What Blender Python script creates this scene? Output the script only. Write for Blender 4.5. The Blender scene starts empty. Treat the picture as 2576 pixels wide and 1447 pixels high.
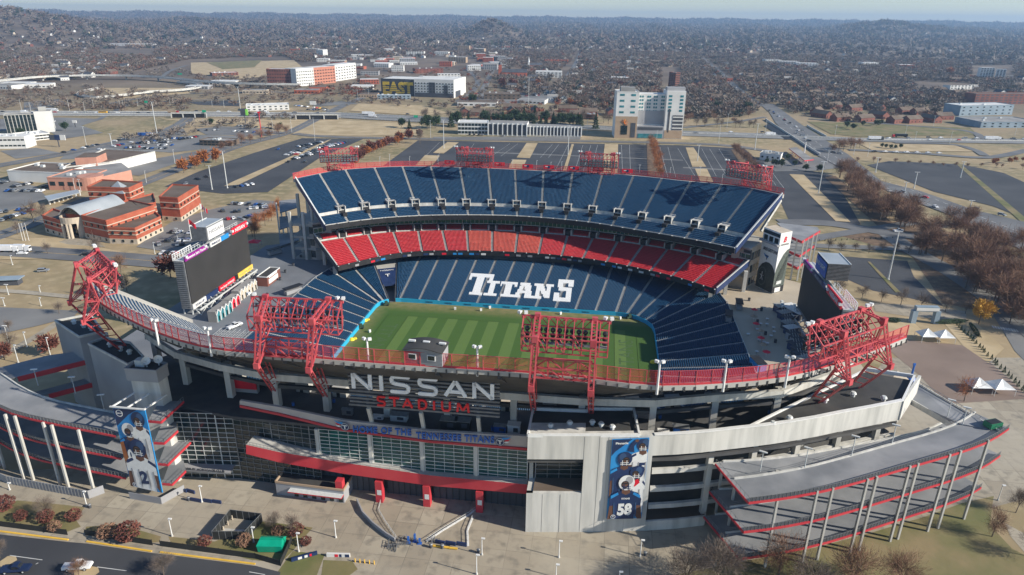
import bpy, math, random
import numpy as np
from mathutils import Vector, Matrix
random.seed(7); rng=np.random.default_rng(11)
scene=bpy.context.scene
COL=scene.collection
# ---------------------------------------------------------------- camera calibration (photo measured on a 2576 px wide copy)
H=124.4; FP=1718.0; CX,CY=1288.0,723.5
PITCH=math.radians(21.5); ROLL=math.radians(0.71)
fw=Vector((0,math.cos(PITCH),-math.sin(PITCH))); r0=Vector((1,0,0)); u0=r0.cross(fw)
RT=math.cos(ROLL)*r0+math.sin(ROLL)*u0; UP=-math.sin(ROLL)*r0+math.cos(ROLL)*u0
cam_d=bpy.data.cameras.new('camera'); cam=bpy.data.objects.new('camera',cam_d); COL.objects.link(cam)
M=Matrix((RT,UP,-fw)).transposed().to_4x4(); M.translation=Vector((0,0,H)); cam.matrix_world=M
cam_d.sensor_width=36; cam_d.lens=36*FP/2576; cam_d.clip_start=1; cam_d.clip_end=60000
scene.camera=cam
def ray(x,y): return fw+(x-CX)/FP*RT-(y-CY)/FP*UP
def G(x,y,z=0.0):
    "world point seen at photo position x,y that stands at height z"
    d=ray(x,y); t=(z-H)/d.z; return Vector((0,0,H))+d*t
SA=math.radians(-7.5); C0=Vector((-4.2,249.3)); EX=Vector((math.cos(SA),math.sin(SA))); EY=Vector((-EX.y,EX.x))
def W(u,v,z=0.0):
    q=C0+EX*u+EY*v; return Vector((q.x,q.y,z))
def S(x,y,z=0.0):
    p=G(x,y,z).xy-C0; return (p.dot(EX),p.dot(EY))
# ---------------------------------------------------------------- light
SUN_AZ=math.radians(-19); SUN_EL=math.radians(28)
sd=Vector((math.cos(SUN_AZ)*math.cos(SUN_EL),math.sin(SUN_AZ)*math.cos(SUN_EL),math.sin(SUN_EL)))
sl=bpy.data.lights.new('sun','SUN'); sl.energy=5.0; sl.angle=math.radians(0.5); sl.color=(1.0,0.93,0.81)
so=bpy.data.objects.new('sun',sl); COL.objects.link(so); so.rotation_euler=sd.to_track_quat('Z','Y').to_euler(); so.location=(300,-100,400)
wd=bpy.data.worlds.new('World'); scene.world=wd; wd.use_nodes=True
nt=wd.node_tree; bg=nt.nodes['Background']; sky=nt.nodes.new('ShaderNodeTexSky'); sky.sky_type='NISHITA'
sky.sun_disc=False; sky.sun_elevation=SUN_EL; sky.sun_rotation=math.pi/2-SUN_AZ; sky.air_density=1.0; sky.dust_density=0.0; sky.ozone_density=4
nt.links.new(sky.outputs[0],bg.inputs[0]); bg.inputs[1].default_value=SKY_STRENGTH=0.10
scene.view_settings.view_transform='Standard'; scene.view_settings.look='None'; scene.view_settings.gamma=1; scene.view_settings.exposure=0.40
scene.render.engine='CYCLES'
try:
    scene.cycles.max_bounces=5; scene.cycles.transparent_max_bounces=8; scene.cycles.volume_bounces=0
except Exception: pass
# ---------------------------------------------------------------- materials
MT={}
def mat(n,c,c2=None,scale=0.3,streak=False,rough=0.85,metal=0.0,spec=0.5,alpha=1.0,bump=0.0,emit=None,detail=4,contrast=(0.35,0.65)):
    if n in MT: return MT[n]
    m=bpy.data.materials.new(n); m.use_nodes=True; t=m.node_tree; b=t.nodes['Principled BSDF']
    b.inputs['Roughness'].default_value=rough; b.inputs['Metallic'].default_value=metal; b.inputs['Specular IOR Level'].default_value=spec
    if c2 is None: c2=tuple(min(1,k*1.22+0.004) for k in c)
    g=t.nodes.new('ShaderNodeNewGeometry'); nz=t.nodes.new('ShaderNodeTexNoise'); nz.inputs['Scale'].default_value=scale; nz.inputs['Detail'].default_value=detail
    src=g.outputs['Position']
    if streak:
        mp=t.nodes.new('ShaderNodeMapping'); mp.inputs['Scale'].default_value=(1,1,.10); t.links.new(src,mp.inputs[0]); src=mp.outputs[0]
    mr=t.nodes.new('ShaderNodeMapRange'); mr.inputs[1].default_value=contrast[0]; mr.inputs[2].default_value=contrast[1]
    mx=t.nodes.new('ShaderNodeMix'); mx.data_type='RGBA'; mx.inputs[6].default_value=(*c,1); mx.inputs[7].default_value=(*c2,1)
    t.links.new(src,nz.inputs['Vector']); t.links.new(nz.outputs[0],mr.inputs[0]); t.links.new(mr.outputs[0],mx.inputs[0]); t.links.new(mx.outputs[2],b.inputs['Base Color'])
    if alpha<1: b.inputs['Alpha'].default_value=alpha
    if bump:
        bp=t.nodes.new('ShaderNodeBump'); bp.inputs['Strength'].default_value=bump; bp.inputs['Distance'].default_value=0.5
        n2=t.nodes.new('ShaderNodeTexNoise'); n2.inputs['Scale'].default_value=scale*5; t.links.new(g.outputs['Position'],n2.inputs['Vector'])
        t.links.new(n2.outputs[0],bp.inputs['Height']); t.links.new(bp.outputs[0],b.inputs['Normal'])
    MT[n]=m; return m
concrete=mat('concrete',(0.36,0.35,0.325),(0.47,0.46,0.43),0.08)
concrete_pale=mat('pale_concrete',(0.42,0.415,0.385),(0.62,0.605,0.56),0.45,streak=True,detail=8,contrast=(.3,.62))
concrete_shaded=mat('shaded_concrete',(0.055,0.055,0.058),(0.10,0.098,0.095),0.15)  # concrete darkened in colour to deepen the shade under rim and decks
tread=mat('stand_tread',(0.07,0.085,0.105),(0.10,0.115,0.135),0.2)
aislem=mat('aisle_concrete',(0.33,0.33,0.315),(0.44,0.43,0.41),0.8)
blue_seat=mat('blue_seat',(0.003,0.040,0.098),(0.007,0.060,0.138),1.2,rough=0.5,spec=.3)
red_seat=mat('red_seat',(0.50,0.012,0.022),(0.62,0.03,0.04),1.2,rough=0.4)
red_seat2=mat('faded_red_seat',(0.55,0.06,0.04),(0.66,0.11,0.07),1.2,rough=0.45)
white_seat=mat('white_seat',(0.80,0.80,0.78),(0.86,0.86,0.84),1,rough=0.4)
red_steel=mat('red_painted_steel',(0.43,0.052,0.066),(0.56,0.10,0.11),0.35,rough=0.6)
red_paint=mat('red_fascia_paint',(0.46,0.028,0.045),(0.54,0.05,0.06),0.12,rough=0.6)
red_screen=mat('red_mesh_screen',(0.62,0.035,0.05),(0.68,0.05,0.06),0.2,rough=0.9,alpha=0.42)
cyan_wall=mat('cyan_padding',(0.02,0.36,0.60),(0.03,0.42,0.66),0.5,rough=0.6)
dark_glass=mat('dark_glass',(0.012,0.02,0.022),(0.02,0.035,0.036),0.2,rough=0.08,spec=0.7)
teal_glass=mat('teal_glass',(0.012,0.05,0.05),(0.02,0.10,0.09),0.25,rough=0.08,spec=0.7)
hotel_glass=mat('hotel_glass',(0.03,0.16,0.19),(0.05,0.26,0.30),0.2,rough=0.1,spec=0.7)
black_roof=mat('black_membrane_roof',(0.035,0.035,0.036),(0.06,0.058,0.055),0.15)
brown_roof=mat('brown_gravel_roof',(0.12,0.085,0.06),(0.17,0.13,0.10),0.08)
grey_roof=mat('grey_roof',(0.22,0.21,0.20),(0.34,0.33,0.31),0.06)
white_roof=mat('white_roof',(0.60,0.60,0.58),(0.74,0.73,0.70),0.08)
metal_roof=mat('silver_metal_roof',(0.40,0.43,0.44),(0.50,0.53,0.54),0.1,rough=0.4,metal=0.3)
grey_deck=mat('grey_ramp_deck',(0.19,0.20,0.215),(0.30,0.305,0.315),0.12,detail=7)
grey_steel=mat('grey_steel',(0.20,0.21,0.22),(0.27,0.28,0.29),1,rough=0.5,metal=0.3)
pale_steel=mat('pale_steel',(0.55,0.57,0.56),(0.65,0.66,0.64),1,rough=0.5)
white_paint=mat('white_paint',(0.72,0.72,0.70),(0.80,0.80,0.78),1,rough=0.5)
black_paint=mat('black_paint',(0.012,0.012,0.014),(0.022,0.022,0.025),0.5,rough=0.6)
screen_black=mat('video_screen_black',(0.028,0.027,0.026),(0.036,0.034,0.033),0.1,rough=0.75)
lamp_glass=mat('lamp_glass',(0.25,0.26,0.27),(0.35,0.36,0.37),1,rough=0.2)
asphalt=mat('fresh_asphalt',(0.042,0.044,0.05),(0.068,0.070,0.076),0.03)
asphalt_old=mat('worn_asphalt',(0.15,0.148,0.145),(0.23,0.225,0.215),0.03)
road_m=mat('road_asphalt',(0.13,0.13,0.132),(0.18,0.18,0.18),0.05)
hwy_m=mat('highway_asphalt',(0.20,0.20,0.195),(0.27,0.265,0.255),0.03)
line_m=mat('white_line_paint',(0.55,0.55,0.53),rough=0.7)
faint_line=mat('worn_line_paint',(0.17,0.17,0.17),(0.24,0.24,0.24),0.4,rough=0.8)
yellow_line=mat('yellow_line_paint',(0.70,0.42,0.05),rough=0.7)
tan_grass=mat('dormant_tan_grass',(0.40,0.30,0.165),(0.54,0.42,0.25),0.06,bump=0.2)
green_grass=mat('patchy_green_grass',(0.13,0.14,0.045),(0.26,0.20,0.10),0.07,bump=0.2)
mulch=mat('leaf_litter_mulch',(0.12,0.075,0.045),(0.22,0.14,0.08),0.3,bump=0.3)
brick=mat('orange_red_brick',(0.36,0.085,0.045),(0.44,0.12,0.065),0.25)
brick_dark=mat('dark_red_brick',(0.17,0.06,0.045),(0.24,0.09,0.065),0.1)
brick_pink=mat('salmon_stucco',(0.50,0.24,0.17),(0.56,0.28,0.20),0.2)
stone=mat('cream_stone',(0.50,0.42,0.32),(0.60,0.51,0.40),0.3)
parapet_m=mat('pinkish_grey_parapet',(0.46,0.41,0.38),(0.52,0.47,0.43),0.2)
rail_mesh=mat('dark_rail_mesh',(0.06,0.065,0.075),alpha=.72)
tanwall=mat('tan_render_wall',(0.38,0.27,0.18),(0.42,0.31,0.21),0.2)
whitewall=mat('white_render_wall',(0.66,0.65,0.62),(0.74,0.73,0.70),0.1)
greywall=mat('grey_panel_wall',(0.30,0.30,0.31),(0.36,0.36,0.37),0.1)
charcoal=mat('charcoal_wall',(0.055,0.06,0.07),(0.08,0.085,0.10),0.1)
yellow_mural=mat('yellow_mural_paint',(0.62,0.42,0.03),rough=0.6)
letter_blue=mat('blue_letter',(0.02,0.11,0.40),rough=0.4)
letter_white=mat('white_letter',(0.80,0.81,0.85),rough=0.4)
letter_red=mat('red_letter',(0.75,0.02,0.03),rough=0.4)
navy=mat('navy_panel',(0.012,0.03,0.09),(0.02,0.04,0.12),0.2,rough=0.5)
skyblue=mat('bright_blue_print',(0.02,0.22,0.55),(0.03,0.28,0.62),0.2,rough=0.5)
purple=mat('purple_panel',(0.25,0.01,0.22),rough=0.5)
redpanel=mat('red_panel',(0.60,0.01,0.03),rough=0.5)
yellowpanel=mat('yellow_panel',(0.75,0.50,0.08),rough=0.5)
skin=mat('skin_print',(0.12,0.055,0.035),rough=0.7)
green_plastic=mat('green_plastic',(0.0,0.26,0.16),rough=0.5)
plant_green=mat('dark_evergreen_leaf',(0.018,0.042,0.014),(0.04,0.075,0.026),0.5,rough=0.8)
twig=mat('bare_twig',(0.115,0.085,0.068),(0.19,0.148,0.12),0.05,rough=0.9)
twig2=mat('bare_twig_brown',(0.19,0.10,0.06),(0.27,0.155,0.10),0.08,rough=0.9)
bark=mat('bark',(0.10,0.08,0.065),(0.16,0.13,0.10),0.6,rough=0.9)
rust_leaf=mat('rust_leaf',(0.28,0.085,0.025),(0.40,0.15,0.04),0.4,rough=0.85)
red_leaf=mat('dark_red_leaf',(0.10,0.032,0.025),(0.19,0.065,0.045),0.4,rough=0.85)
gold_leaf=mat('golden_leaf',(0.45,0.24,0.03),(0.58,0.34,0.05),0.4,rough=0.85)
grey_sign=mat('louvre_grey',(0.13,0.135,0.145),(0.19,0.195,0.205),0.6,rough=0.5)
tan_plaza=mat('tan_plaza_concrete',(0.37,0.315,0.235),(0.46,0.40,0.31),0.05,detail=6)
rubber=mat('tyre_rubber',(0.015,0.015,0.015))
bluewall=mat('pale_blue_panel',(0.21,0.28,0.34),(0.28,0.35,0.41),0.1)
greenhouse=mat('dark_green_canopy',(0.02,0.05,0.03),(0.04,0.08,0.05),0.3)
# ---------------------------------------------------------------- mesh builder
class MB:
    def __init__(s): s.v=[]; s.f=[]; s.m=[]; s.mats=[]
    def mi(s,m):
        if m not in s.mats: s.mats.append(m)
        return s.mats.index(m)
    def face(s,pts,m):
        i=len(s.v); s.v+= [tuple(p) for p in pts]; s.f.append(tuple(range(i,i+len(pts)))); s.m.append(s.mi(m))
    def hexa(s,b,t,m,mtop=None,bottom=True):
        "b,t: four points of bottom and top loop (ccw seen from above)"
        i=len(s.v); s.v+=[tuple(p) for p in b]+[tuple(p) for p in t]; k=s.mi(m); n=len(b)
        for j in range(n):
            j2=(j+1)%n; s.f.append((i+j,i+j2,i+n+j2,i+n+j)); s.m.append(k)
        s.f.append(tuple(range(i+n,i+2*n))); s.m.append(s.mi(mtop) if mtop else k)
        if bottom: s.f.append(tuple(range(i+n-1,i-1,-1))); s.m.append(k)
    def prism(s,poly,z0,z1,m,mtop=None):
        P=[Vector((p[0],p[1],0)) for p in poly]
        a=sum(P[i].x*P[(i+1)%len(P)].y-P[(i+1)%len(P)].x*P[i].y for i in range(len(P)))
        if a<0: P=P[::-1]
        s.hexa([(p.x,p.y,z0) for p in P],[(p.x,p.y,z1) for p in P],m,mtop)
    def box(s,c,sz,m,rot=0.0,mtop=None):
        ca,sa=math.cos(rot),math.sin(rot); hx,hy,hz=sz[0]/2,sz[1]/2,sz[2]/2
        q=[(c[0]+x*ca-y*sa,c[1]+x*sa+y*ca) for x,y in ((-hx,-hy),(hx,-hy),(hx,hy),(-hx,hy))]
        s.hexa([(x,y,c[2]-hz) for x,y in q],[(x,y,c[2]+hz) for x,y in q],m,mtop)
    def bar(s,p,q,w,m,h=None,up=None):
        p=Vector(p);q=Vector(q);d=q-p
        if d.length<1e-6: return
        h=h or w; d.normalize(); up=Vector(up) if up else Vector((0,0,1))
        if abs(d.dot(up))>0.98: up=Vector((0,1,0))
        a=d.cross(up).normalized()*w/2; b=a.cross(d).normalized()*h/2
        s.hexa([p-a-b,p+a-b,p+a+b,p-a+b],[q-a-b,q+a-b,q+a+b,q-a+b],m)
    def cyl(s,p,q,r1,r2,m,n=8,cap=True):
        p=Vector(p);q=Vector(q);d=(q-p).normalized(); up=Vector((0,0,1)) if abs(d.z)<.9 else Vector((1,0,0))
        a=d.cross(up).normalized(); b=d.cross(a); i=len(s.v); k=s.mi(m)
        for c,r in ((p,r1),(q,r2)):
            for j in range(n):
                t=2*math.pi*j/n; s.v.append(tuple(c+a*math.cos(t)*r+b*math.sin(t)*r))
        for j in range(n):
            s.f.append((i+j,i+(j+1)%n,i+n+(j+1)%n,i+n+j)); s.m.append(k)
        if cap:
            s.f.append(tuple(range(i+n,i+2*n))); s.m.append(k); s.f.append(tuple(range(i+n-1,i-1,-1))); s.m.append(k)
    def path(s,pts,w,m,h=None):
        for a,b in zip(pts[:-1],pts[1:]): s.bar(a,b,w,m,h)
    def wall(s,pts,z0,z1,th,m):
        for a,b in zip(pts[:-1],pts[1:]):
            a=Vector((a[0],a[1],0));b=Vector((b[0],b[1],0)); n=(b-a).cross(Vector((0,0,1))).normalized()*th/2
            s.hexa([(q.x,q.y,z0) for q in (a+n,b+n,b-n,a-n)],[(q.x,q.y,z1) for q in (a+n,b+n,b-n,a-n)],m)
    def build(s,name,parent=None,loc=None,label=None,cat=None,group=None,kind=None,smooth=False):
        me=bpy.data.meshes.new(name); base=Vector(loc) if loc is not None else Vector((0,0,0))
        me.from_pydata([(x-base.x,y-base.y,z-base.z) for x,y,z in s.v],[],s.f)
        for m in s.mats: me.materials.append(m)
        me.polygons.foreach_set('material_index',s.m)
        if smooth: me.polygons.foreach_set('use_smooth',[True]*len(s.f))
        o=bpy.data.objects.new(name,me); COL.objects.link(o)
        if loc is not None: o.location=base
        if parent: o.parent=parent
        tag(o,label,cat,group,kind); return o
def tag(o,label=None,cat=None,group=None,kind=None):
    if label: o['label']=label
    if cat: o['category']=cat
    if group: o['group']=group
    if kind: o['kind']=kind
    return o
def thing(name,label,cat,loc=(0,0,0),group=None,rz=0.0):
    o=bpy.data.objects.new(name,None); COL.objects.link(o); o.location=loc; o.rotation_euler=(0,0,rz); o.empty_display_size=1
    return tag(o,label,cat,group)
def part(mb,name,root,label=None,kind=None,smooth=False):
    "a part modelled in world coordinates under a root whose only transform is its location"
    r=root; off=Vector(root.location)
    while r.parent is not None: r=r.parent; off=off+Vector(r.location)
    o=mb.build(name,None,loc=tuple(off),label=label,kind=kind,smooth=smooth); o.location=(0,0,0); o.parent=root
    return o
def copy_tree(o,loc=None,rz=None,label=None,group=None,scale=None,mats=None,parent=None):
    c=o.copy(); COL.objects.link(c)
    if parent is not None: c.parent=parent
    if loc is not None: c.location=loc
    if rz is not None: c.rotation_euler=(0,0,rz)
    if scale is not None: c.scale=scale if hasattr(scale,'__len__') else (scale,)*3
    if label: c['label']=label
    if group: c['group']=group
    for ch in o.children: copy_tree(ch,parent=c)
    return c
def recolor(o,old,new):
    for ob in [o]+list(o.children):
        if ob.type=='MESH':
            for sl in ob.material_slots:
                if sl.material==old:
                    sl.link='OBJECT'; sl.material=new
def sheet(name,pts,m,z,kind='structure',label=None,cat=None):
    mb=MB(); mb.face([(p[0],p[1],z) for p in pts],m); return mb.build(name,kind=kind,label=label,cat=cat)
def catmull(P,n):
    P=[np.array(p,float) for p in P]; P=[2*P[0]-P[1]]+P+[2*P[-1]-P[-2]]; out=[]
    L=[0]
    for i in range(1,len(P)-2): L.append(L[-1]+np.linalg.norm(P[i+1]-P[i]))
    for k in range(n+1):
        s=L[-1]*k/n; i=max(j for j in range(len(L)-1) if L[j]<=s+1e-9); t=(s-L[i])/(L[i+1]-L[i]); a,b,c,d=P[i:i+4]
        out.append(0.5*((2*b)+(-a+c)*t+(2*a-5*b+4*c-d)*t*t+(-a+3*b-3*c+d)*t**3))
    return out
def lerp(a,b,t): return a+(b-a)*t
_tc={}
def text_mesh(txt,size=1.0,depth=0.05,bold=0.0,shear=0.0,spacing=1.0):
    "text laid in local XZ plane, returns mesh verts/faces centred on x, base at z=0; converted from the built-in font"
    key=(txt,size,depth,bold,shear,spacing)
    if key in _tc: return _tc[key]
    cu=bpy.data.curves.new('txt','FONT'); cu.body=txt; cu.size=size; cu.extrude=depth/2; cu.offset=bold; cu.shear=shear; cu.space_character=spacing; cu.align_x='CENTER'; cu.resolution_u=3
    o=bpy.data.objects.new('txt',cu); COL.objects.link(o); dg=bpy.context.evaluated_depsgraph_get(); dg.update()
    me=bpy.data.meshes.new_from_object(o.evaluated_get(dg)); V=[v.co.copy() for v in me.vertices]; F=[tuple(p.vertices) for p in me.polygons]
    bpy.data.objects.remove(o); bpy.data.curves.remove(cu); bpy.data.meshes.remove(me)
    _tc[key]=(V,F); return V,F
def add_text(mb,txt,m,org,xd,yd,height=None,width=None,depth=0.05,bold=0.0,shear=0.0,spacing=1.0):
    "write txt with baseline centre at org, running along xd, rising along yd"
    V,F=text_mesh(txt,1.0,1.0,bold,shear,spacing)
    if not V: return
    xs=[v.x for v in V]; ys=[v.y for v in V]; wx=max(xs)-min(xs); hy=max(ys)-min(ys); cx=(max(xs)+min(xs))/2; y0=min(ys)
    sy=(height/hy) if height else width/wx; sx=(width/wx) if width else sy
    xd=Vector(xd).normalized(); yd=Vector(yd).normalized(); nd=xd.cross(yd); org=Vector(org); i=len(mb.v); k=mb.mi(m)
    for v in V: mb.v.append(tuple(org+xd*((v.x-cx)*sx)+yd*((v.y-y0)*sy)+nd*(v.z*depth)))
    for f in F: mb.f.append(tuple(i+a for a in f)); mb.m.append(k)
# ================================================================ STADIUM
def seat_mesh(name,rows,m,parent,off,zs=1.0):
    "rows: list of (p,q,z,nx,ny) lines; one slanted box per seat"
    V=[];Fc=[];base=0
    for (p,q,z,n) in rows:
        d=q-p; L=np.linalg.norm(d); k=int(L/0.62)
        if k<1: continue
        d=d/L; c=p+np.outer((np.arange(k)+0.5)*L/k,d)
        hw=0.25; a=c-d*hw; b=c+d*hw; f=0.12*n; r=0.62*n
        A=np.zeros((k,8,3))
        for j,(pt,zz) in enumerate(((a+f,0.0),(b+f,0.0),(b+r,0.0),(a+r,0.0),(a+f,0.44*zs),(b+f,0.44*zs),(b+r,0.86*zs),(a+r,0.86*zs))):
            A[:,j,:2]=pt; A[:,j,2]=z+zz
        V.append(A.reshape(-1,3)); s=base+np.arange(k)[:,None]*8
        for q4 in ((0,1,5,4),(1,2,6,5),(2,3,7,6),(3,0,4,7),(4,5,6,7)): Fc.append(s+np.array(q4)[None,:])
        base+=8*k
    if not V: return None
    V=np.concatenate(V)-np.array(off); Fc=np.concatenate(Fc)
    me=bpy.data.meshes.new(name); me.vertices.add(len(V)); me.vertices.foreach_set('co',V.ravel().astype(np.float32))
    me.loops.add(Fc.size); me.loops.foreach_set('vertex_index',Fc.ravel().astype(np.int32)); me.polygons.add(len(Fc))
    me.polygons.foreach_set('loop_start',np.arange(0,Fc.size,4,dtype=np.int32)); me.polygons.foreach_set('loop_total',np.full(len(Fc),4,dtype=np.int32))
    me.materials.append(m); me.update(); me.validate()
    o=bpy.data.objects.new(name,me); COL.objects.link(o); o.parent=parent; return o
def wxy(p): 
    q=C0+EX*float(p[0])+EY*float(p[1]); return np.array([q.x,q.y])
def stand(root,name,F,B,zf,zb,rows,nsec,seatmat,r0=0,r1=None,aisle_w=1.3,flip=False,vom=None,treadm=None,zs=1.0):
    """F,B: curves in stadium coordinates (nsec*2+1 points). Stepped terrace + one seating_section per block + aisles"""
    r1=r1 or rows; off=tuple(root.location); FW=[wxy(p) for p in F]; BW=[wxy(p) for p in B]
    zF=zf if hasattr(zf,'__len__') else [zf]*len(F); zB=zb if hasattr(zb,'__len__') else [zb]*len(B)
    n=len(FW)-1; mb=MB(); am=MB(); ms=nsec; k=n//ms
    def P(i,t,dz=0):
        q=FW[i]*(1-t)+BW[i]*t; return (q[0],q[1],lerp(zF[i],zB[i],t)+dz)
    def pt(s,t):
        i=min(int(s),n-1); f=s-i; q=(FW[i]*(1-f)+FW[i+1]*f)*(1-t)+(BW[i]*(1-f)+BW[i+1]*f)*t; return q
    def zz(s,t):
        i=min(int(s),n-1); f=s-i; return lerp(lerp(zF[i],zF[i+1],f),lerp(zB[i],zB[i+1],f),t)
    for r in range(r0,r1):
        ta,tb=r/rows,(r+1)/rows
        for i in range(n):
            a,b=P(i,ta),P(i+1,ta); c,d=P(i+1,tb),P(i,tb); za,zb2=a[2],b[2]
            q=[a,b,(c[0],c[1],zb2),(d[0],d[1],za)]
            e=[(d[0],d[1],za),(c[0],c[1],zb2),c,d]
            if flip: q=q[::-1]; e=e[::-1]
            mb.face(q,treadm or tread); mb.face(e,concrete)
    # underside
    for i in range(n):
        q=[P(i,r0/rows,-1.0),P(i,r1/rows,-1.6),P(i+1,r1/rows,-1.6),P(i+1,r0/rows,-1.0)]
        mb.face(q if not flip else q[::-1],concrete_shaded)
    st=part(mb,name,root); 
    # seats
    L0=np.linalg.norm(FW[-1]-FW[0])
    for sct in range(ms):
        rl=[]
        for r in range(r0,r1):
            t=(r+0.30)/rows
            i0=sct*k
            for j in range(k):
                p=FW[i0+j]*(1-t)+BW[i0+j]*t; q=FW[i0+j+1]*(1-t)+BW[i0+j+1]*t
                nn=(BW[i0+j]-FW[i0+j])+(BW[i0+j+1]-FW[i0+j+1]); nn=nn/np.linalg.norm(nn)
                d=(q-p)/max(1e-6,np.linalg.norm(q-p))
                if j==0: p=p+d*aisle_w/2
                if j==k-1: q=q-d*aisle_w/2
                if np.linalg.norm(q-p)<0.6 or (q-p)@d<0: continue
                if vom and vom(sct,r,j): continue
                z=lerp(lerp(zF[i0+j],zB[i0+j],r/rows),lerp(zF[i0+j+1],zB[i0+j+1],r/rows),.5)
                rl.append((p,q,z,nn))
        seat_mesh('seating_section',rl,seatmat(sct) if callable(seatmat) else seatmat,st,off,zs)
    # aisles: half-steps
    for sct in range(1,ms):
        i=sct*k; d=(FW[min(i+1,n)]-FW[i-1]); d=d/np.linalg.norm(d)*aisle_w*0.42; am=MB()
        for r in range(r0,r1):
            for h in (0,1):
                ta=(r+0.5*h)/rows; tb=(r+0.5*(h+1))/rows
                a=FW[i]*(1-ta)+BW[i]*ta; b=FW[i]*(1-tb)+BW[i]*tb; z=lerp(zF[i],zB[i],r/rows)+0.03+h*0.5*(zB[i]-zF[i])/rows
                am.hexa([(a[0]-d[0],a[1]-d[1],z-.03),(a[0]+d[0],a[1]+d[1],z-.03),(b[0]+d[0],b[1]+d[1],z-.03),(b[0]-d[0],b[1]-d[1],z-.03)],
                        [(a[0]-d[0],a[1]-d[1],z+.05),(a[0]+d[0],a[1]+d[1],z+.05),(b[0]+d[0],b[1]+d[1],z+.05),(b[0]-d[0],b[1]-d[1],z+.05)],aislem,bottom=False)
        part(am,'aisle',st)
    return st,P
stadium=thing('stadium','huge open football stadium with navy and red seats around a striped grass field','stadium',tuple(W(0,0,0)))
NU=17
ftop_px=[(745,452),(795,441),(859,430),(940,424),(1026,421),(1150,423),(1260,427),(1359,432),(1526,439),(1640,448),(1718,457),(1800,464),(1880,474),(1966,492)]
farT=catmull([S(x,y,48.2) for x,y in ftop_px],NU*2)
farF=catmull([(-95,57.5),(-82,68.5),(-65,78.5),(-40,86.5),(-6,90.7),(28,86.5),(54,76.5),(80,65),(97.5,55)],NU*2)
# far upper deck: lower tier of rows, cross aisle with vomitories, then main tier
def lc(A,B,t): return [np.array(a)*(1-t)+np.array(b)*t for a,b in zip(A,B)]
tv=0.20; zv=lerp(29.2,48.2,tv)
F2=lc(farF,farT,tv); F3=lc(farF,farT,tv+0.055)
st1,_=stand(stadium,'upper_stand_front',farF,F2,29.2,zv,7,NU,blue_seat)
wk=MB()
for i in range(len(F2)-1):
    a,b,c,d=[wxy(q) for q in (F2[i],F2[i+1],F3[i+1],F3[i])]
    wk.face([(*a,zv),(*b,zv),(*c,zv),(*d,zv)],concrete); wk.face([(*d,zv),(*c,zv),(*c,zv+1.5),(*d,zv+1.5)],concrete_pale)
part(wk,'cross_aisle',stadium)
st2,_=stand(stadium,'upper_stand',F3,farT,zv+1.2,48.2,31,NU,blue_seat)
# vomitories in the far upper deck
for s in range(1,NU):
    i=s*2; a=np.array(wxy(F2[i])); b=np.array(wxy(F3[i])); n=(b-a)/np.linalg.norm(b-a); d=np.array([n[1],-n[0]]); v=MB()
    c=b+n*1.6; rot=math.atan2(d[1],d[0])
    v.box((c[0]+d[0]*1.9,c[1]+d[1]*1.9,zv+1.5),(0.4,4.6,3.4),concrete_pale,rot); v.box((c[0]-d[0]*1.9,c[1]-d[1]*1.9,zv+1.5),(0.4,4.6,3.4),concrete_pale,rot)
    v.box((c[0]+n[0]*2.5,c[1]+n[1]*2.5,zv+1.7),(4.2,0.4,3.8),concrete_pale,rot)
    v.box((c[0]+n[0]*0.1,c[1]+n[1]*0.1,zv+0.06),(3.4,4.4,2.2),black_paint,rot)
    v.box((c[0]+n[0]*0.6,c[1]+n[1]*.6,zv+3.0),(4.6,3.2,0.2),concrete,rot)
    e=a-n*1.2
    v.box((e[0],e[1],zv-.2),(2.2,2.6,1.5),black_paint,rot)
    for sg in (-1,1):
        for hh in (3.5,3.9): v.bar((c[0]+d[0]*2.6*sg-n[0]*1.6,c[1]+d[1]*2.6*sg-n[1]*1.6,zv+hh-.6),(c[0]+d[0]*2.6*sg+n[0]*2.4,c[1]+d[1]*2.6*sg+n[1]*2.4,zv+hh-.6),0.08,grey_steel)
    part(v,'vomitory',stadium)
# parapet and red wind screen behind the top row
def ring_fence(name,C,z0,h,post_every,root,lab=None):
    P=[W(*c,z0) for c in C]; m=MB(); sc=MB(); acc=0
    for a,b in zip(P[:-1],P[1:]):
        m.bar(a+Vector((0,0,h)),b+Vector((0,0,h)),0.12,red_steel); m.bar(a+Vector((0,0,h*.5)),b+Vector((0,0,h*.5)),0.07,red_steel); m.bar(a+Vector((0,0,.25)),b+Vector((0,0,.25)),0.12,red_paint,h=0.5)
        n=(b-a).cross(Vector((0,0,1))).normalized()*0.04
        sc.face([a+n,b+n,b+n+Vector((0,0,h)),a+n+Vector((0,0,h))],red_screen)
        L=(b-a).length; k=max(1,round(L/post_every))
        for j in range(k):
            p=a.lerp(b,j/k); m.bar(p-Vector((0,0,.8)),p+Vector((0,0,h)),0.2,red_steel)
    r=part(m,name,root,lab); part(sc,'mesh_screen',r); return r
par=MB()
for i in range(NU*2):
    a,b=W(*farT[i],48.2),W(*farT[i+1],48.2); n=W(0,1,0)-W(0,0,0); t=(b-a).cross(Vector((0,0,1))).normalized()*-2.2
    par.hexa([a-Vector((0,0,1.5)),b-Vector((0,0,1.5)),b+t-Vector((0,0,1.5)),a+t-Vector((0,0,1.5))],[a+Vector((0,0,.25)),b+Vector((0,0,.25)),b+t+Vector((0,0,.25)),a+t+Vector((0,0,.25))],concrete)
part(par,'rim_beam',stadium)
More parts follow.
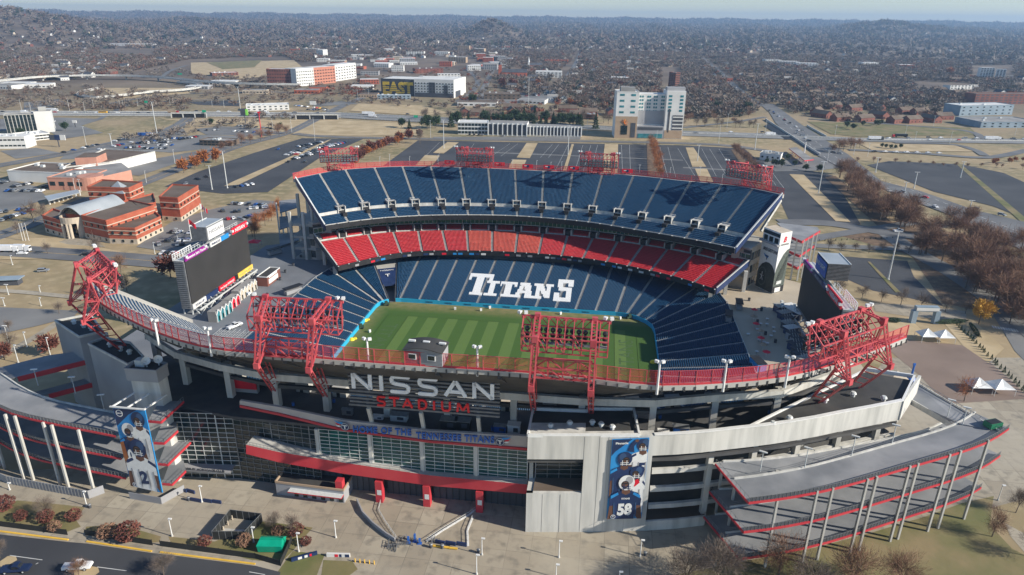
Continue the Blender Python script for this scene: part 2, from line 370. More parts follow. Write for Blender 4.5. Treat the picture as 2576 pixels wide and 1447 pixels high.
def outset(C,d):
    out=[]
    for i,c in enumerate(C):
        a=np.array(C[max(0,i-1)]);b=np.array(C[min(len(C)-1,i+1)]); t=(b-a)/np.linalg.norm(b-a); out.append(tuple(np.array(c)+np.array([-t[1],t[0]])*d))
    return out
ring_fence('rim_fence',outset(farT,2.0),48.4,2.8,4,stadium)
# far deck front fascia, suites, club deck
def band(root,name,C,z0,z1,th,m,off=0.0,label=None):
    D=outset(C,off); E=outset(C,off+th); b=MB()
    for i in range(len(C)-1):
        q=[W(*p) for p in (D[i],D[i+1],E[i+1],E[i])]
        b.hexa([(p.x,p.y,z0) for p in q],[(p.x,p.y,z1) for p in q],m)
    return part(b,name,root,label)
band(stadium,'deck_fascia',farF,27.6,30.0,0.6,black_paint,-0.6)
band(stadium,'deck_rail',farF,30.0,30.35,0.25,concrete_pale,-0.3)
clubB=catmull([(-104,64),(-93,73),(-78,83),(-60,89.5),(-40,94),(-8,97.5),(25,94.5),(52,88),(72,81),(90,72),(105,59)],NU*2)
clubF=catmull([(-84.5,43),(-75,54),(-62,66.5),(-40,74.5),(-3,78),(30,74.5),(55,65),(73,55),(89,42)],NU*2)
def clubmat(s): return red_seat2 if s in (6,7,8) else red_seat
cb,_=stand(stadium,'club_stand',clubF,lc(clubF,clubB,.80),14.2,20.3,16,NU,clubmat)
cb2,_=stand(stadium,'club_stand_rear',lc(clubF,clubB,.86),clubB,21.0,22.4,4,NU,red_seat,aisle_w=5.5)
wk=MB(); A=lc(clubF,clubB,.8);B_=lc(clubF,clubB,.86)
for i in range(NU*2):
    a,b,c,d=[wxy(q) for q in (A[i],A[i+1],B_[i+1],B_[i])]; wk.face([(*a,20.3),(*b,20.3),(*c,20.3),(*d,20.3)],concrete); wk.face([(*d,20.3),(*c,20.3),(*c,21),(*d,21)],concrete_pale)
for s in range(1,NU):
    p=W(*clubB[s*2],0); q=W(*lc(clubF,clubB,.84)[s*2],0); n=(p-q).normalized(); c=q.lerp(p,.5); rot=math.atan2(n.y,n.x)-math.pi/2
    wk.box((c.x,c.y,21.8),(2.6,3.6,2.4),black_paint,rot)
    for sg in (-1,1): wk.box((c.x+sg*n.y*1.8,c.y-sg*n.x*1.8,22.0),(0.5,4.2,3.0),concrete_pale,rot)
part(wk,'club_walkway',stadium)
band(stadium,'club_fascia',clubF,12.4,14.9,0.5,black_paint,-0.5)
rr=random.Random(3)
for i in range(0,NU*2):
    a=W(*outset(clubF,-0.62)[i],12.7); b=W(*outset(clubF,-0.62)[i+1],12.7)
    for j in range(2):
        if rr.random()<.55: continue
        p=a.lerp(b,.1+.5*j); q=a.lerp(b,.5+.45*j); m=rr.choice([whitewall,navy,redpanel,skyblue,greywall])
        pan=MB(); pan.face([p,q,q+Vector((0,0,1.0)),p+Vector((0,0,1.0))],m); part(pan,'ribbon_board',stadium)
lmp=MB()
for C,z in ((farF,30.3),(clubF,14.9)):
    for i in range(0,NU*2+1):
        p=W(*outset(C,-0.8)[i],z); lmp.box(p,(0.5,0.4,0.3),white_paint)
part(lmp,'fascia_lamps',stadium)
# suite level between club and upper decks
suiteC=outset(clubB,0.3)
band(stadium,'suite_wall',suiteC,22.3,27.6,0.8,concrete_shaded,0.6)
mu=MB(); gl=MB()
for i in range(NU*2):
    a,b=W(*suiteC[i],23.4),W(*suiteC[i+1],23.4)
    mu.bar(a,b,.3,concrete_pale,h=.35); mu.bar(a+Vector((0,0,2.6)),b+Vector((0,0,2.6)),.35,concrete_pale,h=.45)
    for j in range(3): p=a.lerp(b,j/3); mu.bar(p,p+Vector((0,0,2.6)),.18,concrete_pale)
    gl.face([a,b,b+Vector((0,0,2.5)),a+Vector((0,0,2.5))],teal_glass)
part(mu,'suite_mullions',stadium); part(gl,'suite_windows',stadium)
sl=MB()
for i in range(NU*2):
    for (o1,z) in ((0.4,27.6),(0.2,22.4)):
        q=[W(*p,z) for p in (outset(clubB,o1)[i],outset(clubB,o1)[i+1],outset(farT,-14)[i+1],outset(farT,-14)[i])]
        sl.face(q,concrete)
part(sl,'concourse_slab',stadium)
# structure behind the far decks: floors, back wall, columns, end walls
bk=MB(); D=outset(farT,-9)
for z in (8.0,15.0,22.0,28.8):
    for i in range(NU*2):
        q=[W(*p,0) for p in (clubB[i],clubB[i+1],D[i+1],D[i])]
        bk.hexa([(p.x,p.y,z-.8) for p in q],[(p.x,p.y,z) for p in q],concrete)
part(bk,'concourse_floors',stadium)
bw=MB(); D2=outset(farT,-13)
for i in range(NU*2):
    a,b=W(*D2[i],0),W(*D2[i+1],0); bw.hexa([(a.x,a.y,0),(b.x,b.y,0),(b.x,b.y+.5,0),(a.x,a.y+.5,0)],[(a.x,a.y,28),(b.x,b.y,28),(b.x,b.y+.5,28),(a.x,a.y+.5,28)],concrete_shaded)
part(bw,'rear_wall',stadium)
for i in range(0,NU*2+1,2):
    c=MB(); p=W(*D[i],0); q=W(*farT[i],46); r=W(*D2[i],33)
    c.box((p.x,p.y,18.5),(1.1,1.1,37),concrete_pale,SA); c.bar(r,q,1.0,concrete_pale,h=1.3); part(c,'raker_column',stadium)
# end faces of the far stand: end wall with storeys of windows, navy edge band of the deck
for e,(i0,sg) in enumerate(((0,-1),(NU*2,1))):
    m=MB(); A=W(*farF[i0],29.2);B=W(*farT[i0],48.2); t=(W(sg,0,0)-W(0,0,0))
    m.hexa([A+Vector((0,0,-1.9)),B+Vector((0,0,-1.9)),B+t*0.5+Vector((0,0,-1.9)),A+t*.5+Vector((0,0,-1.9))],[A+Vector((0,0,1.1)),B+Vector((0,0,1.1)),B+t*.5+Vector((0,0,1.1)),A+t*.5+Vector((0,0,1.1))],navy)
    m.bar(A+t*.25+Vector((0,0,1.3)),B+t*.25+Vector((0,0,1.3)),.6,pale_steel,h=.4)
    part(m,'deck_edge',stadium)
    m=MB(); A=W(*clubF[i0],14.2);B=W(*clubB[i0],22.4)
    m.hexa([A+Vector((0,0,-1.9)),B+Vector((0,0,-1.9)),B+t*0.5+Vector((0,0,-1.9)),A+t*.5+Vector((0,0,-1.9))],[A+Vector((0,0,1.1)),B+Vector((0,0,1.1)),B+t*.5+Vector((0,0,1.1)),A+t*.5+Vector((0,0,1.1))],navy if sg>0 else charcoal)
    m.bar(A+t*.25+Vector((0,0,1.3)),B+t*.25+Vector((0,0,1.3)),.5,concrete_pale,h=.4); part(m,'deck_edge',stadium)
    # end wall
    a=np.array(clubB[i0])+np.array([sg*1.0,2]); b=np.array(D[i0])+np.array([sg*1.0,-3]); m=MB(); wn=MB()
    q=[W(*p,0) for p in (a,b,b+np.array([-sg*8,3]),a+np.array([-sg*8,3]))]
    m.prism([(p.x,p.y) for p in q],8,28.6,concrete if sg<0 else stone); ew=part(m,'end_wall',stadium)
    for f in range(3):
        for j in range(5):
            p=W(*(a+(b-a)*(.06+.19*j)),0); r=W(*(a+(b-a)*(.06+.19*j+.14)),0); n=(r-p).cross(Vector((0,0,1))).normalized()*(.08*sg*(1))
            if n.dot(W(sg,0,0)-W(0,0,0))<0: n=-n
            z=10+6.2*f; wn.hexa([(p+n*0).to_tuple()[:2]+(z,),(r+n*0).to_tuple()[:2]+(z,),(r+n).to_tuple()[:2]+(z,),(p+n).to_tuple()[:2]+(z,)],[(p).to_tuple()[:2]+(z+3.6,),(r).to_tuple()[:2]+(z+3.6,),(r+n).to_tuple()[:2]+(z+3.6,),(p+n).to_tuple()[:2]+(z+3.6,)],dark_glass)
    part(wn,'window_row',ew)
# open storeys at the left end of the far stand
m=MB(); 
for z in (8.5,14.5,20.5,27):
    for (ua,ub,va,vb) in ((-117,-103,66,100),):
        q=[W(ua,va,0),W(ub,va,0),W(ub,vb,0),W(ua,vb,0)]; m.prism([(p.x,p.y) for p in q],z-.7,z+.5,concrete)
for u_,v_ in ((-117,66),(-117,77),(-117,88),(-117,99),(-110,66)): p=W(u_,v_,0); m.box((p.x,p.y,20),(1.3,1.3,40 if v_>70 else 27),concrete_pale,SA)
part(m,'open_storeys',stadium)
# tall portal columns under the club deck ends
for (u_,v_,h_) in ((-88,48,6),(-98,60,10),(-84,57,8),(88,48,6),(95,52,8),(104,57,12),(84,60,9)):
    m=MB(); p=W(u_,v_,0); m.box((p.x,p.y,(8+h_+8)/2-1),(1.6,1.6,h_-.5),concrete_pale,SA); part(m,'portal_column',stadium)
# ---------------------------------------------------------------- lower bowl
def rrect(hu,hv,r,n_side=(11,8),nc=5):
    "closed rounded rectangle, clockwise from the far left corner; returns points and per-segment counts fixed so that two rings pair up"
    out=[]; cs=[(-hu+r[0],hv-r[0],180,90,r[0]),(hu-r[1],hv-r[1],90,0,r[1]),(hu-r[2],-hv+r[2],0,-90,r[2]),(-hu+r[3],-hv+r[3],-90,-180,r[3])]
    for k,(cu,cv,a0,a1,rr_) in enumerate(cs):
        arc=[(cu+rr_*math.cos(math.radians(lerp(a0,a1,j/nc))),cv+rr_*math.sin(math.radians(lerp(a0,a1,j/nc)))) for j in range(nc+1)]
        out+=arc; nx=cs[(k+1)%4]; e=(nx[0]+nx[4]*math.cos(math.radians(nx[2])),nx[1]+nx[4]*math.sin(math.radians(nx[2]))); s=arc[-1]; n=n_side[k%2]
        out+= [(lerp(s[0],e[0],j/n),lerp(s[1],e[1],j/n)) for j in range(1,n)]
    return out
inner=rrect(62.5,39.6,(9,16,16,9)); outer=rrect(94,79,(40,40,40,40))
# left side of the wall is slightly skewed; sections run ring-wise
N=len(inner); ring_i=inner+[inner[0]]; ring_o=outer+[outer[0]]
ring_wall=MB()
for i in range(N):
    a,b=W(*ring_i[i],0),W(*ring_i[i+1],0); n=(b-a).cross(Vector((0,0,1))).normalized()*-0.25
    if i in (3,): continue
    ring_wall.hexa([a,b,b+n,a+n],[a+Vector((0,0,1.9)),b+Vector((0,0,1.9)),b+n+Vector((0,0,1.9)),a+n+Vector((0,0,1.9))],cyan_wall)
part(ring_wall,'field_wall',stadium)
wt=MB()
for i in list(range(6,15)):
    a,b=W(*ring_i[i],0),W(*ring_i[i+1],0); n=(b-a).cross(Vector((0,0,1))).normalized()*.05
    add_text(wt,'TENNESSEE TITANS',navy,a.lerp(b,.5)+n+Vector((0,0,.55)),b-a,(0,0,1),height=.65,width=3.4,depth=.02)
part(wt,'wall_lettering',stadium)
def dens(C,k): 
    out=[]
    for a,b in zip(C[:-1],C[1:]):
        for j in range(k): out.append(tuple(np.array(a)*(1-j/k)+np.array(b)*j/k))
    out.append(C[-1]); return out
# sections: skip 3 (tunnel); split ring into runs
ring_i2=dens(ring_i,2); ring_o2=dens(ring_o,2)
ls,PL=stand(stadium,'lower_stand',ring_i2[8:],ring_o2[8:],1.8,9.4,40,N-4,blue_seat,aisle_w=1.4)
ls2,_=stand(stadium,'lower_stand_corner',ring_i2[:7],ring_o2[:7],1.8,9.4,40,3,blue_seat,aisle_w=1.4)
# tunnel in the far left corner
tn=MB(); a,b,c,d=[W(*p,0) for p in (ring_i[3],ring_i[4],ring_o[4],ring_o[3])]
tn.face([a.lerp(d,0)+Vector((0,0,.05)),b+Vector((0,0,.05)),b.lerp(c,.45)+Vector((0,0,.3)),a.lerp(d,.45)+Vector((0,0,.3))],road_m)
tn.hexa([a.lerp(d,.33)+Vector((0,0,3.4)),b.lerp(c,.33)+Vector((0,0,3.4)),b.lerp(c,.72)+Vector((0,0,5.6)),a.lerp(d,.72)+Vector((0,0,5.6))],[a.lerp(d,.33)+Vector((0,0,4.6)),b.lerp(c,.33)+Vector((0,0,4.6)),b.lerp(c,.72)+Vector((0,0,7.2)),a.lerp(d,.72)+Vector((0,0,7.2))],navy)
for p,q in ((a,d),(b,c)): tn.hexa([p,p.lerp(q,.8),p.lerp(q,.8)+Vector((.4,0,0)),p+Vector((.4,0,0))],[p+Vector((0,0,2)),p.lerp(q,.8)+Vector((0,0,8)),p.lerp(q,.8)+Vector((.4,0,8)),p+Vector((.4,0,2))],charcoal)
tn.hexa([a.lerp(d,.72)+Vector((0,0,5)),b.lerp(c,.72)+Vector((0,0,5)),c+Vector((0,0,8)),d+Vector((0,0,8))],[a.lerp(d,.72)+Vector((0,0,7)),b.lerp(c,.72)+Vector((0,0,7)),c+Vector((0,0,9.2)),d+Vector((0,0,9.2))],concrete)
tu=part(tn,'tunnel_canopy',stadium)
tx=MB(); e0=a.lerp(d,.33).lerp(b.lerp(c,.33),.5); e1=a.lerp(d,.72).lerp(b.lerp(c,.72),.5); xdir=(b.lerp(c,.5)-a.lerp(d,.5)).normalized(); ydir=(e1+Vector((0,0,2.6))-e0).normalized()
add_text(tx,'NISSAN',white_paint,e0.lerp(e1,.80)+Vector((0,0,6.95)),xdir,ydir,height=1.0,width=6.5,depth=.1)
add_text(tx,'T',white_paint,e0.lerp(e1,.42)+Vector((0,0,6.05)),xdir,ydir,height=2.4,width=2.4,depth=.1,bold=.02)
part(tx,'tunnel_lettering',tu)
# white-seat lettering spelling the team name on the far lower stand
def seatpix(x,y):
    z=5.0
    for _ in range(30):
        u,v=S(x,y,z); z=1.8+7.6*(v-39.6)/39.4+.5
    return u,v
LU0,LV1=seatpix(1184,690); LU1,_=seatpix(1441,706); _,LV0=seatpix(1184,742); _,LVs=seatpix(1431,757)
def inpoly(x,y,P):
    c=False
    for i in range(len(P)):
        x1,y1=P[i];x2,y2=P[i-1]
        if (y1>y)!=(y2>y) and x<(x2-x1)*(y-y1)/(y2-y1)+x1: c=not c
    return c
R=lambda a,b,c,d:[(a,b),(c,b),(c,d),(a,d)]
GL=[]
# x runs 0..100 over the word, y 0..24 rows (0 = bottom)
GL+= [R(0,19,24,22),R(0,16,2.5,22),R(21,16,24,22),R(7.5,0,15,21),R(4.5,0,18,2)]                                   # T
GL+= [R(19.5,13,32,15.2),R(22.5,1,28.5,14),R(19.5,0,32,2.2)]                                   # I
GL+= [R(33,13,49.5,15.4),R(33,10.5,35,15),R(47.5,10.5,49.5,15),R(38.5,1,44.5,14),R(36,0,47,2.2)]                  # T
GL+= [R(53,13,62,15.2),[(48.5,0),(52.5,0),(57.5,14),(54,14)],[(60,0),(66,0),(63,15),(56.5,15)],R(53,5,62,7),R(46.5,0,54.5,2),R(58.5,0,67.5,2)] # A
GL+= [R(67,13,74,15.2),R(69,1,73,14),[(69.5,15),(75,15),(83,1),(78,1)],R(79.5,1,83,14),R(77.5,13,85.5,15.2),R(66.5,0,75,2)]    # N
GL=[[(x*.965-1.5*(x>63)*0,y) for x,y in P] for P in GL]
GL+= [R(86.5,18,101,21.5),R(86,12.5,91,20.5),R(96.5,14.5,101,21),R(87.5,9.5,99.5,13.5),R(95,1,100,11),R(84.5,-1.5,100,2.2),R(84.5,-1.5,88.5,6.5)] # S
v_=MB(); nrow=40
for r in range(0,40):
    vv=39.6+39.4*r/nrow; yy=(vv-LV0)/(LV1-LV0)*22
    if yy<-2.5 or yy>23: continue
    z=1.8+7.6*r/nrow; nseat=int((LU1-LU0)/0.62)
    for k in range(nseat+1):
        xx=100*(k+.5)/nseat
        if any(inpoly(xx,yy+.3,p) for p in GL):
            p=W(LU0+(LU1-LU0)*xx/100,vv+0.30+.37,z); v_.hexa(*[[ (p.x+dx*EX.x+dy*EY.x,p.y+dx*EX.y+dy*EY.y,z+h) for dx,dy,h in L] for L in (((-.3,-.29,.0),(.3,-.29,.0),(.3,.29,.0),(-.3,.29,.0)),((-.3,-.29,.50),(.3,-.29,.50),(.3,.29,.93),(-.3,.29,.93)))],white_seat,bottom=False)
part(v_,'white_seat_lettering',ls,'white seats spelling TITANS across the navy lower stand')
# dark wall and boards behind the lower stand (under the club deck)
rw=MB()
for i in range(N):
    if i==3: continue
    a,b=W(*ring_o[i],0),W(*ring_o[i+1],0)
    if 4<=i<=17: rw.hexa([a,b,b+Vector((0,.5,0)),a+Vector((0,.5,0))],[a+Vector((0,0,13.5)),b+Vector((0,0,13.5)),b+Vector((0,.5,13.5)),a+Vector((0,.5,13.5))],concrete_shaded)
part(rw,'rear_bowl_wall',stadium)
rl=MB()
for i in range(N):
    a,b=W(*ring_o[i],0),W(*ring_o[i+1],0); up=Vector((0,0,1))
    if i<5 or i>15: rl.bar(a+up*10.4,b+up*10.4,.12,pale_steel); rl.bar(a+up*9.9,b+up*9.9,.1,pale_steel)
part(rl,'bowl_rail',stadium)
# field
fm=bpy.data.materials.new('striped_turf'); fm.use_nodes=True; t=fm.node_tree; b=t.nodes['Principled BSDF']; b.inputs['Roughness'].default_value=.9
tc=t.nodes.new('ShaderNodeTexCoord'); sx=t.nodes.new('ShaderNodeSeparateXYZ'); t.links.new(tc.outputs['Object'],sx.inputs[0])
def mnode(op,a,bv=None,c=None):
    n=t.nodes.new('ShaderNodeMath'); n.operation=op
    for i,x in enumerate((a,bv,c)):
        if x is None: continue
        if isinstance(x,(int,float)): n.inputs[i].default_value=x
        else: t.links.new(x,n.inputs[i])
    return n.outputs[0]
md=mnode('PINGPONG',mnode('ADD',sx.outputs[0],54.864+2.3),4.572)  # triangle wave -> stripes
st_=mnode('GREATER_THAN',md,2.286)
ins=mnode('MULTIPLY',mnode('LESS_THAN',mnode('ABSOLUTE',sx.outputs[1]),24.4),mnode('LESS_THAN',mnode('ABSOLUTE',sx.outputs[0]),50.3))
stf=mnode('MULTIPLY',mnode('MULTIPLY',st_,ins),0.85)
nz=t.nodes.new('ShaderNodeTexNoise'); nz.inputs['Scale'].default_value=.35; nz.inputs['Detail'].default_value=8; t.links.new(tc.outputs['Object'],nz.inputs['Vector'])
edge=mnode('SUBTRACT',mnode('ABSOLUTE',sx.outputs[1]),28.5); ed=mnode('MULTIPLY',mnode('MINIMUM',mnode('MAXIMUM',mnode('MULTIPLY',edge,.12),0.0),1.0),mnode('MULTIPLY',nz.outputs[0],1.3))
edx=mnode('MULTIPLY',mnode('MINIMUM',mnode('MAXIMUM',mnode('MULTIPLY',mnode('SUBTRACT',mnode('MULTIPLY',sx.outputs[0],-1.0),55.5),.14),0.0),1.0),mnode('MULTIPLY',nz.outputs[0],1.1))
def mixc(f,c1,c2):
    n=t.nodes.new('ShaderNodeMix'); n.data_type='RGBA'; t.links.new(f,n.inputs[0])
    for i,c in ((6,c1),(7,c2)):
        if isinstance(c,tuple): n.inputs[i].default_value=(*c,1)
        else: t.links.new(c,n.inputs[i])
    return n.outputs[2]
c=mixc(stf,(0.050,0.118,0.013),(0.120,0.20,0.042)); c=mixc(mnode('MULTIPLY',nz.outputs[0],.35),c,(0.06,0.11,0.02)); c=mixc(mnode('MAXIMUM',ed,edx),c,(0.27,0.21,0.09))
# faint worn end-zone lettering is laid on top as sheets
t.links.new(c,b.inputs['Base Color'])
fo=rrect(62.6,39.7,(9,16,16,9)); m=MB(); m.face([(p[0],p[1],0) for p in fo][::-1],fm); f_=m.build('playing_field',kind='structure'); f_.location=W(0,0,0.02); f_.rotation_euler=(0,0,SA)
m=MB(); ghost=mat('ghost_paint',(0.075,0.13,0.05),(0.05,0.10,0.02),.8)
for sg,ch in ((-1,'TITANS'),(1,'TITANS')):
    add_text(m,ch,ghost,(sg*53.4,0,.028),(0,sg,0),(-sg,0,0),height=6,width=30,depth=.002)
    for vv in (-24.4,24.4): m.box((0,vv,.025),(110,.12,.004),ghost)
    for uu in (-54.9,-45.7,45.7,54.9): m.box((uu,0,.029),(.12,48.8,.004),ghost)
g_=m.build('faint_field_paint',kind='structure'); g_.location=W(0,0,.02); g_.rotation_euler=(0,0,SA)
# ---------------------------------------------------------------- near side (seen from behind)
ntop_px=[(236,712),(250,752),(330,802),(430,846),(530,874),(640,886),(850,903),(1050,918),(1250,930),(1450,945),(1640,966),(1800,962),(1960,946),(2090,915),(2200,875),(2268,848)]
nearT=catmull([S(x,y,48.6) for x,y in ntop_px],NU*2)
NT=nearT[::-1]      # right to left so that the curve runs the same way round the bowl as the far one
nearF=catmull([(97.5,-55),(80,-65),(54,-76.5),(28,-84),(-6,-86),(-40,-83),(-65,-76.5),(-82,-66),(-95,-56)],NU*2)
st3,_=stand(stadium,'near_upper_stand',nearF,NT,29.2,48.6,26,NU,blue_seat,treadm=concrete_pale,zs=.7)
par=MB()
for i in range(NU*2):
    a,b=W(*NT[i],48.6),W(*NT[i+1],48.6); t_=(b-a).cross(Vector((0,0,1))).normalized()*-1.3
    par.hexa([a-Vector((0,0,.9)),b-Vector((0,0,.9)),b+t_-Vector((0,0,.9)),a+t_-Vector((0,0,.9))],[a+Vector((0,0,.3)),b+Vector((0,0,.3)),b+t_+Vector((0,0,.3)),a+t_+Vector((0,0,.3))],concrete)
    for j in range(3):
        p=a.lerp(b,j/3)+t_; par.box((p.x,p.y,48),(.35,.35,1.1),concrete_shaded,SA)
part(par,'rim_beam',stadium)
ring_fence('rim_fence',outset(NT,1.1),48.9,3.6,3.0,stadium)
nclubF=catmull([(89,-42),(73,-55),(55,-65),(30,-74.5),(-3,-78),(-40,-74.5),(-62,-66.5),(-75,-54),(-84.5,-43)],NU)
nclubB=catmull([(105,-59),(90,-72),(72,-81),(52,-88),(25,-92),(-8,-93),(-40,-92),(-60,-87),(-78,-80),(-93,-71),(-104,-62)],NU)
for i0,sg in ((0,1),(NU*2,-1)):
    m=MB(); A=W(*nearF[i0],29.2);B=W(*NT[i0],48.6); t_=(W(sg,0,0)-W(0,0,0))
    m.hexa([A+Vector((0,0,-1.9)),B+Vector((0,0,-1.9)),B+t_*0.5+Vector((0,0,-1.9)),A+t_*.5+Vector((0,0,-1.9))],[A+Vector((0,0,1.1)),B+Vector((0,0,1.1)),B+t_*.5+Vector((0,0,1.1)),A+t_*.5+Vector((0,0,1.1))],concrete)
    part(m,'deck_edge',stadium)
# ================================================================ NEAR SIDE BUILDING
def Q(x,y,v):
    "world point seen at photo position x,y on the upright plane at stadium depth v"
    d=ray(x,y); dv=d.xy.dot(EY); ov=(Vector((0,0))-C0).dot(EY); t_=(v-ov)/dv; return Vector((0,0,H))+d*t_
Z3=Vector((0,0,1))
def poly_uv(P): return [tuple(W(*p,0).xy) for p in P]
arc=[(22.4,-105.1),(33,-103.6),(44.2,-101.7),(52,-100.3),(60.1,-98.4),(66.5,-96.5),(73.5,-94),(80.5,-91.6),(87.5,-88.9),(95,-85.6),(102.4,-81.9),(111.5,-77.7),(120.8,-73.1)]
def arcv(u):
    for a,b in zip(arc[:-1],arc[1:]):
        if a[0]<=u<=b[0]: return lerp(a[1],b[1],(u-a[0])/(b[0]-a[0]))
    return arc[0][1] if u<arc[0][0] else arc[-1][1]
def arcwall(mb,u0,u1,z0,z1,m,off=0,th=.5,n=None,mtop=None):
    n=n or max(1,int((u1-u0)/6)); U=[lerp(u0,u1,i/n) for i in range(n+1)]
    for a,b in zip(U[:-1],U[1:]):
        q=poly_uv([(a,arcv(a)+off),(b,arcv(b)+off),(b,arcv(b)+off+th),(a,arcv(a)+off+th)]); mb.prism(q,z0,z1,m,mtop)
# terrace floor and concourse behind
m=MB()
floor=[(-79,-94),(-60,-97),(-28,-97.6),(22,-97),(22.4,-104.5),(44.2,-101.2),(60.1,-97.9),(73.5,-93.5),(87.5,-88.4),(102.4,-81.4),(120.8,-72.6),(128,-60),(112,-50),(92,-62),(54,-78),(-6,-84),(-65,-78),(-95,-62),(-106,-74),(-92,-88)]
m.prism(poly_uv(floor),21.2,22.0,concrete_shaded,mtop=concrete_shaded); part(m,'terrace_floor',stadium)
# upper concourse rear wall with concession fronts
DW=[]; m=MB(); cw=catmull([(-92,-64),(-70,-74),(-45,-79.5),(-5,-81),(30,-79),(55,-73),(78,-66),(96,-56),(110,-46)],36)
for i,(a,b) in enumerate(zip(cw[:-1],cw[1:])):
    A=W(*a,0);B=W(*b,0); n=(B-A).cross(Z3).normalized()*.5
    mm=concrete if i%3 else stone
    m.hexa([A+Z3*22,B+Z3*22,B-n+Z3*22,A-n+Z3*22],[A+Z3*28.5,B+Z3*28.5,B-n+Z3*28.5,A-n+Z3*28.5],concrete_shaded)
    if i%2==0:
        C=A+n*5;D_=B+n*5-(B-A)*.3
        m.hexa([A+Z3*22,B-(B-A)*.3+Z3*22,D_+Z3*22,C+Z3*22][::-1],[A+Z3*25.2,B-(B-A)*.3+Z3*25.2,D_+Z3*25.2,C+Z3*25.2][::-1],mm)
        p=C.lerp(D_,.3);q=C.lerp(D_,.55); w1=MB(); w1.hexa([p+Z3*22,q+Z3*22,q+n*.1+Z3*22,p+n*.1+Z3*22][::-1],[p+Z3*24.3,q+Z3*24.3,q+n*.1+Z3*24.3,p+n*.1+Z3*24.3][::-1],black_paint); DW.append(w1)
cr=part(m,'concourse_wall',stadium); [part(w1,'doorway',cr) for w1 in DW]
# coloured concession counters
for (x,y,z,wd_,hh,mt,lm,tx) in ((612,965,24.5,9,3.0,redpanel,white_paint,''),(1600,1028,24.5,8,1.0,black_paint,yellow_mural,'PIZZA'),(1520,1020,24.5,5,1.0,navy,white_paint,''),(2040,985,24.5,6,1.6,skyblue,white_paint,'')):
    u,v=S(x,y,z); m=MB(); p=W(u,v,0); m.box((p.x,p.y,23.6),(wd_,1.5,3.2),greywall,SA); m.box((p.x,p.y-1.2,z+.6),(wd_,.5,hh),mt,SA)
    if tx: add_text(m,tx,lm,(p.x-1.4,p.y-1.5,z+.25),EX.to_3d(),(0,0,1),height=.7,depth=.05)
    part(m,'concession_stand',stadium)
# great columns, ring beams and sloping rakers
colb=[(-98,-72),(-82.2,-82),(-65.5,-87),(-49.9,-90),(-35.4,-89.8),(-18,-90),(-1,-90.5),(17,-90),(35,-89.8),(53.5,-87.8),(70.1,-82.3),(87.1,-77.7),(103,-65.4),(112,-55)]
for c in colb:
    m=MB(); p=W(*c,0); m.box((p.x,p.y,16.5),(1.7,1.9,33),concrete_pale,SA); m.bar(p+Z3*32.4,W(c[0],c[1]-3.2,32.9),1.2,concrete_pale,h=1.8)
    j=min(range(len(nearT)),key=lambda k:abs(nearT[k][0]-c[0]*1.02)); r=W(*nearT[j],46.8); m.bar(p+Z3*34.4,r,.9,concrete_shaded,h=1.2); part(m,'great_column',stadium)
m=MB()
for a,b in zip(colb[:-1],colb[1:]):
    A=W(a[0],a[1]-2.6,0);B=W(b[0],b[1]-2.6,0); m.bar(A+Z3*32.9,B+Z3*32.9,1.1,concrete_pale,h=2.0); A=W(*a,0);B=W(*b,0); m.bar(A+Z3*28.6,B+Z3*28.6,1.0,concrete_shaded,h=1.0)
part(m,'ring_beam',stadium)
# left glass curtain wall
def glasswall(name,pts,z0,z1,nx,nz,gm,fm_,root,th=.3):
    g=MB(); f=MB(); L=[W(*p,0) for p in pts]
    for A,B in zip(L[:-1],L[1:]):
        n=(B-A).cross(Z3).normalized()
        g.hexa([A+Z3*z0,B+Z3*z0,B-n*.1+Z3*z0,A-n*.1+Z3*z0],[A+Z3*z1,B+Z3*z1,B-n*.1+Z3*z1,A-n*.1+Z3*z1],gm)
        k=max(1,round((B-A).length/nx))
        for j in range(k+1): p=A.lerp(B,j/k)+n*.1; f.bar(p+Z3*z0,p+Z3*z1,.11 if j%5 else .24,fm_)
        for j in range(nz+1): z=lerp(z0,z1,j/nz); f.bar(A+n*.1+Z3*z,B+n*.1+Z3*z,.12,fm_,h=.15)
    r=part(f,name,root); part(g,'glazing',r); return r
glasswall('curtain_wall',[(-78,-97),(-61,-95.3)],0,21.6,2.3,14,dark_glass,pale_steel,stadium)
glasswall('curtain_wall',[(-61,-95.3),(-36,-96.8)],0,21.4,2.3,14,dark_glass,grey_steel,stadium)
uu=[-35.8,-20.9,-6.6,8,22.3]
for a,b in zip(uu[:-1],uu[1:]): glasswall('curtain_wall',[(a+.6,-97.2),(b-.6,-97.2)],9.0,20.6,2.9,10,teal_glass,pale_steel,stadium)
for a in uu[:-1]:
    m=MB(); p=W(a,-97.3,0); m.box((p.x,p.y,14.8),(.9,1.0,11.8),concrete_pale,SA); part(m,'glass_wall_pier',stadium)
# backing volume behind glass
m=MB(); m.prism(poly_uv([(-77,-94.5),(-61,-93),(22,-93.5),(22,-85),(-77,-84)]),0,21.0,concrete_shaded); part(m,'lobby_core',stadium)
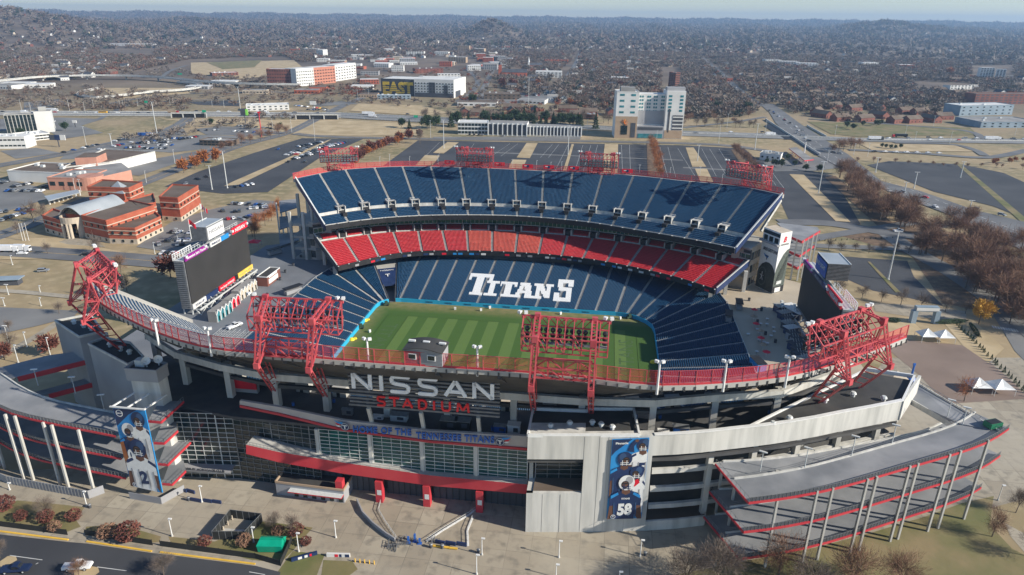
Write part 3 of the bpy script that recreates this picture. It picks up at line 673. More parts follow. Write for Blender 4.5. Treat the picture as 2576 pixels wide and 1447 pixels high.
# parapet with the blue lettering; lower red band; gates
def ribbon(name,top,bot,vs,m,th=.8,root=None,mtop=None):
    mb=MB(); n=len(top)
    T=[Q(*p,v) for p,v in zip(top,vs)]; B=[Q(*p,v) for p,v in zip(bot,vs)]
    for i in range(n-1):
        k=(W(0,1,0)-W(0,0,0))*th
        mb.hexa([B[i],B[i+1],B[i+1]+k,B[i]+k],[T[i],T[i+1],T[i+1]+k,T[i]+k],m,mtop)
    return part(mb,name,root),T,B
pt_=[(603,1008),(700,1024),(860,1057),(1080,1084),(1326,1098)]; pb_=[(603,1020),(700,1040),(860,1079),(1080,1109),(1326,1128)]
pr,PT,PB=ribbon('parapet_band',pt_,pb_,[-98.9,-98.9,-98.6,-98.4,-98.8],parapet_m,root=stadium)
ribbon('red_edge',[(x,y) for x,y in pb_],[(x,y+5.5) for x,y in pb_],[-99.3,-99.3,-99,-98.8,-99.2],red_paint,root=stadium,th=1.2)
rb,RT_,RB_=ribbon('red_entrance_band',[(619,1119),(700,1137),(858,1163),(1080,1196),(1326,1219)],[(619,1142),(700,1163),(858,1191),(1080,1222),(1326,1243)],[-101.5,-100.6,-99.4,-99,-99.6],red_paint,root=stadium,th=4.5,mtop=concrete)
m=MB()
for A,B in zip(RT_[:-1],RT_[1:]):
    for j in range(9): p=A.lerp(B,j/9); m.bar(p,p+Z3*1.1,.06,grey_steel)
    m.bar(A+Z3*1.1,B+Z3*1.1,.08,grey_steel)
part(m,'balcony_rail',rb)
txm=MB(); a,b=PT[2].lerp(PB[2],1),PB[3]
A=Q(887,1092,-99.1);B=Q(1243,1122,-99.1); xd=(B-A).normalized()
# letters follow the band in two straight runs
chunks=[('HOME OF THE',888,1036,1087,1105,1078,1098),('TENNESSEE TITANS',1049,1243,1106,1128,1094,1114)]
for tx,x0,x1,y0,y1,t0,t1 in (('HOME OF THE',889,1035,1096,1110,1080,1094),('TENNESSEE TITANS',1047,1244,1112,1129,1096,1112)):
    A=Q(x0,y0-9,-99.25);B=Q(x1,y1-14,-99.05); d=(B-A); add_text(txm,tx,letter_blue,A.lerp(B,.5),d,(0,0,1),height=2.0,width=d.length,depth=.4,bold=.025,spacing=1.12)
part(txm,'blue_lettering',pr)
def emblem(x,y,v,s,parent):
    mb=MB(); c=Q(x,y,v); X=EX.to_3d(); f=-EY.to_3d()*.12
    def disc(r,m,k):
        pts=[c+X*math.cos(2*math.pi*i/20)*r+Z3*math.sin(2*math.pi*i/20)*r+f*k for i in range(20)]; mb.face(pts,m)
    disc(s,navy,1); disc(s*.86,white_paint,1.3); disc(s*.76,navy,1.6)
    def pg(P,m,k): mb.face([c+X*a*s+Z3*b*s+f*k for a,b in P],m)
    pg([(-.5,.18),(.5,.18),(.5,.42),(-.5,.42)],white_paint,2); pg([(-.13,-.55),(.13,-.55),(.13,.2),(-.13,.2)],white_paint,2); return mb,c,pg
for (x,y,sg) in ((868,1073,-1),(1258,1111,1)):
    mb,c,pg=emblem(x,y,-99.2,1.25,pr)
    pg([(.6*sg,.55),(1.6*sg,.7),(2.4*sg,1.5),(1.5*sg,1.1),(.3*sg,1.05)],skyblue,1.1); pg([(.8*sg,.2),(1.7*sg,.3),(2.2*sg,.85),(1.3*sg,.6)],redpanel,1.2); pg([(.8*sg,-.1),(1.5*sg,-.2),(2.0*sg,.2),(1.3*sg,.2)],white_paint,1.25)
    part(mb,'round_emblem',pr)
gt=MB(); 
for a,b in ((-45,-30.6),(-28,-19.6),(-17.6,-6.2),(-4.4,8.2),(10.2,22)):
    A=W(a,-95.2,0);B=W(b,-95.2,0); g=MB(); g.hexa([A,B,B+Vector((0,.4,0)),A+Vector((0,.4,0))],[A+Z3*5.6,B+Z3*5.6,B+Vector((0,.4,5.6)),A+Vector((0,.4,5.6))],charcoal)
    k=max(2,int((b-a)/1.6))
    for j in range(k+1): p=A.lerp(B,j/k)-EY.to_3d()*.1; g.bar(p,p+Z3*5.6,.12,black_paint)
    part(g,'entrance_gate',stadium)
for u_,v_ in ((-29.4,-100),(-18.7,-98.6),(-5.4,-98.4),(9.2,-98.6)):
    m=MB(); p=W(u_,v_,0); m.box((p.x,p.y,3.4),(1.9,2.0,6.8),red_paint,SA); m.box((p.x,p.y-1.02,3.4),(1.2,.06,1.6),whitewall,SA); part(m,'red_gate_pillar',stadium)
# terrace clutter: grills, cabinets, bins
TC=[]
# block: pale concrete mass with recess window
m=MB(); arcwall(m,22.4,36.3,22.6,29.4,concrete_pale,th=6); arcwall(m,22.4,36.3,0,12.4,concrete_pale,th=1.0); arcwall(m,36.3,53.2,0,29.4,concrete_pale,th=2.2)
arcwall(m,53.2,69,0,3.0,concrete_pale,th=.6)
m.prism(poly_uv([(22.4,-105.1),(24.0,-104.9),(24.0,-93),(22.4,-93)]),0,12.4,concrete_pale); m.prism(poly_uv([(22.4,-99.1),(23.4,-99),(23.4,-93),(22.4,-93)]),12.4,22.6,concrete)
m.prism(poly_uv([(24.0,-98),(36.3,-96.5),(36.3,-92),(24.0,-92)]),0,22.6,concrete_shaded)
m.prism(poly_uv([(22.4,-99),(48,-96),(48,-88),(22.4,-92)]),22.6,27.6,concrete,mtop=black_roof)
bl=part(m,'concrete_block',stadium)
m=MB(); m.prism(poly_uv([(24.0,-104.0),(36.3,-102.3),(36.3,-97.2),(24.0,-98.6)]),12.0,12.7,brown_roof); part(m,'gravel_ledge',bl)
glasswall('recess_glazing',[(24.0,-98.9),(36.2,-97.3)],12.6,22.6,2.9,7,dark_glass,grey_steel,bl)
m=MB()
for P in ([(22.4,-104.9),(44.2,-101.5),(49.5,-100.6)],[(49.5,-100.6),(48.5,-88.5)],[(48.5,-88.5),(36.5,-90.2),(36.5,-91.4),(22.4,-92.5)],[(22.4,-92.5),(22.4,-104.9)]):
    L=[W(*p,0) for p in P]; m.wall([(q.x,q.y) for q in L],29.0,29.9,.5,white_paint)
part(m,'roof_coping',bl)
m=MB(); m.prism(poly_uv([(23,-104),(44.2,-100.8),(48.6,-99.8),(48,-89),(37,-90.8),(37,-91.8),(23,-92.8)]),27,29.1,black_roof); part(m,'roof',bl)
def roofunit(x,y,z,s=1.0,m_=pale_steel,root=stadium):
    mb=MB(); p=G(x,y,z); mb.cyl((p.x,p.y,z),(p.x,p.y,z+.8*s),.55*s,.55*s,m_); mb.cyl((p.x,p.y,z+.8*s),(p.x,p.y,z+1.3*s),.85*s,.5*s,m_); part(mb,'roof_fan',root)
for x,y in ((1385,1077),(1433,1070),(1490,1068),(1512,1073),(1540,1080)): roofunit(x,y,29.1)
# vertical control joints
m=MB()
for u_ in (26.5,31,36.3,40,42.2,47.5): p=W(u_,arcv(u_)-.02,0); m.box((p.x,p.y,(14.7 if u_>36 else 6)),(.07,.06,(29 if u_>36 else 12)),concrete,SA)
part(m,'wall_joint',bl)
# right concrete band on the arc, its roof, floors and frames below
m=MB(); arcwall(m,53.2,120.8,23.4,29.4,concrete_pale,th=.7); e=[(120.8,-73.1),(131.5,-57)]; L=poly_uv(e); m.wall(L,23.4,29.4,.7,concrete_pale); tb=part(m,'terrace_band',stadium)
m=MB(); pts=[W(u_,arcv(u_)+.35,0) for u_ in (53.2,60,66.5,73.5,80.5,87.5,95,102.4,111.5,120.8)]; m.wall([(p.x,p.y) for p in pts],29.4,29.65,1.0,white_paint); part(m,'coping',tb)
r1_=[S(x,y,28.6) for x,y in ((2271,1012),(2095,966),(2000,1010),(1938,1066),(2130,1040))]
m=MB(); rp=[(76,-92.4),(87.5,-88.2),(102.4,-81.2),(120.6,-72.4),(129,-58.5),(117,-55.5),(103,-66),(88,-81)]
m.prism(poly_uv(rp),24,28.4,black_roof); rf=part(m,'terrace_roof',stadium)
m=MB(); L=poly_uv([(120.8,-72.8),(130,-57),(117,-54.5)]); m.wall(L,28.4,29.5,.5,white_paint); L=poly_uv([(117,-55),(88,-81.4),(76,-92.6)]); m.wall(L,28.4,29.0,.5,white_paint); part(m,'coping',rf)
for x,y in ((2145,997),(2075,1012),(2222,1008),(1985,1058),(1944,1072)): roofunit(x,y,28.4,1.1,root=stadium)
fr=MB()
for z in (5.2,10.6,16.2,21.4):
    arcwall(fr,53.8,122,z,z+1.3,concrete_pale,off=2.2,th=1.0); 
arcwall(fr,53.8,122,0,23.4,concrete_shaded,off=9,th=.6)
part(fr,'open_storeys',stadium)
for u_ in (68.5,80,92,104,116): 
    m=MB(); p=W(u_,arcv(u_)+2.4,0); m.box((p.x,p.y,11.7),(1.4,1.4,23.4),concrete_pale,SA+math.radians(20)); part(m,'frame_column',stadium)
m=MB()
for k,u_ in enumerate((72,82,92,102,112)):
    p=W(u_,arcv(u_)+6,0); q=W(u_+9,arcv(u_+9)+6,0); z=6+5.4*(k%3); m.bar((p.x,p.y,z),(q.x,q.y,z+5.2),2.6,concrete,h=.5)
part(m,'escalator_flight',stadium)
m=MB(); m.prism(poly_uv([(53.4,-99.4),(69,-95),(69,-88),(53.4,-92)]),1.5,2.4,brown_roof); part(m,'gravel_ledge',stadium)
# big bottom bowl wall seen under the terraces at the left
m=MB()
for z in (12.5,): m.prism(poly_uv([(-106,-72),(-79,-90),(-77,-84),(-95,-64)]),0,12,concrete_shaded)
part(m,'left_core',stadium)
# ---------------------------------------------------------------- stair tower with top box and landing balconies
tw=thing('stair_tower','concrete stair tower with grey rooftop box and red edged landings, beside a player banner','tower',tuple(W(-82,-97,0)))
m=MB(); m.prism(poly_uv([(-86,-99.6),(-78.1,-99.4),(-77.6,-96.2),(-86,-94)]),0,32.6,concrete_pale,mtop=grey_roof); part(m,'shaft',tw)
m=MB(); m.prism(poly_uv([(-86.7,-100.2),(-77.7,-100),(-77.4,-95.6),(-86.7,-93.4)]),32.6,35.7,greywall,mtop=black_roof); hb=part(m,'rooftop_box',tw)
m=MB(); L=poly_uv([(-86.7,-100.2),(-77.7,-100),(-77.4,-95.6),(-86.7,-93.4),(-86.7,-100.2)]); m.wall(L,35.7,36.4,.35,greywall)
part(m,'roof_edge',hb)
for k,(du,dv) in enumerate(((-3.0,1.2),(.8,2.8))):
    m=MB(); c=W(-82.0+2.6*k,-97.6+1.4*k,0); c=Vector((c.x,c.y,37.6)); n=Vector((.55,-.6,.55)).normalized(); a=n.cross(Z3).normalized(); b_=a.cross(n)
    for r_,off in ((1.35,0),(1.0,-.22),(.5,-.36)):
        pass
    ringp=[[c+a*math.cos(2*math.pi*j/16)*r_+b_*math.sin(2*math.pi*j/16)*r_+n*o_ for j in range(16)] for r_,o_ in ((1.15,0),(.8,-.25),(.35,-.38))]
    for A_,B_ in zip(ringp[:-1],ringp[1:]):
        for j in range(16): m.face([A_[j],A_[(j+1)%16],B_[(j+1)%16],B_[j]],white_paint)
    m.face(ringp[-1],white_paint); m.bar(c-n*.3-Z3*0,(c.x,c.y,35.75),.25,pale_steel); m.build('satellite_dish',loc=(c.x,c.y,35.75),label=('white satellite dish on the stair tower roof, nearest the front edge','round white satellite dish on the stair tower roof, at its right rear')[k],cat='satellite dish')
m=MB(); c=W(-84,-97,0); m.box((c.x,c.y,36.7),(2.6,1.8,1.9),pale_steel,SA); m.build('air_handler',loc=(c.x,c.y,35.75),label='pale air handling unit beside the dishes on the stair tower roof',cat='air unit')
for k,(z,lf_,tp_,rt_) in enumerate(((25,(372,1058),(405,1061),(462,1009)),(18.6,(387,1113),(413,1114),(447,1083)),(12,(398,1166),(422,1168),(480,1111)),(5.7,(408,1216),(433,1218),(467,1184)))):
    m=MB(); P=[S(*lf_,z),S(*tp_,z),S(*rt_,z),(-77.4,-96.6),(-80,-99.6)]
    m.prism(poly_uv(P),z-.35,z,grey_deck); e=[W(*P[i],0) for i in range(0,3)]
    m.wall([(p.x,p.y) for p in e],z-.6,z+.05,.25,red_paint); bal=part(m,'landing',tw)
    f=MB()
    for A,B in zip(e[:-1],e[1:]):
        n_=max(2,int((B-A).length/1.2))
        for j in range(n_+1): p=A.lerp(B,j/n_); f.bar(p+Z3*z,p+Z3*(z+1.3),.07,grey_steel)
        for h_ in (.6,1.3): f.bar(A+Z3*(z+h_),B+Z3*(z+h_),.07,grey_steel)
    part(f,'handrail',bal)
m=MB(); 
for u_ in (-86.7,-82.5,-77.6):
    A=W(u_,-107.4,28.8);B=W(u_+.8,-99,28.4); m.bar(A,B,.35,white_paint)
m.bar(W(-87.2,-107.5,28.9),W(-76.9,-107.9,29.2),.35,white_paint); part(m,'banner_outriggers',tw)
# ---------------------------------------------------------------- player banners
def banner(name,label,TL,TR,BL,BR,th,mk,cat='banner'):
    "TL.. world corners; mk(add) draws shapes in unit coordinates x 0..1, y 0..1 (0 top)"
    r=thing(name,label,cat,tuple((BL+BR)/2)); m=MB(); n=(TR-TL).cross(BL-TL).normalized(); 
    if n.y>0: n=-n
    back=-n*th
    m.hexa([BL+back,BR+back,BR,BL][::-1],[TL+back,TR+back,TR,TL][::-1],skyblue); part(m,'banner_sheet',r)
    mb=MB(); lay=[0]
    def P(x,y,k): return TL.lerp(TR,x).lerp(BL.lerp(BR,x),y)+n*(.02+.006*k)
    def add(pts,mt):
        lay[0]+=1; pts=[(min(.99,max(.01,x)),min(.99,max(.004,y))) for x,y in pts]; mb.face([P(x,y,lay[0]) for x,y in pts],mt)
    def ell(cx,cy,rx,ry,mt,n_=18,a0=0,a1=360,rot=0):
        asp=((BL-TL).length/(TR-TL).length)
        out=[]
        for i in range(n_):
            t_=math.radians(lerp(a0,a1,i/(n_ if a1-a0==360 else n_-1))); x=rx*math.cos(t_);y=-ry*math.sin(t_); c_,s_=math.cos(rot),math.sin(rot); out.append((cx+(x*c_-y*s_),cy+(x*s_+y*c_)/asp))
        add(out,mt)
    def txt(s,x,y,h,w,mt,bold=.03):
        lay[0]+=1; add_text(mb,s,mt,P(x,y,lay[0]+1),TR-TL,TL-BL,height=h*(BL-TL).length,width=w*(TR-TL).length,depth=.01,bold=bold)
    mk(add,ell,txt); part(mb,'print',r); return r
navy2=mat('navy_fold_print',(0.03,0.07,0.16),rough=.6)
def player(add,ell,txt,cx,cy,s,jersey,helmet,num,asp,face=1,arms=True):
    # torso, pads, arms, neck, helmet with facemask (flat print on the banner)
    y=lambda d:cy+d*s/asp; X=lambda d:cx+d*s
    if arms:
        add([(X(-.62),y(.25)),(X(-.40),y(.2)),(X(-.42),y(1.0)),(X(-.60),y(1.5)),(X(-.78),y(1.45))],skin); add([(X(.62),y(.25)),(X(.40),y(.2)),(X(.42),y(1.0)),(X(.58),y(1.5)),(X(.76),y(1.45))],skin)
    add([(X(-.20),y(-.05)),(X(-.52),y(.06)),(X(-.68),y(.34)),(X(-.66),y(.62)),(X(-.44),y(.60)),(X(-.42),y(1.7)),(X(.42),y(1.7)),(X(.44),y(.60)),(X(.66),y(.62)),(X(.68),y(.34)),(X(.52),y(.06)),(X(.20),y(-.05))],jersey)
    oth=white_paint if jersey is navy else navy
    add([(X(-.62),y(.16)),(X(-.34),y(.02)),(X(-.30),y(.12)),(X(-.62),y(.30))],skyblue if jersey is navy else oth); add([(X(.62),y(.16)),(X(.34),y(.02)),(X(.30),y(.12)),(X(.62),y(.30))],skyblue if jersey is navy else oth)
    add([(X(-.16),y(-.25)),(X(.16),y(-.25)),(X(.18),y(.05)),(X(0),y(.14)),(X(-.18),y(.05))],skin)
    ell(cx,cy-.40*s/asp,.34*s,.38*s,helmet); ell(cx+.1*s*face,cy-.5*s/asp,.16*s,.2*s,navy2 if helmet is navy else greywall); ell(cx-.06*s*face,cy-.32*s/asp,.17*s,.19*s,black_paint); ell(cx-.06*s*face,cy-.33*s/asp,.12*s,.13*s,skin); ell(cx-.06*s*face,cy-.37*s/asp,.13*s,.04*s,black_paint)
    for fx in (-.5,-.2,.16,.42): add([(X(fx),y(.5)),(X(fx+.05),y(.45)),(X(fx+.09),y(1.0)),(X(fx+.03),y(1.5))],navy2 if jersey is navy else greywall)
    for d in (-.24,-.16): add([(X(-.20),y(d)),(X(.18),y(d)),(X(.18),y(d+.028)),(X(-.20),y(d+.028))],white_paint if helmet is not white_paint else navy)
    for d in (-.12,.08): add([(X(d),y(-.34)),(X(d+.03),y(-.34)),(X(d+.03),y(-.10)),(X(d),y(-.10))],white_paint if helmet is not white_paint else navy)
    if num: txt(num,cx,cy+1.05*s/asp,.55*s/asp,.62*s if len(num)>1 else .34*s,oth,bold=.05)
def bl_draw(add,ell,txt):
    asp=2.4
    add([(0,0),(.75,0),(.45,.07),(0,.22)],navy); ell(.17,.06,.11,.11,white_paint); ell(.17,.06,.085,.085,navy); txt('NISSAN',.17,.066,.014,.2,white_paint)
    player(add,ell,txt,.72,.22,.62,white_paint,navy,'',asp); player(add,ell,txt,.36,.36,.62,navy,white_paint,'00',asp)
    add([(.0,.42),(.12,.40),(.16,.62),(.05,.66),(.0,.62)],rust_leaf)
    player(add,ell,txt,.54,.59,.74,white_paint,navy,'2',asp); ell(.17,.955,.07,.07,white_paint); ell(.17,.955,.055,.055,navy); txt('T',.17,.967,.025,.06,white_paint)
banner('player_banner','tall blue banner of three players, lowest in a white number 2 jersey',W(-86.6,-107.3,28.4),W(-77.1,-107.8,29.0),W(-86.6,-107.2,3.6),W(-77.1,-107.8,2.8),.3,bl_draw)
def br_draw(add,ell,txt):
    asp=2.3
    add([(0,0),(.55,0),(.1,.15),(0,.2)],navy); txt('Pinnacle',.27,.062,.026,.34,white_paint)
    player(add,ell,txt,.86,.17,.55,white_paint,navy,'5',asp); add([(.62,.16),(.44,.14),(.5,.06),(.64,.005),(.72,.02),(.60,.09)],navy); ell(.67,.02,.05,.05,skin)
    player(add,ell,txt,.38,.34,.60,navy,navy,'',asp,-1); player(add,ell,txt,.74,.50,.56,white_paint,navy,'',asp); add([(.62,.52),(.78,.48),(.84,.53),(.7,.58)],redpanel)
    player(add,ell,txt,.48,.64,.66,navy,white_paint,'58',asp,1); txt('TITANS',.48,.735,.022,.24,white_paint)
    ell(.17,.955,.07,.07,white_paint); ell(.17,.955,.055,.055,navy); txt('T',.17,.967,.025,.06,white_paint)
bu0,bu1=43.0,52.0
banner('player_banner','tall blue banner of four players with a white number 58 at its foot',W(bu0,arcv(bu0)-.5,28.7),W(bu1,arcv(bu1)-.5,29.0),W(bu0,arcv(bu0)-.5,4.6),W(bu1,arcv(bu1)-.5,4.6),.2,br_draw)
# ---------------------------------------------------------------- big slatted name sign
sg_=thing('slatted_sign','huge grey slatted sign with white NISSAN and red STADIUM letters above the terrace','sign',tuple(W(-6,-100,26)))
def SGp(x,z,o=0): return W(x,-100-o,z)
m=MB()
for j in range(11):
    z=31.0+j*1.05; a=-24.8 if j in (0,10) else -24.4; m.bar(SGp(a,z),SGp(14.7,z),.5,grey_sign,h=.5)
part(m,'slats',sg_)
for u_ in (-20,-6,9):
    m=MB(); m.bar(SGp(u_,30.3,-.7),SGp(u_,41.8,-.7),.6,grey_steel); m.bar(SGp(u_,29.8,-.9),W(u_,-96.5,22),.9,concrete_pale); m.bar(SGp(u_,36,-.7),W(u_,-91,34.5),.35,red_steel); part(m,'sign_post',sg_)
def strokes(mb,segs,x0,w,z0,h,m,t_=.85,dp=.45):
    for s in segs:
        for (ax,az),(bx,bz) in zip(s[:-1],s[1:]):
            a=SGp(x0+ax*w,z0+az*h,.75);b=SGp(x0+bx*w,z0+bz*h,.75); mb.bar(a,b,t_,m,h=dp,up=EY.to_3d())
            if abs(bx-ax)>.04 and abs(bz-az)>.02 or 1:
                for q in ((a,b) if len(s)>3 else ()): mb.cyl(q-EY.to_3d()*dp*.49,q+EY.to_3d()*dp*.49,t_*.5,t_*.5,m,n=10)
            for q in (a,b): pass
LET={'N':[[(0,0),(0,1)],[(0,.97),(1,.03)],[(1,0),(1,1)]],'I':[[(.0,0),(.0,1)]],
 'S':[[(1,1),(.22,1),(.05,.93),(0,.77),(.05,.6),(.2,.53),(.8,.47),(.95,.4),(1,.23),(.95,.07),(.8,0),(0,0)]],
 'A':[[(0,0),(.5,1.0)],[(.5,1.0),(1,0)],[(.22,.3),(.78,.3)]],
 'T':[[(0,1),(1,1)],[(.5,1),(.5,0)]],'D':[[(0,0),(0,1),(.6,1),(.92,.8),(1,.5),(.92,.2),(.6,0),(0,0)]],
 'U':[[(0,1),(0,.25),(.2,.02),(.8,.02),(1,.25),(1,1)]],'M':[[(0,0),(.08,1)],[(.08,1),(.5,.2)],[(.5,.2),(.92,1)],[(.92,1),(1,0)]]}
for ch,x0,w in (('N',-22.8,4.4),('I',-15.5,0),('S',-12.8,4.4),('S',-5.6,4.3),('A',1.0,5.2),('N',8.4,4.5)):
    m=MB(); strokes(m,LET[ch],x0,w,36.3,4.3,letter_white,.95); part(m,'white_letter',sg_)
for ch,x0,w in (('S',-16.7,1.8),('T',-13.7,2.7),('A',-10.1,2.4),('D',-5.9,1.9),('I',-2.0,0),('U',.1,2.0),('M',4.0,2.9)):
    m=MB(); strokes(m,LET[ch],x0,w,31.9,2.5,letter_red,.52); part(m,'red_letter',sg_)
# ---------------------------------------------------------------- lighting gantries
def gantry(label,E0,E1,K0,K1,T0,T1,Ft0,Ft1,side,lamp_rows=2):
    """E elbows, K knees, T inner top ends, Ft feet: world points, 0/1 the two legs; side = direction to the pitch"""
    c=(E0+E1)/2; r=thing('lighting_gantry',label,'lighting gantry',(c.x,c.y,min(Ft0.z,Ft1.z)),'red lighting gantries round the stadium rim')
    X=(K1-K0).normalized(); inn=((T0-K0)-X*(T0-K0).dot(X)); inn.z=0; inn.normalize(); w=.34
    legs=[]
    for E_,K_,T_,F_ in ((E0,K0,T0,Ft0),(E1,K1,T1,Ft1)):
        m=MB(); E2=E_+inn*3.6+Z3*2.2; K2=K_+inn*4.6-Z3*3.0; T2=T_-Z3*4.2; mid=K_.lerp(E_,.45)+inn*.0
        waist=K_.lerp(E_,.55)+inn*3.0
        for sgn in (-.55,.55):
            o=X*sgn
            m.path([F_+o,E_+o,K_+o,T_+o],w,red_steel); m.path([F_+inn*1.6+Z3*1.0+o,E2+o,waist+o,K2+o],w*.8,red_steel)
            m.bar(E_+o,waist+o,w*.6,red_steel); m.bar(K_+o,waist+o,w*.7,red_steel); m.bar(E_+o,E2+o,w*.7,red_steel); m.bar(K_+o,K2+o,w*.6,red_steel); m.bar(K_.lerp(E_,.52)+o,waist+o,w*.6,red_steel); m.bar(K2+o,T_.lerp(K_,.45)+o,w*.6,red_steel); m.bar(K2+o,T2+o,w*.8,red_steel)
        for A,B,n_ in ((F_,E_,9),(E_,K_,10),(K_,T_,7)):
            for j in range(n_+1): p=A.lerp(B,j/n_); m.bar(p-X*.55,p+X*.55,.2,red_steel)
        for p in (E_,K_,T_): m.box(p,(1.3,1.0,1.5),red_steel,math.atan2(X.y,X.x))
        for j in range(6):
            p=(F_+inn*1.6+Z3).lerp(E2,j/6); q=F_.lerp(E_,(j+1)/6); m.bar(p,q,.2,red_steel)
        part(m,'leg',r); m=MB(); m.box((F_.x,F_.y,F_.z-1.0),(1.5,1.5,2.0),concrete_pale,SA); part(m,'pedestal',r)
    # box truss carried between and beyond the legs
    L=(T1-T0).length; ext=3.2; A0=T0-X*ext; A1=T1+X*ext; down=-Z3*7.2-inn*1.0; mid1=-Z3*2.6+inn*.6; mid2=-Z3*4.4+inn*.3; bk_=-inn*4.0-Z3*3.4
    m=MB()
    for o,w_ in ((Vector((0,0,0)),.34),(mid1,.28),(mid2,.26),(down,.34),(down-inn*2.6,.28),(bk_,.28)): m.bar(A0+o,A1+o,w_,red_steel)
    n_=10
    for j in range(n_+1):
        p=A0.lerp(A1,j/n_); q=A0.lerp(A1,(j+ (1 if j<n_/2 else -1))/n_)
        m.bar(p,p+down,.19,red_steel); m.bar(p,q+mid1,.19,red_steel); m.bar(p+down,p+down-inn*2.6,.15,red_steel); m.bar(p,p+bk_,.16,red_steel); m.bar(p+bk_,p+down-inn*2.6,.2,red_steel)
        if j%2==0 and j<n_: m.bar(p+bk_,A0.lerp(A1,(j+1)/n_)+down-inn*2.6,.18,red_steel); m.bar(p+mid2,A0.lerp(A1,(j+1)/n_)+down,.18,red_steel)
        m.box(p+Z3*-.25,(.9,.6,.7),red_steel,math.atan2(X.y,X.x))
    for p in (A0,A1): m.bar(p+down,p+mid2*.5+down*.2,.2,red_steel)
    m.path([A0,A0+down,A0+down-inn*2.6,A0+bk_,A0],.24,red_steel); m.path([A1,A1+down,A1+down-inn*2.6,A1+bk_,A1],.24,red_steel)
    part(m,'truss',r)
    # maintenance walkway
    m=MB(); m.bar(A0+down+Z3*.9+inn*.5,A1+down+Z3*.9+inn*.5,1.2,grey_steel,h=.15); m.bar(A0+down+Z3*2+inn*1.1,A1+down+Z3*2+inn*1.1,.1,grey_steel)
    for j in range(14): p=A0.lerp(A1,j/13)+down+Z3*.9+inn*1.1; m.bar(p,p+Z3*1.1,.08,grey_steel)
    part(m,'walkway',r)
    # floodlights facing the pitch
    tmpl=None
    for row,zz in enumerate((3.6,4.9,6.0)[:lamp_rows+1]):
        for j in range(13):
            p=A0.lerp(A1,(j+.5)/13)-Z3*zz+inn*.9
            if tmpl is None:
                fm_=MB(); d=(inn*.9-Z3*.45).normalized(); fm_.cyl(-d*.35,d*.35,.28,.62,black_paint,n=10); fm_.cyl(d*.35,d*.38,.55,.55,lamp_glass,n=10); tmpl=fm_.build('floodlight'); tmpl.parent=r; tmpl.location=p-Vector(r.location)
            else:
                c_=tmpl.copy(); COL.objects.link(c_); c_.parent=r; c_.location=p-Vector(r.location)
    # white camera-like lamps on the top corners
    for p in (A0,A1):
        m=MB(); 
        for k in (-.9,.5): q=p+X*k+Z3*.7; m.box(q,(.8,.8,.6),white_paint,math.atan2(X.y,X.x)+.5*k); m.bar(q-Z3*.7,q,.15,pale_steel)
        part(m,'corner_lamp',r)
    # lattice girder between the legs at rim height
    m=MB(); a0,a1=E0.lerp(K0,.52)+inn*2.6,E1.lerp(K1,.52)+inn*2.6; b0,b1=E0.lerp(K0,.08)+inn*3.4,E1.lerp(K1,.08)+inn*3.4; c0_,c1_=E0.lerp(K0,.3)+inn*3,E1.lerp(K1,.3)+inn*3
    for p,q in ((a0,a1),(b0,b1),(c0_,c1_)): m.bar(p,q,.38,red_steel)
    for t0_,t1_ in ((0,.25),(.25,.5),(.5,.75),(.75,1)):
        m.bar(a0.lerp(a1,t0_ if t0_ in(.25,.75) else t1_) ,c0_.lerp(c1_,t1_ if t0_ in(.25,.75) else t0_),.26,red_steel); m.bar(c0_.lerp(c1_,t0_),b0.lerp(b1,t1_),.26,red_steel)
    for t_ in (.25,.5,.75): m.bar(a0.lerp(a1,t_),b0.lerp(b1,t_),.26,red_steel)
    part(m,'cross_girder',r)
    return r
def gpx(label,k0,k1,e0,e1,t0,t1,f0,f1,zf=24,zk=60,ze=48,zt=62):
    gantry(label,G(*e0,ze),G(*e1,ze),G(*k0,zk),G(*k1,zk),G(*t0,zt),G(*t1,zt),G(*f0,zf),G(*f1,zf),1)
gpx('red lighting gantry on the near rim right of the slatted sign',(1346,853),(1493,864),(1336,977),(1486,988),(1353,795),(1497,806),(1344,1044),(1487,1051))
gpx('red lighting gantry on the near rim left of the slatted sign',(651.6,801),(784.5,809),(645.8,920),(776.8,930.5),(668,748),(826,755),(694,992),(823,1005))
gpx('red lighting gantry at the near right corner of the rim',(2124.6,840),(2224.7,806.7),(2137,961),(2240.4,921.5),(2062,812),(2166,780),(2049.5,1022),(2150,985))
gpx('red lighting gantry at the near left corner of the rim, standing outermost',(224,703.7),(191.2,665.7),(209.2,809.6),(175.2,761.7),(283,663.7),(245.2,630.7),(303,880),(262,838),zf=30)
def gfar(label,c,ang):
    X=Vector((math.cos(ang),math.sin(ang)));N_=Vector((-X.y,X.x)) # N_ outward
    def P(x,y,z): q=Vector(c)+X*x+N_*y; return W(q.x,q.y,z)
    gantry(label,P(-6.4,18,47),P(6.4,18,47),P(-6.4,16,59),P(6.4,16,59),P(-6.4,2,61.3),P(6.4,2,61.3),P(-6.4,17,36),P(6.4,17,36),1)
gfar('red lighting gantry on the far rim nearest the video board with the white box',(-98,89),math.radians(20))
gfar('red lighting gantry on the far rim, second from its left end',(-30.2,103),math.radians(1))
gfar('red lighting gantry on the far rim, second from its right end',(34.3,100.5),math.radians(-5))
gfar('red lighting gantry on the far rim above the white tyre tower',(102.5,87),math.radians(-38))
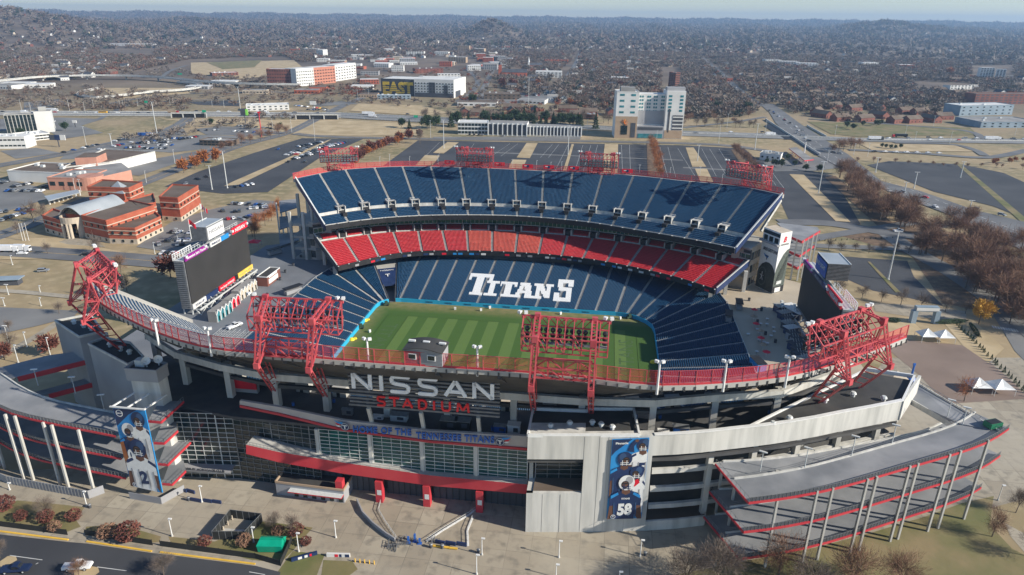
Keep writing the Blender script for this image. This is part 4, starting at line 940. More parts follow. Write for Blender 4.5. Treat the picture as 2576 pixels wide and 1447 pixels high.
# ---------------------------------------------------------------- rim lamp poles
rimp=[((400,868),(397,805)),((533,896),(522,826)),((928,926),(923,852)),((1201,946),(1199,872)),((1652,992),(1650,910)),((1818,985),(1827,908)),((1974,975),(1982,898))]
labs=['first from the left end','second from the left end','left of the grey rooftop booth','right of the grey rooftop booth','right of the right near gantry','fourth-right above the ramp','next to the near right corner gantry']
for (b_,t_),lb in zip(rimp,('white twin lamp pole on the near rim, nearest its left end','white twin lamp pole on the near rim, second from its left end','white twin lamp pole left of the grey rooftop booth','white twin lamp pole right of the grey rooftop booth','grey twin lamp pole just right of the near gantry beside the sign','grey twin lamp pole midway along the right part of the near rim','grey twin lamp pole beside the near right corner gantry')):
    p=G(*b_,46.8); best=min(range(10,160),key=lambda k:abs(b_[1]*0+ (lambda q:(CY-FP*((q-Vector((0,0,H))).dot(UP)/(q-Vector((0,0,H))).dot(fw))))(p+Z3*k*.1)-t_[1])); h=best*.1
    r=thing('lamp_pole',lb,'lamp pole',tuple(p),'lamp poles along the near rim'); m=MB(); m.cyl(p,p+Z3*h,.32,.22,white_paint,n=8); part(m,'pole',r)
    for s_ in (-1,1):
        q=p+Z3*h+EX.to_3d()*s_*.7; m=MB(); m.box(q,(.8,.6,.6),white_paint,SA+.5*s_); m.bar(p+Z3*(h-.3),q,.15,pale_steel); part(m,'lamp_head',r)
# rooftop booth
r=thing('camera_booth','grey clad booth with a curved dark roof and two windows on the near rim','booth',tuple(W(2,-113,51)))
bA,bB=G(1017,914,49.2),G(1113,924,49.2); X=(bB-bA).normalized(); Y=Vector((-X.y,X.x,0)); Lb=(bB-bA).length
m=MB(); m.hexa([bA,bB,bB+Y*5,bA+Y*5],[bA+Z3*3.6,bB+Z3*3.6,bB+Y*5+Z3*3.6,bA+Y*5+Z3*3.6],greywall)
for k in range(10): z=.4+k*.36; m.bar(bA-Y*.03+Z3*z,bB-Y*.03+Z3*z,.05,grey_steel,h=.06)
part(m,'walls',r)
m=MB(); n_=10
for k in range(n_):
    f=lambda t_:bA+X*(Lb*t_*1.04-.02*Lb)+Z3*(3.62+.8*math.sin(math.pi*t_)); a,b=f(k/n_),f((k+1)/n_); m.hexa([a-Y*.6,b-Y*.6,b+Y*5.6,a+Y*5.6],[a-Y*.6+Z3*.15,b-Y*.6+Z3*.15,b+Y*5.6+Z3*.15,a+Y*5.6+Z3*.15],black_roof)
f0=[bA+X*(Lb*k/n_)+Z3*(3.6+.78*math.sin(math.pi*k/n_)) for k in range(n_+1)]; m.face([bA+Z3*3.6]+f0[1:-1]+[bB+Z3*3.6],greywall); part(m,'curved_roof',r)
for t_ in (.22,.72):
    m=MB(); p=bA+X*Lb*t_-Y*.1+Z3*2.1; m.box(p,(2.0,.2,1.5),white_paint,math.atan2(X.y,X.x)); m.box(p-Y*.08,(1.6,.15,1.1),dark_glass,math.atan2(X.y,X.x)); part(m,'window',r)
for t_ in (.12,.5,.92):
    m=MB(); p=bA+X*Lb*t_+Y*3+Z3*4.6; m.box(p,(1.6,.6,.35),white_paint,math.atan2(X.y,X.x)); part(m,'lamp_bar',r)
# ================================================================ CONCOURSES, VIDEO BOARDS, TOWER, RAMPS
def QU(x,y,u):
    d=ray(x,y); dv=d.xy.dot(EX); ov=(-C0).dot(EX); t_=(u-ov)/dv; return Vector((0,0,H))+d*t_
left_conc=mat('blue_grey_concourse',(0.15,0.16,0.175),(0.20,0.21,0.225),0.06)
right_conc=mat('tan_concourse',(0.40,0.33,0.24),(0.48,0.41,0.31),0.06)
so_=[p for p in ring_o[:-1]]
Lp=[p for p in so_ if p[0]<-53.9]; Lp.sort(key=lambda p:math.atan2(p[1],-p[0])); Rp=[p for p in so_ if p[0]>53.9]; Rp.sort(key=lambda p:math.atan2(p[1],p[0]))
m=MB(); 
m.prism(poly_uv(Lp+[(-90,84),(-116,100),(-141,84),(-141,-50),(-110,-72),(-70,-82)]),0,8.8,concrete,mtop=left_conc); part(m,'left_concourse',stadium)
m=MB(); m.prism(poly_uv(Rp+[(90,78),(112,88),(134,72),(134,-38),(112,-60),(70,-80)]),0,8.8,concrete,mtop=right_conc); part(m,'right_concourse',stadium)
def videoboard(label,u,v0,v1,zb,zs0,zs1,sg,panels,boxpx,loc_label):
    "sg: +1 screen faces +u"
    r=thing('video_board',label,'video board',tuple(W(u,(v0+v1)/2,8.8)))
    P=lambda v,z,o=0: W(u+sg*o,v,z)
    m=MB(); m.hexa([P(v0,zb,-4.2),P(v1,zb,-4.2),P(v1,zb),P(v0,zb)],[P(v0,zs1,-4.2),P(v1,zs1,-4.2),P(v1,zs1),P(v0,zs1)],grey_sign)
    for k in range(24): z=lerp(zb+.4,zs1-.4,k/23); m.bar(P(v0-.1,z,-4.1),P(v0-.1,z,-.2),.15,grey_steel,h=.25); m.bar(P(v1+.1,z,-4.1),P(v1+.1,z,-.2),.15,grey_steel,h=.25)
    part(m,'cabinet',r)
    m=MB(); m.hexa([P(v0+.6,zs0,0),P(v1-.6,zs0,0),P(v1-.6,zs0,.35),P(v0+.6,zs0,.35)],[P(v0+.6,zs1-.3,0),P(v1-.6,zs1-.3,0),P(v1-.6,zs1-.3,.35),P(v0+.6,zs1-.3,.35)],screen_black); part(m,'screen',r)
    for (a,b,z0,z1,mt,tx,tm,th) in panels:
        m=MB(); m.hexa([P(a,z0,.3),P(b,z0,.3),P(b,z0,.8),P(a,z0,.8)],[P(a,z1,.3),P(b,z1,.3),P(b,z1,.8),P(a,z1,.8)],mt)
        if tx: 
            xd=(P(b,0)-P(a,0))*(1 if sg>0 else -1)   # reads left to right for a viewer facing the screen
            if sg<0: xd=P(a,0)-P(b,0)
            n_=xd.normalized().cross(Z3); 
            add_text(m,tx,tm,P((a+b)/2,z0+(z1-z0)*(1-th)/2,.86),xd,(0,0,1),height=(z1-z0)*th,width=min(abs(b-a)*.86,(z1-z0)*th*.85*len(tx)),depth=.06,bold=.02)
        part(m,'sponsor_panel',r)
    # support lattice
    m=MB()
    for k in range(9):
        v=lerp(v0+1,v1-1,k/8); m.bar(P(v,8.8,-.3),P(v,zb,-.3),.5,pale_steel); m.bar(P(v,8.8,-4),P(v,zs1+1,-4.5),.45,pale_steel); m.bar(P(v,8.8,3.2),P(v,zb+1,.2),.3,pale_steel)
        if k<8: v2=lerp(v0+1,v1-1,(k+1)/8); m.bar(P(v,8.8,3.2),P(v2,zb-.2,3.2),.25,pale_steel)
        m.bar(P(v,zb-.2,3.2),P(v,zb-.2,0),.3,pale_steel)
    m.bar(P(v0+1,zb-.2,3.2),P(v1-1,zb-.2,3.2),.35,pale_steel); m.bar(P(v0+1,8.9+2,3.2),P(v1-1,8.9+2,3.2),.3,pale_steel); part(m,'support_lattice',r)
    # catwalk and back screen wall on top
    m=MB(); m.bar(P(v0,zs1+.2,-2),P(v1,zs1+.2,-2),3.6,pale_steel,h=.3)
    for h_ in (1.2,2.0): m.bar(P(v0,zs1+h_,-4.4),P(v1,zs1+h_,-4.4),.15,pale_steel)
    for k in range(24): v=lerp(v0,v1,k/23); m.bar(P(v,zs1,-4.4),P(v,zs1+2,-4.4),.14,pale_steel)
    for k in range(9): v=lerp(v0,v0+13,k/8); m.bar(P(v,zs1+.2,-4.4),P(v,zs1+2.8,-4.4),.25,white_paint)
    m.bar(P(v0,zs1+2.8,-4.4),P(v0+13,zs1+2.8,-4.4),.3,white_paint); part(m,'catwalk',r)
    for v in (v0+1,v0+15,v1-14,v1-1): m=MB(); m.box(P(v,zs1+1.8,.8),(1.2,1.2,.9),white_paint,SA); m.bar(P(v,zs1,.4),P(v,zs1+1.6,.8),.15,pale_steel); part(m,'corner_lamp',r)
    # crowning box
    a,b,z0,z1,dp,mt,tx,tm,side=boxpx; m=MB(); q=lambda z:[P(a,z,.2-dp),P(b,z,.2-dp),P(b,z,.2),P(a,z,.2)]
    m.hexa(q(z0),q(z1),side,mtop=metal_roof); m.hexa([P(a+.5,z0+.5,.2),P(b-.5,z0+.5,.2),P(b-.5,z0+.5,.5),P(a+.5,z0+.5,.5)],[P(a+.5,z1-.6,.2),P(b-.5,z1-.6,.2),P(b-.5,z1-.6,.5),P(a+.5,z1-.6,.5)],mt)
    xd=(P(b,0)-P(a,0))*(1 if sg>0 else -1)
    add_text(m,tx,tm,P((a+b)/2,(z0+z1)/2-.3,.58),xd,(0,0,1),height=1.6,width=(b-a)*.8,depth=.05,bold=.02)
    for k in range(12): z=lerp(z0+.3,z1-.3,k/11); m.bar(P(a-.06,z,.1),P(a-.06,z,.2-dp),.1,grey_steel,h=.14)
    m.bar(P(a,z1+.1,.2),P(b,z1+.1,.2),.3,pale_steel); m.bar(P(a,z1+.1,.2-dp),P(b,z1+.1,.2-dp),.3,pale_steel); part(m,'crown_box',r)
    return r
vbL=videoboard('video board at the left end with white crown box and purple panel',-127.5,-8.5,42.5,11.5,13.6,32.2,1,
 [(-8.2,8.0,32.2,34.4,purple,'Ascension Saint Thomas',white_paint,.5),(10.5,19,32.2,34.2,whitewall,'PINNACLE',navy,.5),(19,25.5,32.2,34.2,skyblue,'',white_paint,.4),(28.5,42.2,32.2,35.2,redpanel,'NISSAN',white_paint,.55),
  (-8.2,1.5,11.3,13.5,whitewall,'TITAN UP',navy,.45),(1.5,11,11.3,13.5,navy,'',white_paint,.5),(12,25.5,11.3,13.5,redpanel,'Farm Bureau INSURANCE',white_paint,.4),(25.9,28.2,11.3,13.5,black_paint,'',white_paint,.5),(28.6,42.2,11.3,13.6,yellowpanel,'kroger field tickets',tanwall,.3)],
 (10,23.5,35.0,41.2,7.5,white_paint,'NISSAN',greywall,grey_sign),'')
vbR=videoboard('shaded video board at the right end with a blue box on top',121.5,-17,33,11.5,13.6,32.2,-1,
 [(20,32.8,32.2,34.2,purple,'Ascension Saint Thomas',greywall,.45),(3,19,32.2,34.2,navy,'MILLER LITE',greywall,.5),(-16.5,0,32.2,35.2,redpanel,'NISSAN',whitewall,.6),(-10,2,11.3,13.4,skyblue,'',white_paint,.4),(4,16,11.3,13.4,redpanel,'',white_paint,.4)],
 (5,18.5,35.0,41.5,8.0,letter_blue,'BUD LIGHT',pale_steel,black_paint),'')
# flags over the left board
for k,(v,hh,mt,lb) in enumerate(((9,9,redpanel,'drooping red flag on a pole behind the left video board'),(19,13,whitewall,'white and red flag on the taller pole above the left video board'))):
    r=thing('flagpole',lb,'flag',tuple(W(-134,v,36))); m=MB(); m.cyl(W(-134,v,36),W(-134,v,36+hh),.16,.08,white_paint,n=6); part(m,'pole',r)
    m=MB(); top=36+hh-.3; 
    for j in range(6):
        a=W(-134+j*.5,v+.25*math.sin(j),top-.35*j);b=W(-134+(j+1)*.5,v+.25*math.sin(j+1),top-.35*(j+1)); m.hexa([a-Z3*2,b-Z3*2,b-Z3*2+EY.to_3d()*.05,a-Z3*2+EY.to_3d()*.05],[a,b,b+EY.to_3d()*.05,a+EY.to_3d()*.05],mt if j%2==0 or k==0 else redpanel)
    part(m,'flag',r)
# kiosks: row of little house fronts under the left board
def house_front(label,v0,v1,u,mt,trim,peaks,hgt_=4.6):
    r=thing('kiosk_front',label,'kiosk',tuple(W(u,(v0+v1)/2,8.8))); m=MB(); q=poly_uv([(u,v0),(u,v1),(u-3.5,v1),(u-3.5,v0)]); m.prism(q,8.8,8.8+hgt_,grey_roof,mtop=grey_roof); part(m,'walls',r)
    for k in range(peaks):
        a=lerp(v0,v1,(k+.08)/peaks); b=lerp(v0,v1,(k+.92)/peaks); m=MB(); z=8.8; t_=hgt_*.72; P=lambda v,z_,o=.15: W(u+o,v,z_)
        m.hexa([P(a,z,.02),P(b,z,.02),P(b,z,.3),P(a,z,.3)],[P(a,z+t_,.02),P(b,z+t_,.02),P(b,z+t_,.3),P(a,z+t_,.3)],mt)
        m.face([P(a-.2,z+t_,.32),P(b+.2,z+t_,.32),P((a+b)/2,z+t_+1.7,.32)],mt); m.bar(P(a-.3,z+t_-.1,.4),P((a+b)/2,z+t_+1.8,.4),.3,trim); m.bar(P(b+.3,z+t_-.1,.4),P((a+b)/2,z+t_+1.8,.4),.3,trim); m.bar(P(a,z,.35),P(a,z+t_,.35),.25,trim); m.bar(P(b,z,.35),P(b,z+t_,.35),.25,trim)
        m.bar(P((a+b)/2,z+.3,.35),P((a+b)/2,z+2.4,.35),(b-a)*.4,dark_glass,h=.05); part(m,'gabled_front',r)
    return r
house_front('teal house fronts with white trim, leftmost kiosk under the left video board',-13.5,-1.5,-114,hotel_glass,white_paint,4)
house_front('red fronted kiosk with white trim between the teal and the cream house fronts',0,7,-115,redpanel,white_paint,2,4.2)
house_front('cream house fronts with white gables under the middle of the left video board',9,24,-116,stone,white_paint,5)
r=thing('concession_kiosk','brown brick kiosk with white shutters and black roof beside the left video board','kiosk',tuple(W(-113,33,8.8))); m=MB(); m.prism(poly_uv([(-112,27),(-112,40),(-117,40),(-117,27)]),8.8,13.2,brick_dark,mtop=black_roof); part(m,'walls',r)
m=MB(); m.prism(poly_uv([(-111.7,28),(-111.7,37),(-112,37),(-112,28)]),9.8,11.9,whitewall); m.prism(poly_uv([(-111.8,28.5),(-111.8,36.5),(-112,36.5),(-112,28.5)]),12.4,13.4,white_paint); part(m,'shutters',r)
m=MB(); m.wall(poly_uv([(-112,27),(-112,40),(-117,40),(-117,27),(-112,27)]),13.2,13.6,.3,white_paint); part(m,'roof_edge',r)
# left concourse: black carts, tent, barrier rows
def cart(label,u,v,rot,L=6,col=black_paint):
    r=thing('concession_cart',label,'cart',tuple(W(u,v,8.8)),'black roofed carts on the concourses'); m=MB(); c=W(u,v,0); m.box((c.x,c.y,10.0),(L,2.2,1.6),greywall,rot); part(m,'counter',r)
    m=MB(); m.box((c.x,c.y,12.0),(L+1,3.0,.25),col,rot); part(m,'roof',r); m=MB()
    for a in (-1,1):
        for b in (-1,1): m.box((c.x+a*L/2*math.cos(rot)-b*1.1*math.sin(rot),c.y+a*L/2*math.sin(rot)+b*1.1*math.cos(rot),10.4),(.15,.15,3.2),grey_steel)
    part(m,'roof_posts',r)
for lb,(x,y),rot,L in (('black roofed cart in the shade below the club stand, left concourse',(692,640),.9,7),('black roofed cart beside the top rows of the left seating bank',(738,738),.9,8),('black shed beside the top rows of the right seating bank',(1858,775),1.35,6),('dark cart by the lower right seats on the right concourse',(1832,805),1.3,6)):
    u,v=S(x,y,8.8); cart(lb,u,v,rot,L)
r=thing('event_tent','red and black canopy standing in the shade behind the left concourse','tent',tuple(W(*S(640,620,8.8),8.8))); c=W(*S(640,620,8.8),8.8); m=MB()
for a,b in ((-1,-1),(1,-1),(1,1),(-1,1)): m.bar(c+Vector((a*3,b*2.5,0)),c+Vector((a*3,b*2.5,2.6)),.2,grey_steel)
part(m,'legs',r); m=MB(); q=[c+Vector((a*3.3,b*2.8,2.6)) for a,b in ((-1,-1),(1,-1),(1,1),(-1,1))]
for j in range(4): m.face([q[j],q[(j+1)%4],c+Z3*4],redpanel)
part(m,'canopy',r)
m=MB()
for i in range(9):
    u,v=-88+.0,-24; 
for i in range(8):
    for j in range(6):
        u=-108+i*2.0; v=-33+j*2.2; p=W(u,v,8.8); m.bar(p,p+Z3*1.1,.08,pale_steel); m.bar(p+Z3*1.1,W(u,v+1.8,9.9),.08,pale_steel); m.bar(p+Z3*.2,W(u,v+1.8,9.0),.08,pale_steel)
m.build('crowd_barriers',label='rows of pale crowd barriers stacked on the left concourse near the white pickup',cat='barriers')
def smallbox(name,label,cat,px,z,sz,mt,rot=SA,group=None):
    c=G(*px,z); m=MB(); m.box((c.x,c.y,z+sz[2]/2),sz,mt,rot); m.box((c.x,c.y,z+sz[2]+.06),(sz[0]*1.08,sz[1]*1.08,.12),black_paint,rot); return m.build(name,loc=(c.x,c.y,z),label=label,cat=cat,group=group)
for k,(x,y) in enumerate(((738,669),(718,686),(705,705),(673,745),(655,765),(647,772),(757,648))): smallbox('trash_bin','dark bin standing alone on the grey left concourse','bin',(x,y),8.8,(.9,.9,1.3),charcoal,group='bins on the left concourse')
for k,(x,y) in enumerate(((1948,735),(1884,757),(1905,812),(1925,842),(1950,862),(1915,782))): smallbox('trash_bin','dark bin standing on the tan right concourse','bin',(x,y),8.8,(.9,.9,1.3),charcoal,group='bins on the right concourse')
# right concourse: blue box, picnic tents, stage roofs
smallbox('storage_box','blue and white storage container by the near rim on the right concourse','container',(1905,925),8.8,(3.4,6.5,3.0),skyblue,SA+.25)
for lb,(x,y),sz,mt,rt in (('white roofed stall row at the foot of the right video board',(1998,795),(6,12,3.2),whitewall,SA+.5),('grey awning stall left of the white stall row, right concourse',(1965,785),(6,5,3),grey_roof,SA+.3)):
    c=G(x,y,8.8); m=MB(); m.box((c.x,c.y,8.8+sz[2]/2),(sz[0]*.9,sz[1]*.9,sz[2]),navy,rt); m.box((c.x,c.y,8.8+sz[2]+.15),(sz[0],sz[1],.3),mt,rt); 
    for k in range(3): m.box((c.x+.8*(k-1),c.y+2.8*(k-1),8.8+sz[2]+.7),(1,1,.8),pale_steel,rt)
    m.build('market_stall',loc=(c.x,c.y,8.8),label=lb,cat='stall')
rr=random.Random(5)
for i in range(10):
    c=G(1972+i*5.2+rr.uniform(-3,3),800+i*13,8.8); L=rr.uniform(3,6); mt=rr.choice((navy,charcoal,brick_dark,greywall)); m=MB(); m.box((c.x,c.y,8.8+1.4),(L,3,2.8),mt,SA+.5); m.box((c.x,c.y,11.75),(L+.8,3.8,.25),rr.choice((charcoal,grey_roof,pale_steel)),SA+.5); m.box((c.x-1,c.y-1.2,10),(L*.5,.3,1.2),dark_glass,SA+.5)
    for k in range(3): m.bar((c.x+k-1,c.y,11.8),(c.x+k-1.5,c.y+.5,13.2),.12,pale_steel)
    m.build('market_stall',loc=(c.x,c.y,8.8),label='dark flat roofed stall in the row below the shaded right video board',cat='stall',group='dark stalls below the right video board')
for i in range(14):
    c=G(1880+rr.uniform(0,70),800+rr.uniform(0,110),8.8); m=MB(); m.cyl((c.x,c.y,8.8),(c.x,c.y,9.8),.12,.12,grey_steel,n=6); m.cyl((c.x,c.y,9.8),(c.x,c.y,9.9),.7,.7,pale_steel,n=10); m.build('standing_table',loc=(c.x,c.y,8.8),label='small round grey table on the right concourse',cat='table',group='round tables on the right concourse')
for i in range(7):
    x=1893+i*5+rr.uniform(-4,4); y=790+i*18; c=G(x,y,8.8); m=MB(); m.cyl((c.x,c.y,8.8),(c.x,c.y,11.4),.08,.08,pale_steel,n=5); m.cyl((c.x,c.y,10.9),(c.x,c.y,11.6),1.5,.1,redpanel if i%2==0 else tanwall,n=8)
    m.build('folded_umbrella',loc=(c.x,c.y,8.8),label='red patio umbrella on the right concourse' if i%2==0 else 'tan patio umbrella on the right concourse',cat='umbrella',group='patio umbrellas on the right concourse, '+('red' if i%2==0 else 'tan'))
# tall tyre tower
tr=thing('tyre_tower','white corner tower printed with a giant black tyre and BRIDGESTONE lettering','tower',tuple(W(116,60,8.8)))
T1,T2,T3=Vector(W(111.0,65.2,0)),Vector(W(116.4,56,0)),Vector(W(122.2,60.4,0)); T4=T1+T3-T2
m=MB(); m.prism([(p.x,p.y) for p in (T1,T2,T3,T4)],8.8,37.6,white_paint,mtop=stone); ts=part(m,'shaft',tr)
def facep(A,B,x,z,o=.06): n=(B-A).normalized().cross(Z3); return A.lerp(B,x)+n*o+Z3*z
tyre=mat('tyre_print',(0.02,0.024,0.022),(0.035,0.045,0.04),1.2,rough=.6); tread_g=mat('tyre_tread_print',(0.06,0.075,0.065),(0.10,0.12,0.10),1.0,rough=.7)
m=MB(); F_=lambda x,z,o=.06: facep(T1,T2,x,z,o)
m.face([F_(0,9),F_(1,9),F_(1,18.5),F_(.93,20),F_(.8,21.6),F_(.6,22.4),F_(.4,22.2),F_(.2,20.8),F_(.06,18.6),F_(0,16.5)],tyre)
def disc(cx,cz,rx,rz,mt,o,n_=20): m.face([F_(cx+rx*math.cos(2*math.pi*i/n_),cz+rz*math.sin(2*math.pi*i/n_),o) for i in range(n_)],mt)
disc(.30,15.0,.26,4.6,tread_g,.09); disc(.30,15.0,.215,3.9,tyre,.12); disc(.30,15.0,.13,2.4,black_paint,.15)
for k in range(5):
    a=2*math.pi*k/5+.3; m.bar(F_(.30,15,.2),F_(.30+.12*math.cos(a),15+2.2*math.sin(a),.2),.35,pale_steel,h=.1)
for k in range(6): m.bar(F_(.62+.06*k,10+.5*k,.1),F_(.62+.06*k,20.5-.5*k,.1),.12,tread_g,h=.05)
part(m,'tyre_print',ts)
m=MB(); xd=(T2-T1); add_text(m,'BRIDGESTONE',black_paint,F_(.56,27.4,.1),xd,(0,0,1),height=1.5,width=9.2,depth=.05,bold=.02,shear=.3)
add_text(m,'T',navy,F_(.42,23.4,.1),xd,(0,0,1),height=2,width=2,depth=.05,bold=.04); m.face([F_(.2,26,.09),F_(.5,24.9,.09),F_(.48,24.3,.09),F_(.3,24.6,.09)],skyblue); part(m,'lettering',ts)
m=MB(); F2_=lambda x,z,o=.06: facep(T2,T3,x,z,o)
m.face([F2_(0,12),F2_(1,12),F2_(1,29.5),F2_(.8,29),F2_(.5,27),F2_(.25,24),F2_(.08,21),F2_(0,18.5)],tread_g)
for k in range(7): m.bar(F2_(.12+.1*k,13+.4*k,.1),F2_(.35+.1*k,min(27,19+1.4*k),.1),.12,tyre,h=.05); m.bar(F2_(.1+.13*k,13+2*k,.1),F2_(min(.98,.3+.13*k),14.4+2*k,.1),.12,tyre,h=.05)
m.face([F2_(0,8.9),F2_(1,8.9),F2_(1,12),F2_(0,12)],black_paint); m.face([F2_(.2,9.2,.12),F2_(.7,9.2,.12),F2_(.7,11.4,.12),F2_(.2,11.4,.12)],whitewall); m.face([F2_(.25,13,.12),F2_(.7,13,.12),F2_(.7,14.6,.12),F2_(.25,14.6,.12)],pale_steel)
part(m,'tread_print',ts)
m=MB(); add_text(m,'B',redpanel,F2_(.46,33,.1),(T3-T2),(0,0,1),height=2.6,width=2.0,depth=.05,bold=.03,shear=.3); add_text(m,'BRIDGESTONE',black_paint,F2_(.5,31.6,.1),(T3-T2),(0,0,1),height=.7,width=5,depth=.05,shear=.3); part(m,'round_mark',ts)
m=MB(); 
m.hexa([F_(-.04,31.5,-.2),F_(1.04,31.5,-.2),F_(1.04,31.5,1.6),F_(-.04,31.5,1.6)][::-1],[F_(-.04,32.2,-.2),F_(1.04,32.2,-.2),F_(1.04,32.2,1.6),F_(-.04,32.2,1.6)][::-1],greywall)
for k in range(3): m.face([F_(.08+.31*k,32.3,.1),F_(.30+.31*k,32.3,.1),F_(.30+.31*k,34.6,.1),F_(.08+.31*k,34.6,.1)],dark_glass)
m.face([F_(.02,35.3,.1),F_(.98,35.3,.1),F_(.98,36.9,.1),F_(.02,36.9,.1)],dark_glass); part(m,'balcony_windows',ts)
# ---------------------------------------------------------------- pedestrian ramps
def curve_slab(mb,edge,z_,wid,th,m_,sgn=1,fascia=None,fz=1.0,rail=None,curb=None):
    "edge: outer edge points in stadium coords, inner edge wid inward"
    n=len(edge); inn=[]
    for i,c in enumerate(edge):
        a=np.array(edge[max(0,i-1)]);b=np.array(edge[min(n-1,i+1)]); t_=(b-a)/np.linalg.norm(b-a); inn.append(np.array(c)+np.array([-t_[1],t_[0]])*wid*sgn)
    zs=[lerp(z_[0],z_[1],i/(n-1)) for i in range(n)]
    for i in range(n-1):
        q=[W(*edge[i],zs[i]),W(*edge[i+1],zs[i+1]),W(*inn[i+1],zs[i+1]),W(*inn[i],zs[i])]
        mb.hexa([p-Z3*th for p in q],q,m_)
        if fascia: fascia.hexa([q[0]-Z3*fz,q[1]-Z3*fz,q[1]-Z3*fz-EY.to_3d()*.25,q[0]-Z3*fz-EY.to_3d()*.25][::-1],[q[0]+Z3*.02,q[1]+Z3*.02,q[1]+Z3*.02-EY.to_3d()*.25,q[0]+Z3*.02-EY.to_3d()*.25][::-1],red_paint)
        if rail:
            for o in (0,):
                k=6
                for j in range(k): p=q[0].lerp(q[1],j/k)-EY.to_3d()*.1; rail.bar(p,p+Z3*1.3,.07,grey_steel)
                rail.bar(q[0]+Z3*1.3-EY.to_3d()*.1,q[1]+Z3*1.3-EY.to_3d()*.1,.06,grey_steel); rail.face([q[0]+Z3*.05-EY.to_3d()*.05,q[1]+Z3*.05-EY.to_3d()*.05,q[1]+Z3*1.25-EY.to_3d()*.05,q[0]+Z3*1.25-EY.to_3d()*.05],rail_mesh)
        if curb: curb.hexa([q[3],q[2],q[2]-(q[2]-q[1]).normalized()*.35,q[3]-(q[3]-q[0]).normalized()*.35][::-1],[p+Z3*.5 for p in (q[3],q[2],q[2]-(q[2]-q[1]).normalized()*.35,q[3]-(q[3]-q[0]).normalized()*.35)][::-1],concrete_pale)
    return [tuple(p) for p in inn],zs
rR=thing('pedestrian_ramp','three storey grey pedestrian ramp with slender pale columns at the near right','ramp',tuple(W(110,-95,0)))
eR=catmull([(75,-110.5),(83.5,-108.3),(95.5,-104),(107,-98.7),(118.5,-93.1),(131,-87),(139.5,-82),(147,-76)],14)
for k,dz in enumerate((0,-8.5,-16.6)):
    m=MB();f=MB();rl_=MB();cb_=MB(); ed=eR if k==0 else eR[:(14 if k==1 else 13)+1]
    zz_=(20.3+dz,25.4+dz)
    inn,zs=curve_slab(m,ed,zz_,8.6,.45,grey_deck,1,f,.6,rl_,cb_)
    i2,_=curve_slab(m,inn,(zs[0],zs[-1]-(7 if k<2 else 4)),7.0,.45,grey_deck,1,None,1.0,None,cb_)
    # left turning platform
    q=[W(*p,zs[0]) for p in (ed[0],inn[0],i2[0],(69.5-.5*k,-96.5))]; 
    m.hexa([p-Z3*.45 for p in (q[0],q[1],q[2],q[3])],[p+Z3*.0 for p in (q[0],q[1],q[2],q[3])],grey_deck)
    e=[W(*ed[0],zs[0]),W(69.5-.5*k,-96.5,zs[0])]
    f.hexa([e[1]-Z3*.6,e[0]-Z3*.6,e[0]-Z3*.6-EX.to_3d()*.25,e[1]-Z3*.6-EX.to_3d()*.25],[e[1],e[0],e[0]-EX.to_3d()*.25,e[1]-EX.to_3d()*.25],red_paint)
    for j in range(9): p=e[0].lerp(e[1],j/8); rl_.bar(p,p+Z3*1.3,.07,grey_steel)
    rl_.bar(e[0]+Z3*1.3,e[1]+Z3*1.3,.07,grey_steel)
    for P_,zq in ((inn,zs),):
        for a,b,za,zb in zip(P_[:-1],P_[1:],zq[:-1],zq[1:]):
            A=W(*a,za)+Z3*.3;B=W(*b,zb)+Z3*.3
            for h_ in (.7,1.2): rl_.bar(A+Z3*h_,B+Z3*h_,.06,grey_steel)
    dk=part(m,'ramp_deck',rR); part(f,'red_fascia',dk); part(rl_,'railing',dk); part(cb_,'curb',dk)
for (u_,v_,h_) in ((81.9,-107.9,20.6),(91.4,-105,21.6),(95.3,-103.5,21.8),(104.3,-99.6,22.4),(106.7,-98.6,22.6),(115.8,-94.0,23.4),(118.1,-92.8,23.6),(127.1,-88.5,24.2),(130.3,-86.9,24.5),(138.9,-82,25.2),(74.2,-98.5,19.4),(71.8,-93.2,19.4)):
    m=MB(); p=W(u_,v_-.6,0); m.box((p.x,p.y,h_/2),(.5,.6,h_),concrete,SA+.3); part(m,'slender_column',rR)
for u_,v_ in ((84,-98),(96,-93),(108,-87),(120,-80),(131,-73),(140,-68)): m=MB(); p=W(u_,v_,0); m.box((p.x,p.y,10.5),(.8,.8,21),concrete,SA+.3); part(m,'inner_column',rR)
# upper end: bridge back to the rim
m=MB(); q=[G(2212,972,22.5),G(2300,962,23.5),G(2514,1086,25.2),G(2416,1066,25.2)]; m.hexa([p-Z3*.6 for p in q][::-1],q[::-1],grey_deck); br=part(m,'link_bridge',rR)
m=MB(); m.wall([q[0].xy,q[3].xy],22.6,24.2,.3,concrete_pale); m.bar(q[1]+Z3*1.2,q[2]+Z3*1.2,.1,grey_steel); m.bar(q[1]+Z3*.3,q[2]+Z3*.3,.3,concrete_pale)
for j in range(20): p=q[1].lerp(q[2],j/19); m.bar(p,p+Z3*1.2,.07,grey_steel)
part(m,'parapet',br)
lab=iter(('first from the left','second from the left','third from the left','fourth from the left','fifth from the left'))
for (x,y,ty) in ((1912,1186,1146),(2024,1176,1126),(2142,1146,1092),(2243,1117,1065),(2382,1052,1000),(2420,1072,1012)):
    zb=21.5+ (x-1912)/500*3; p=G(x,y,zb); m=MB(); m.cyl(p,p+Z3*5.6,.14,.1,pale_steel,n=6); r=thing('ramp_lamp','lamp post rising from the top ramp deck at the right','lamp post',tuple(p),'lamp posts on the right ramp'); part(m,'pole',r); m=MB(); m.box(p+Z3*5.7,(1.9,.5,.25),pale_steel,SA-.4); part(m,'lamp_head',r)
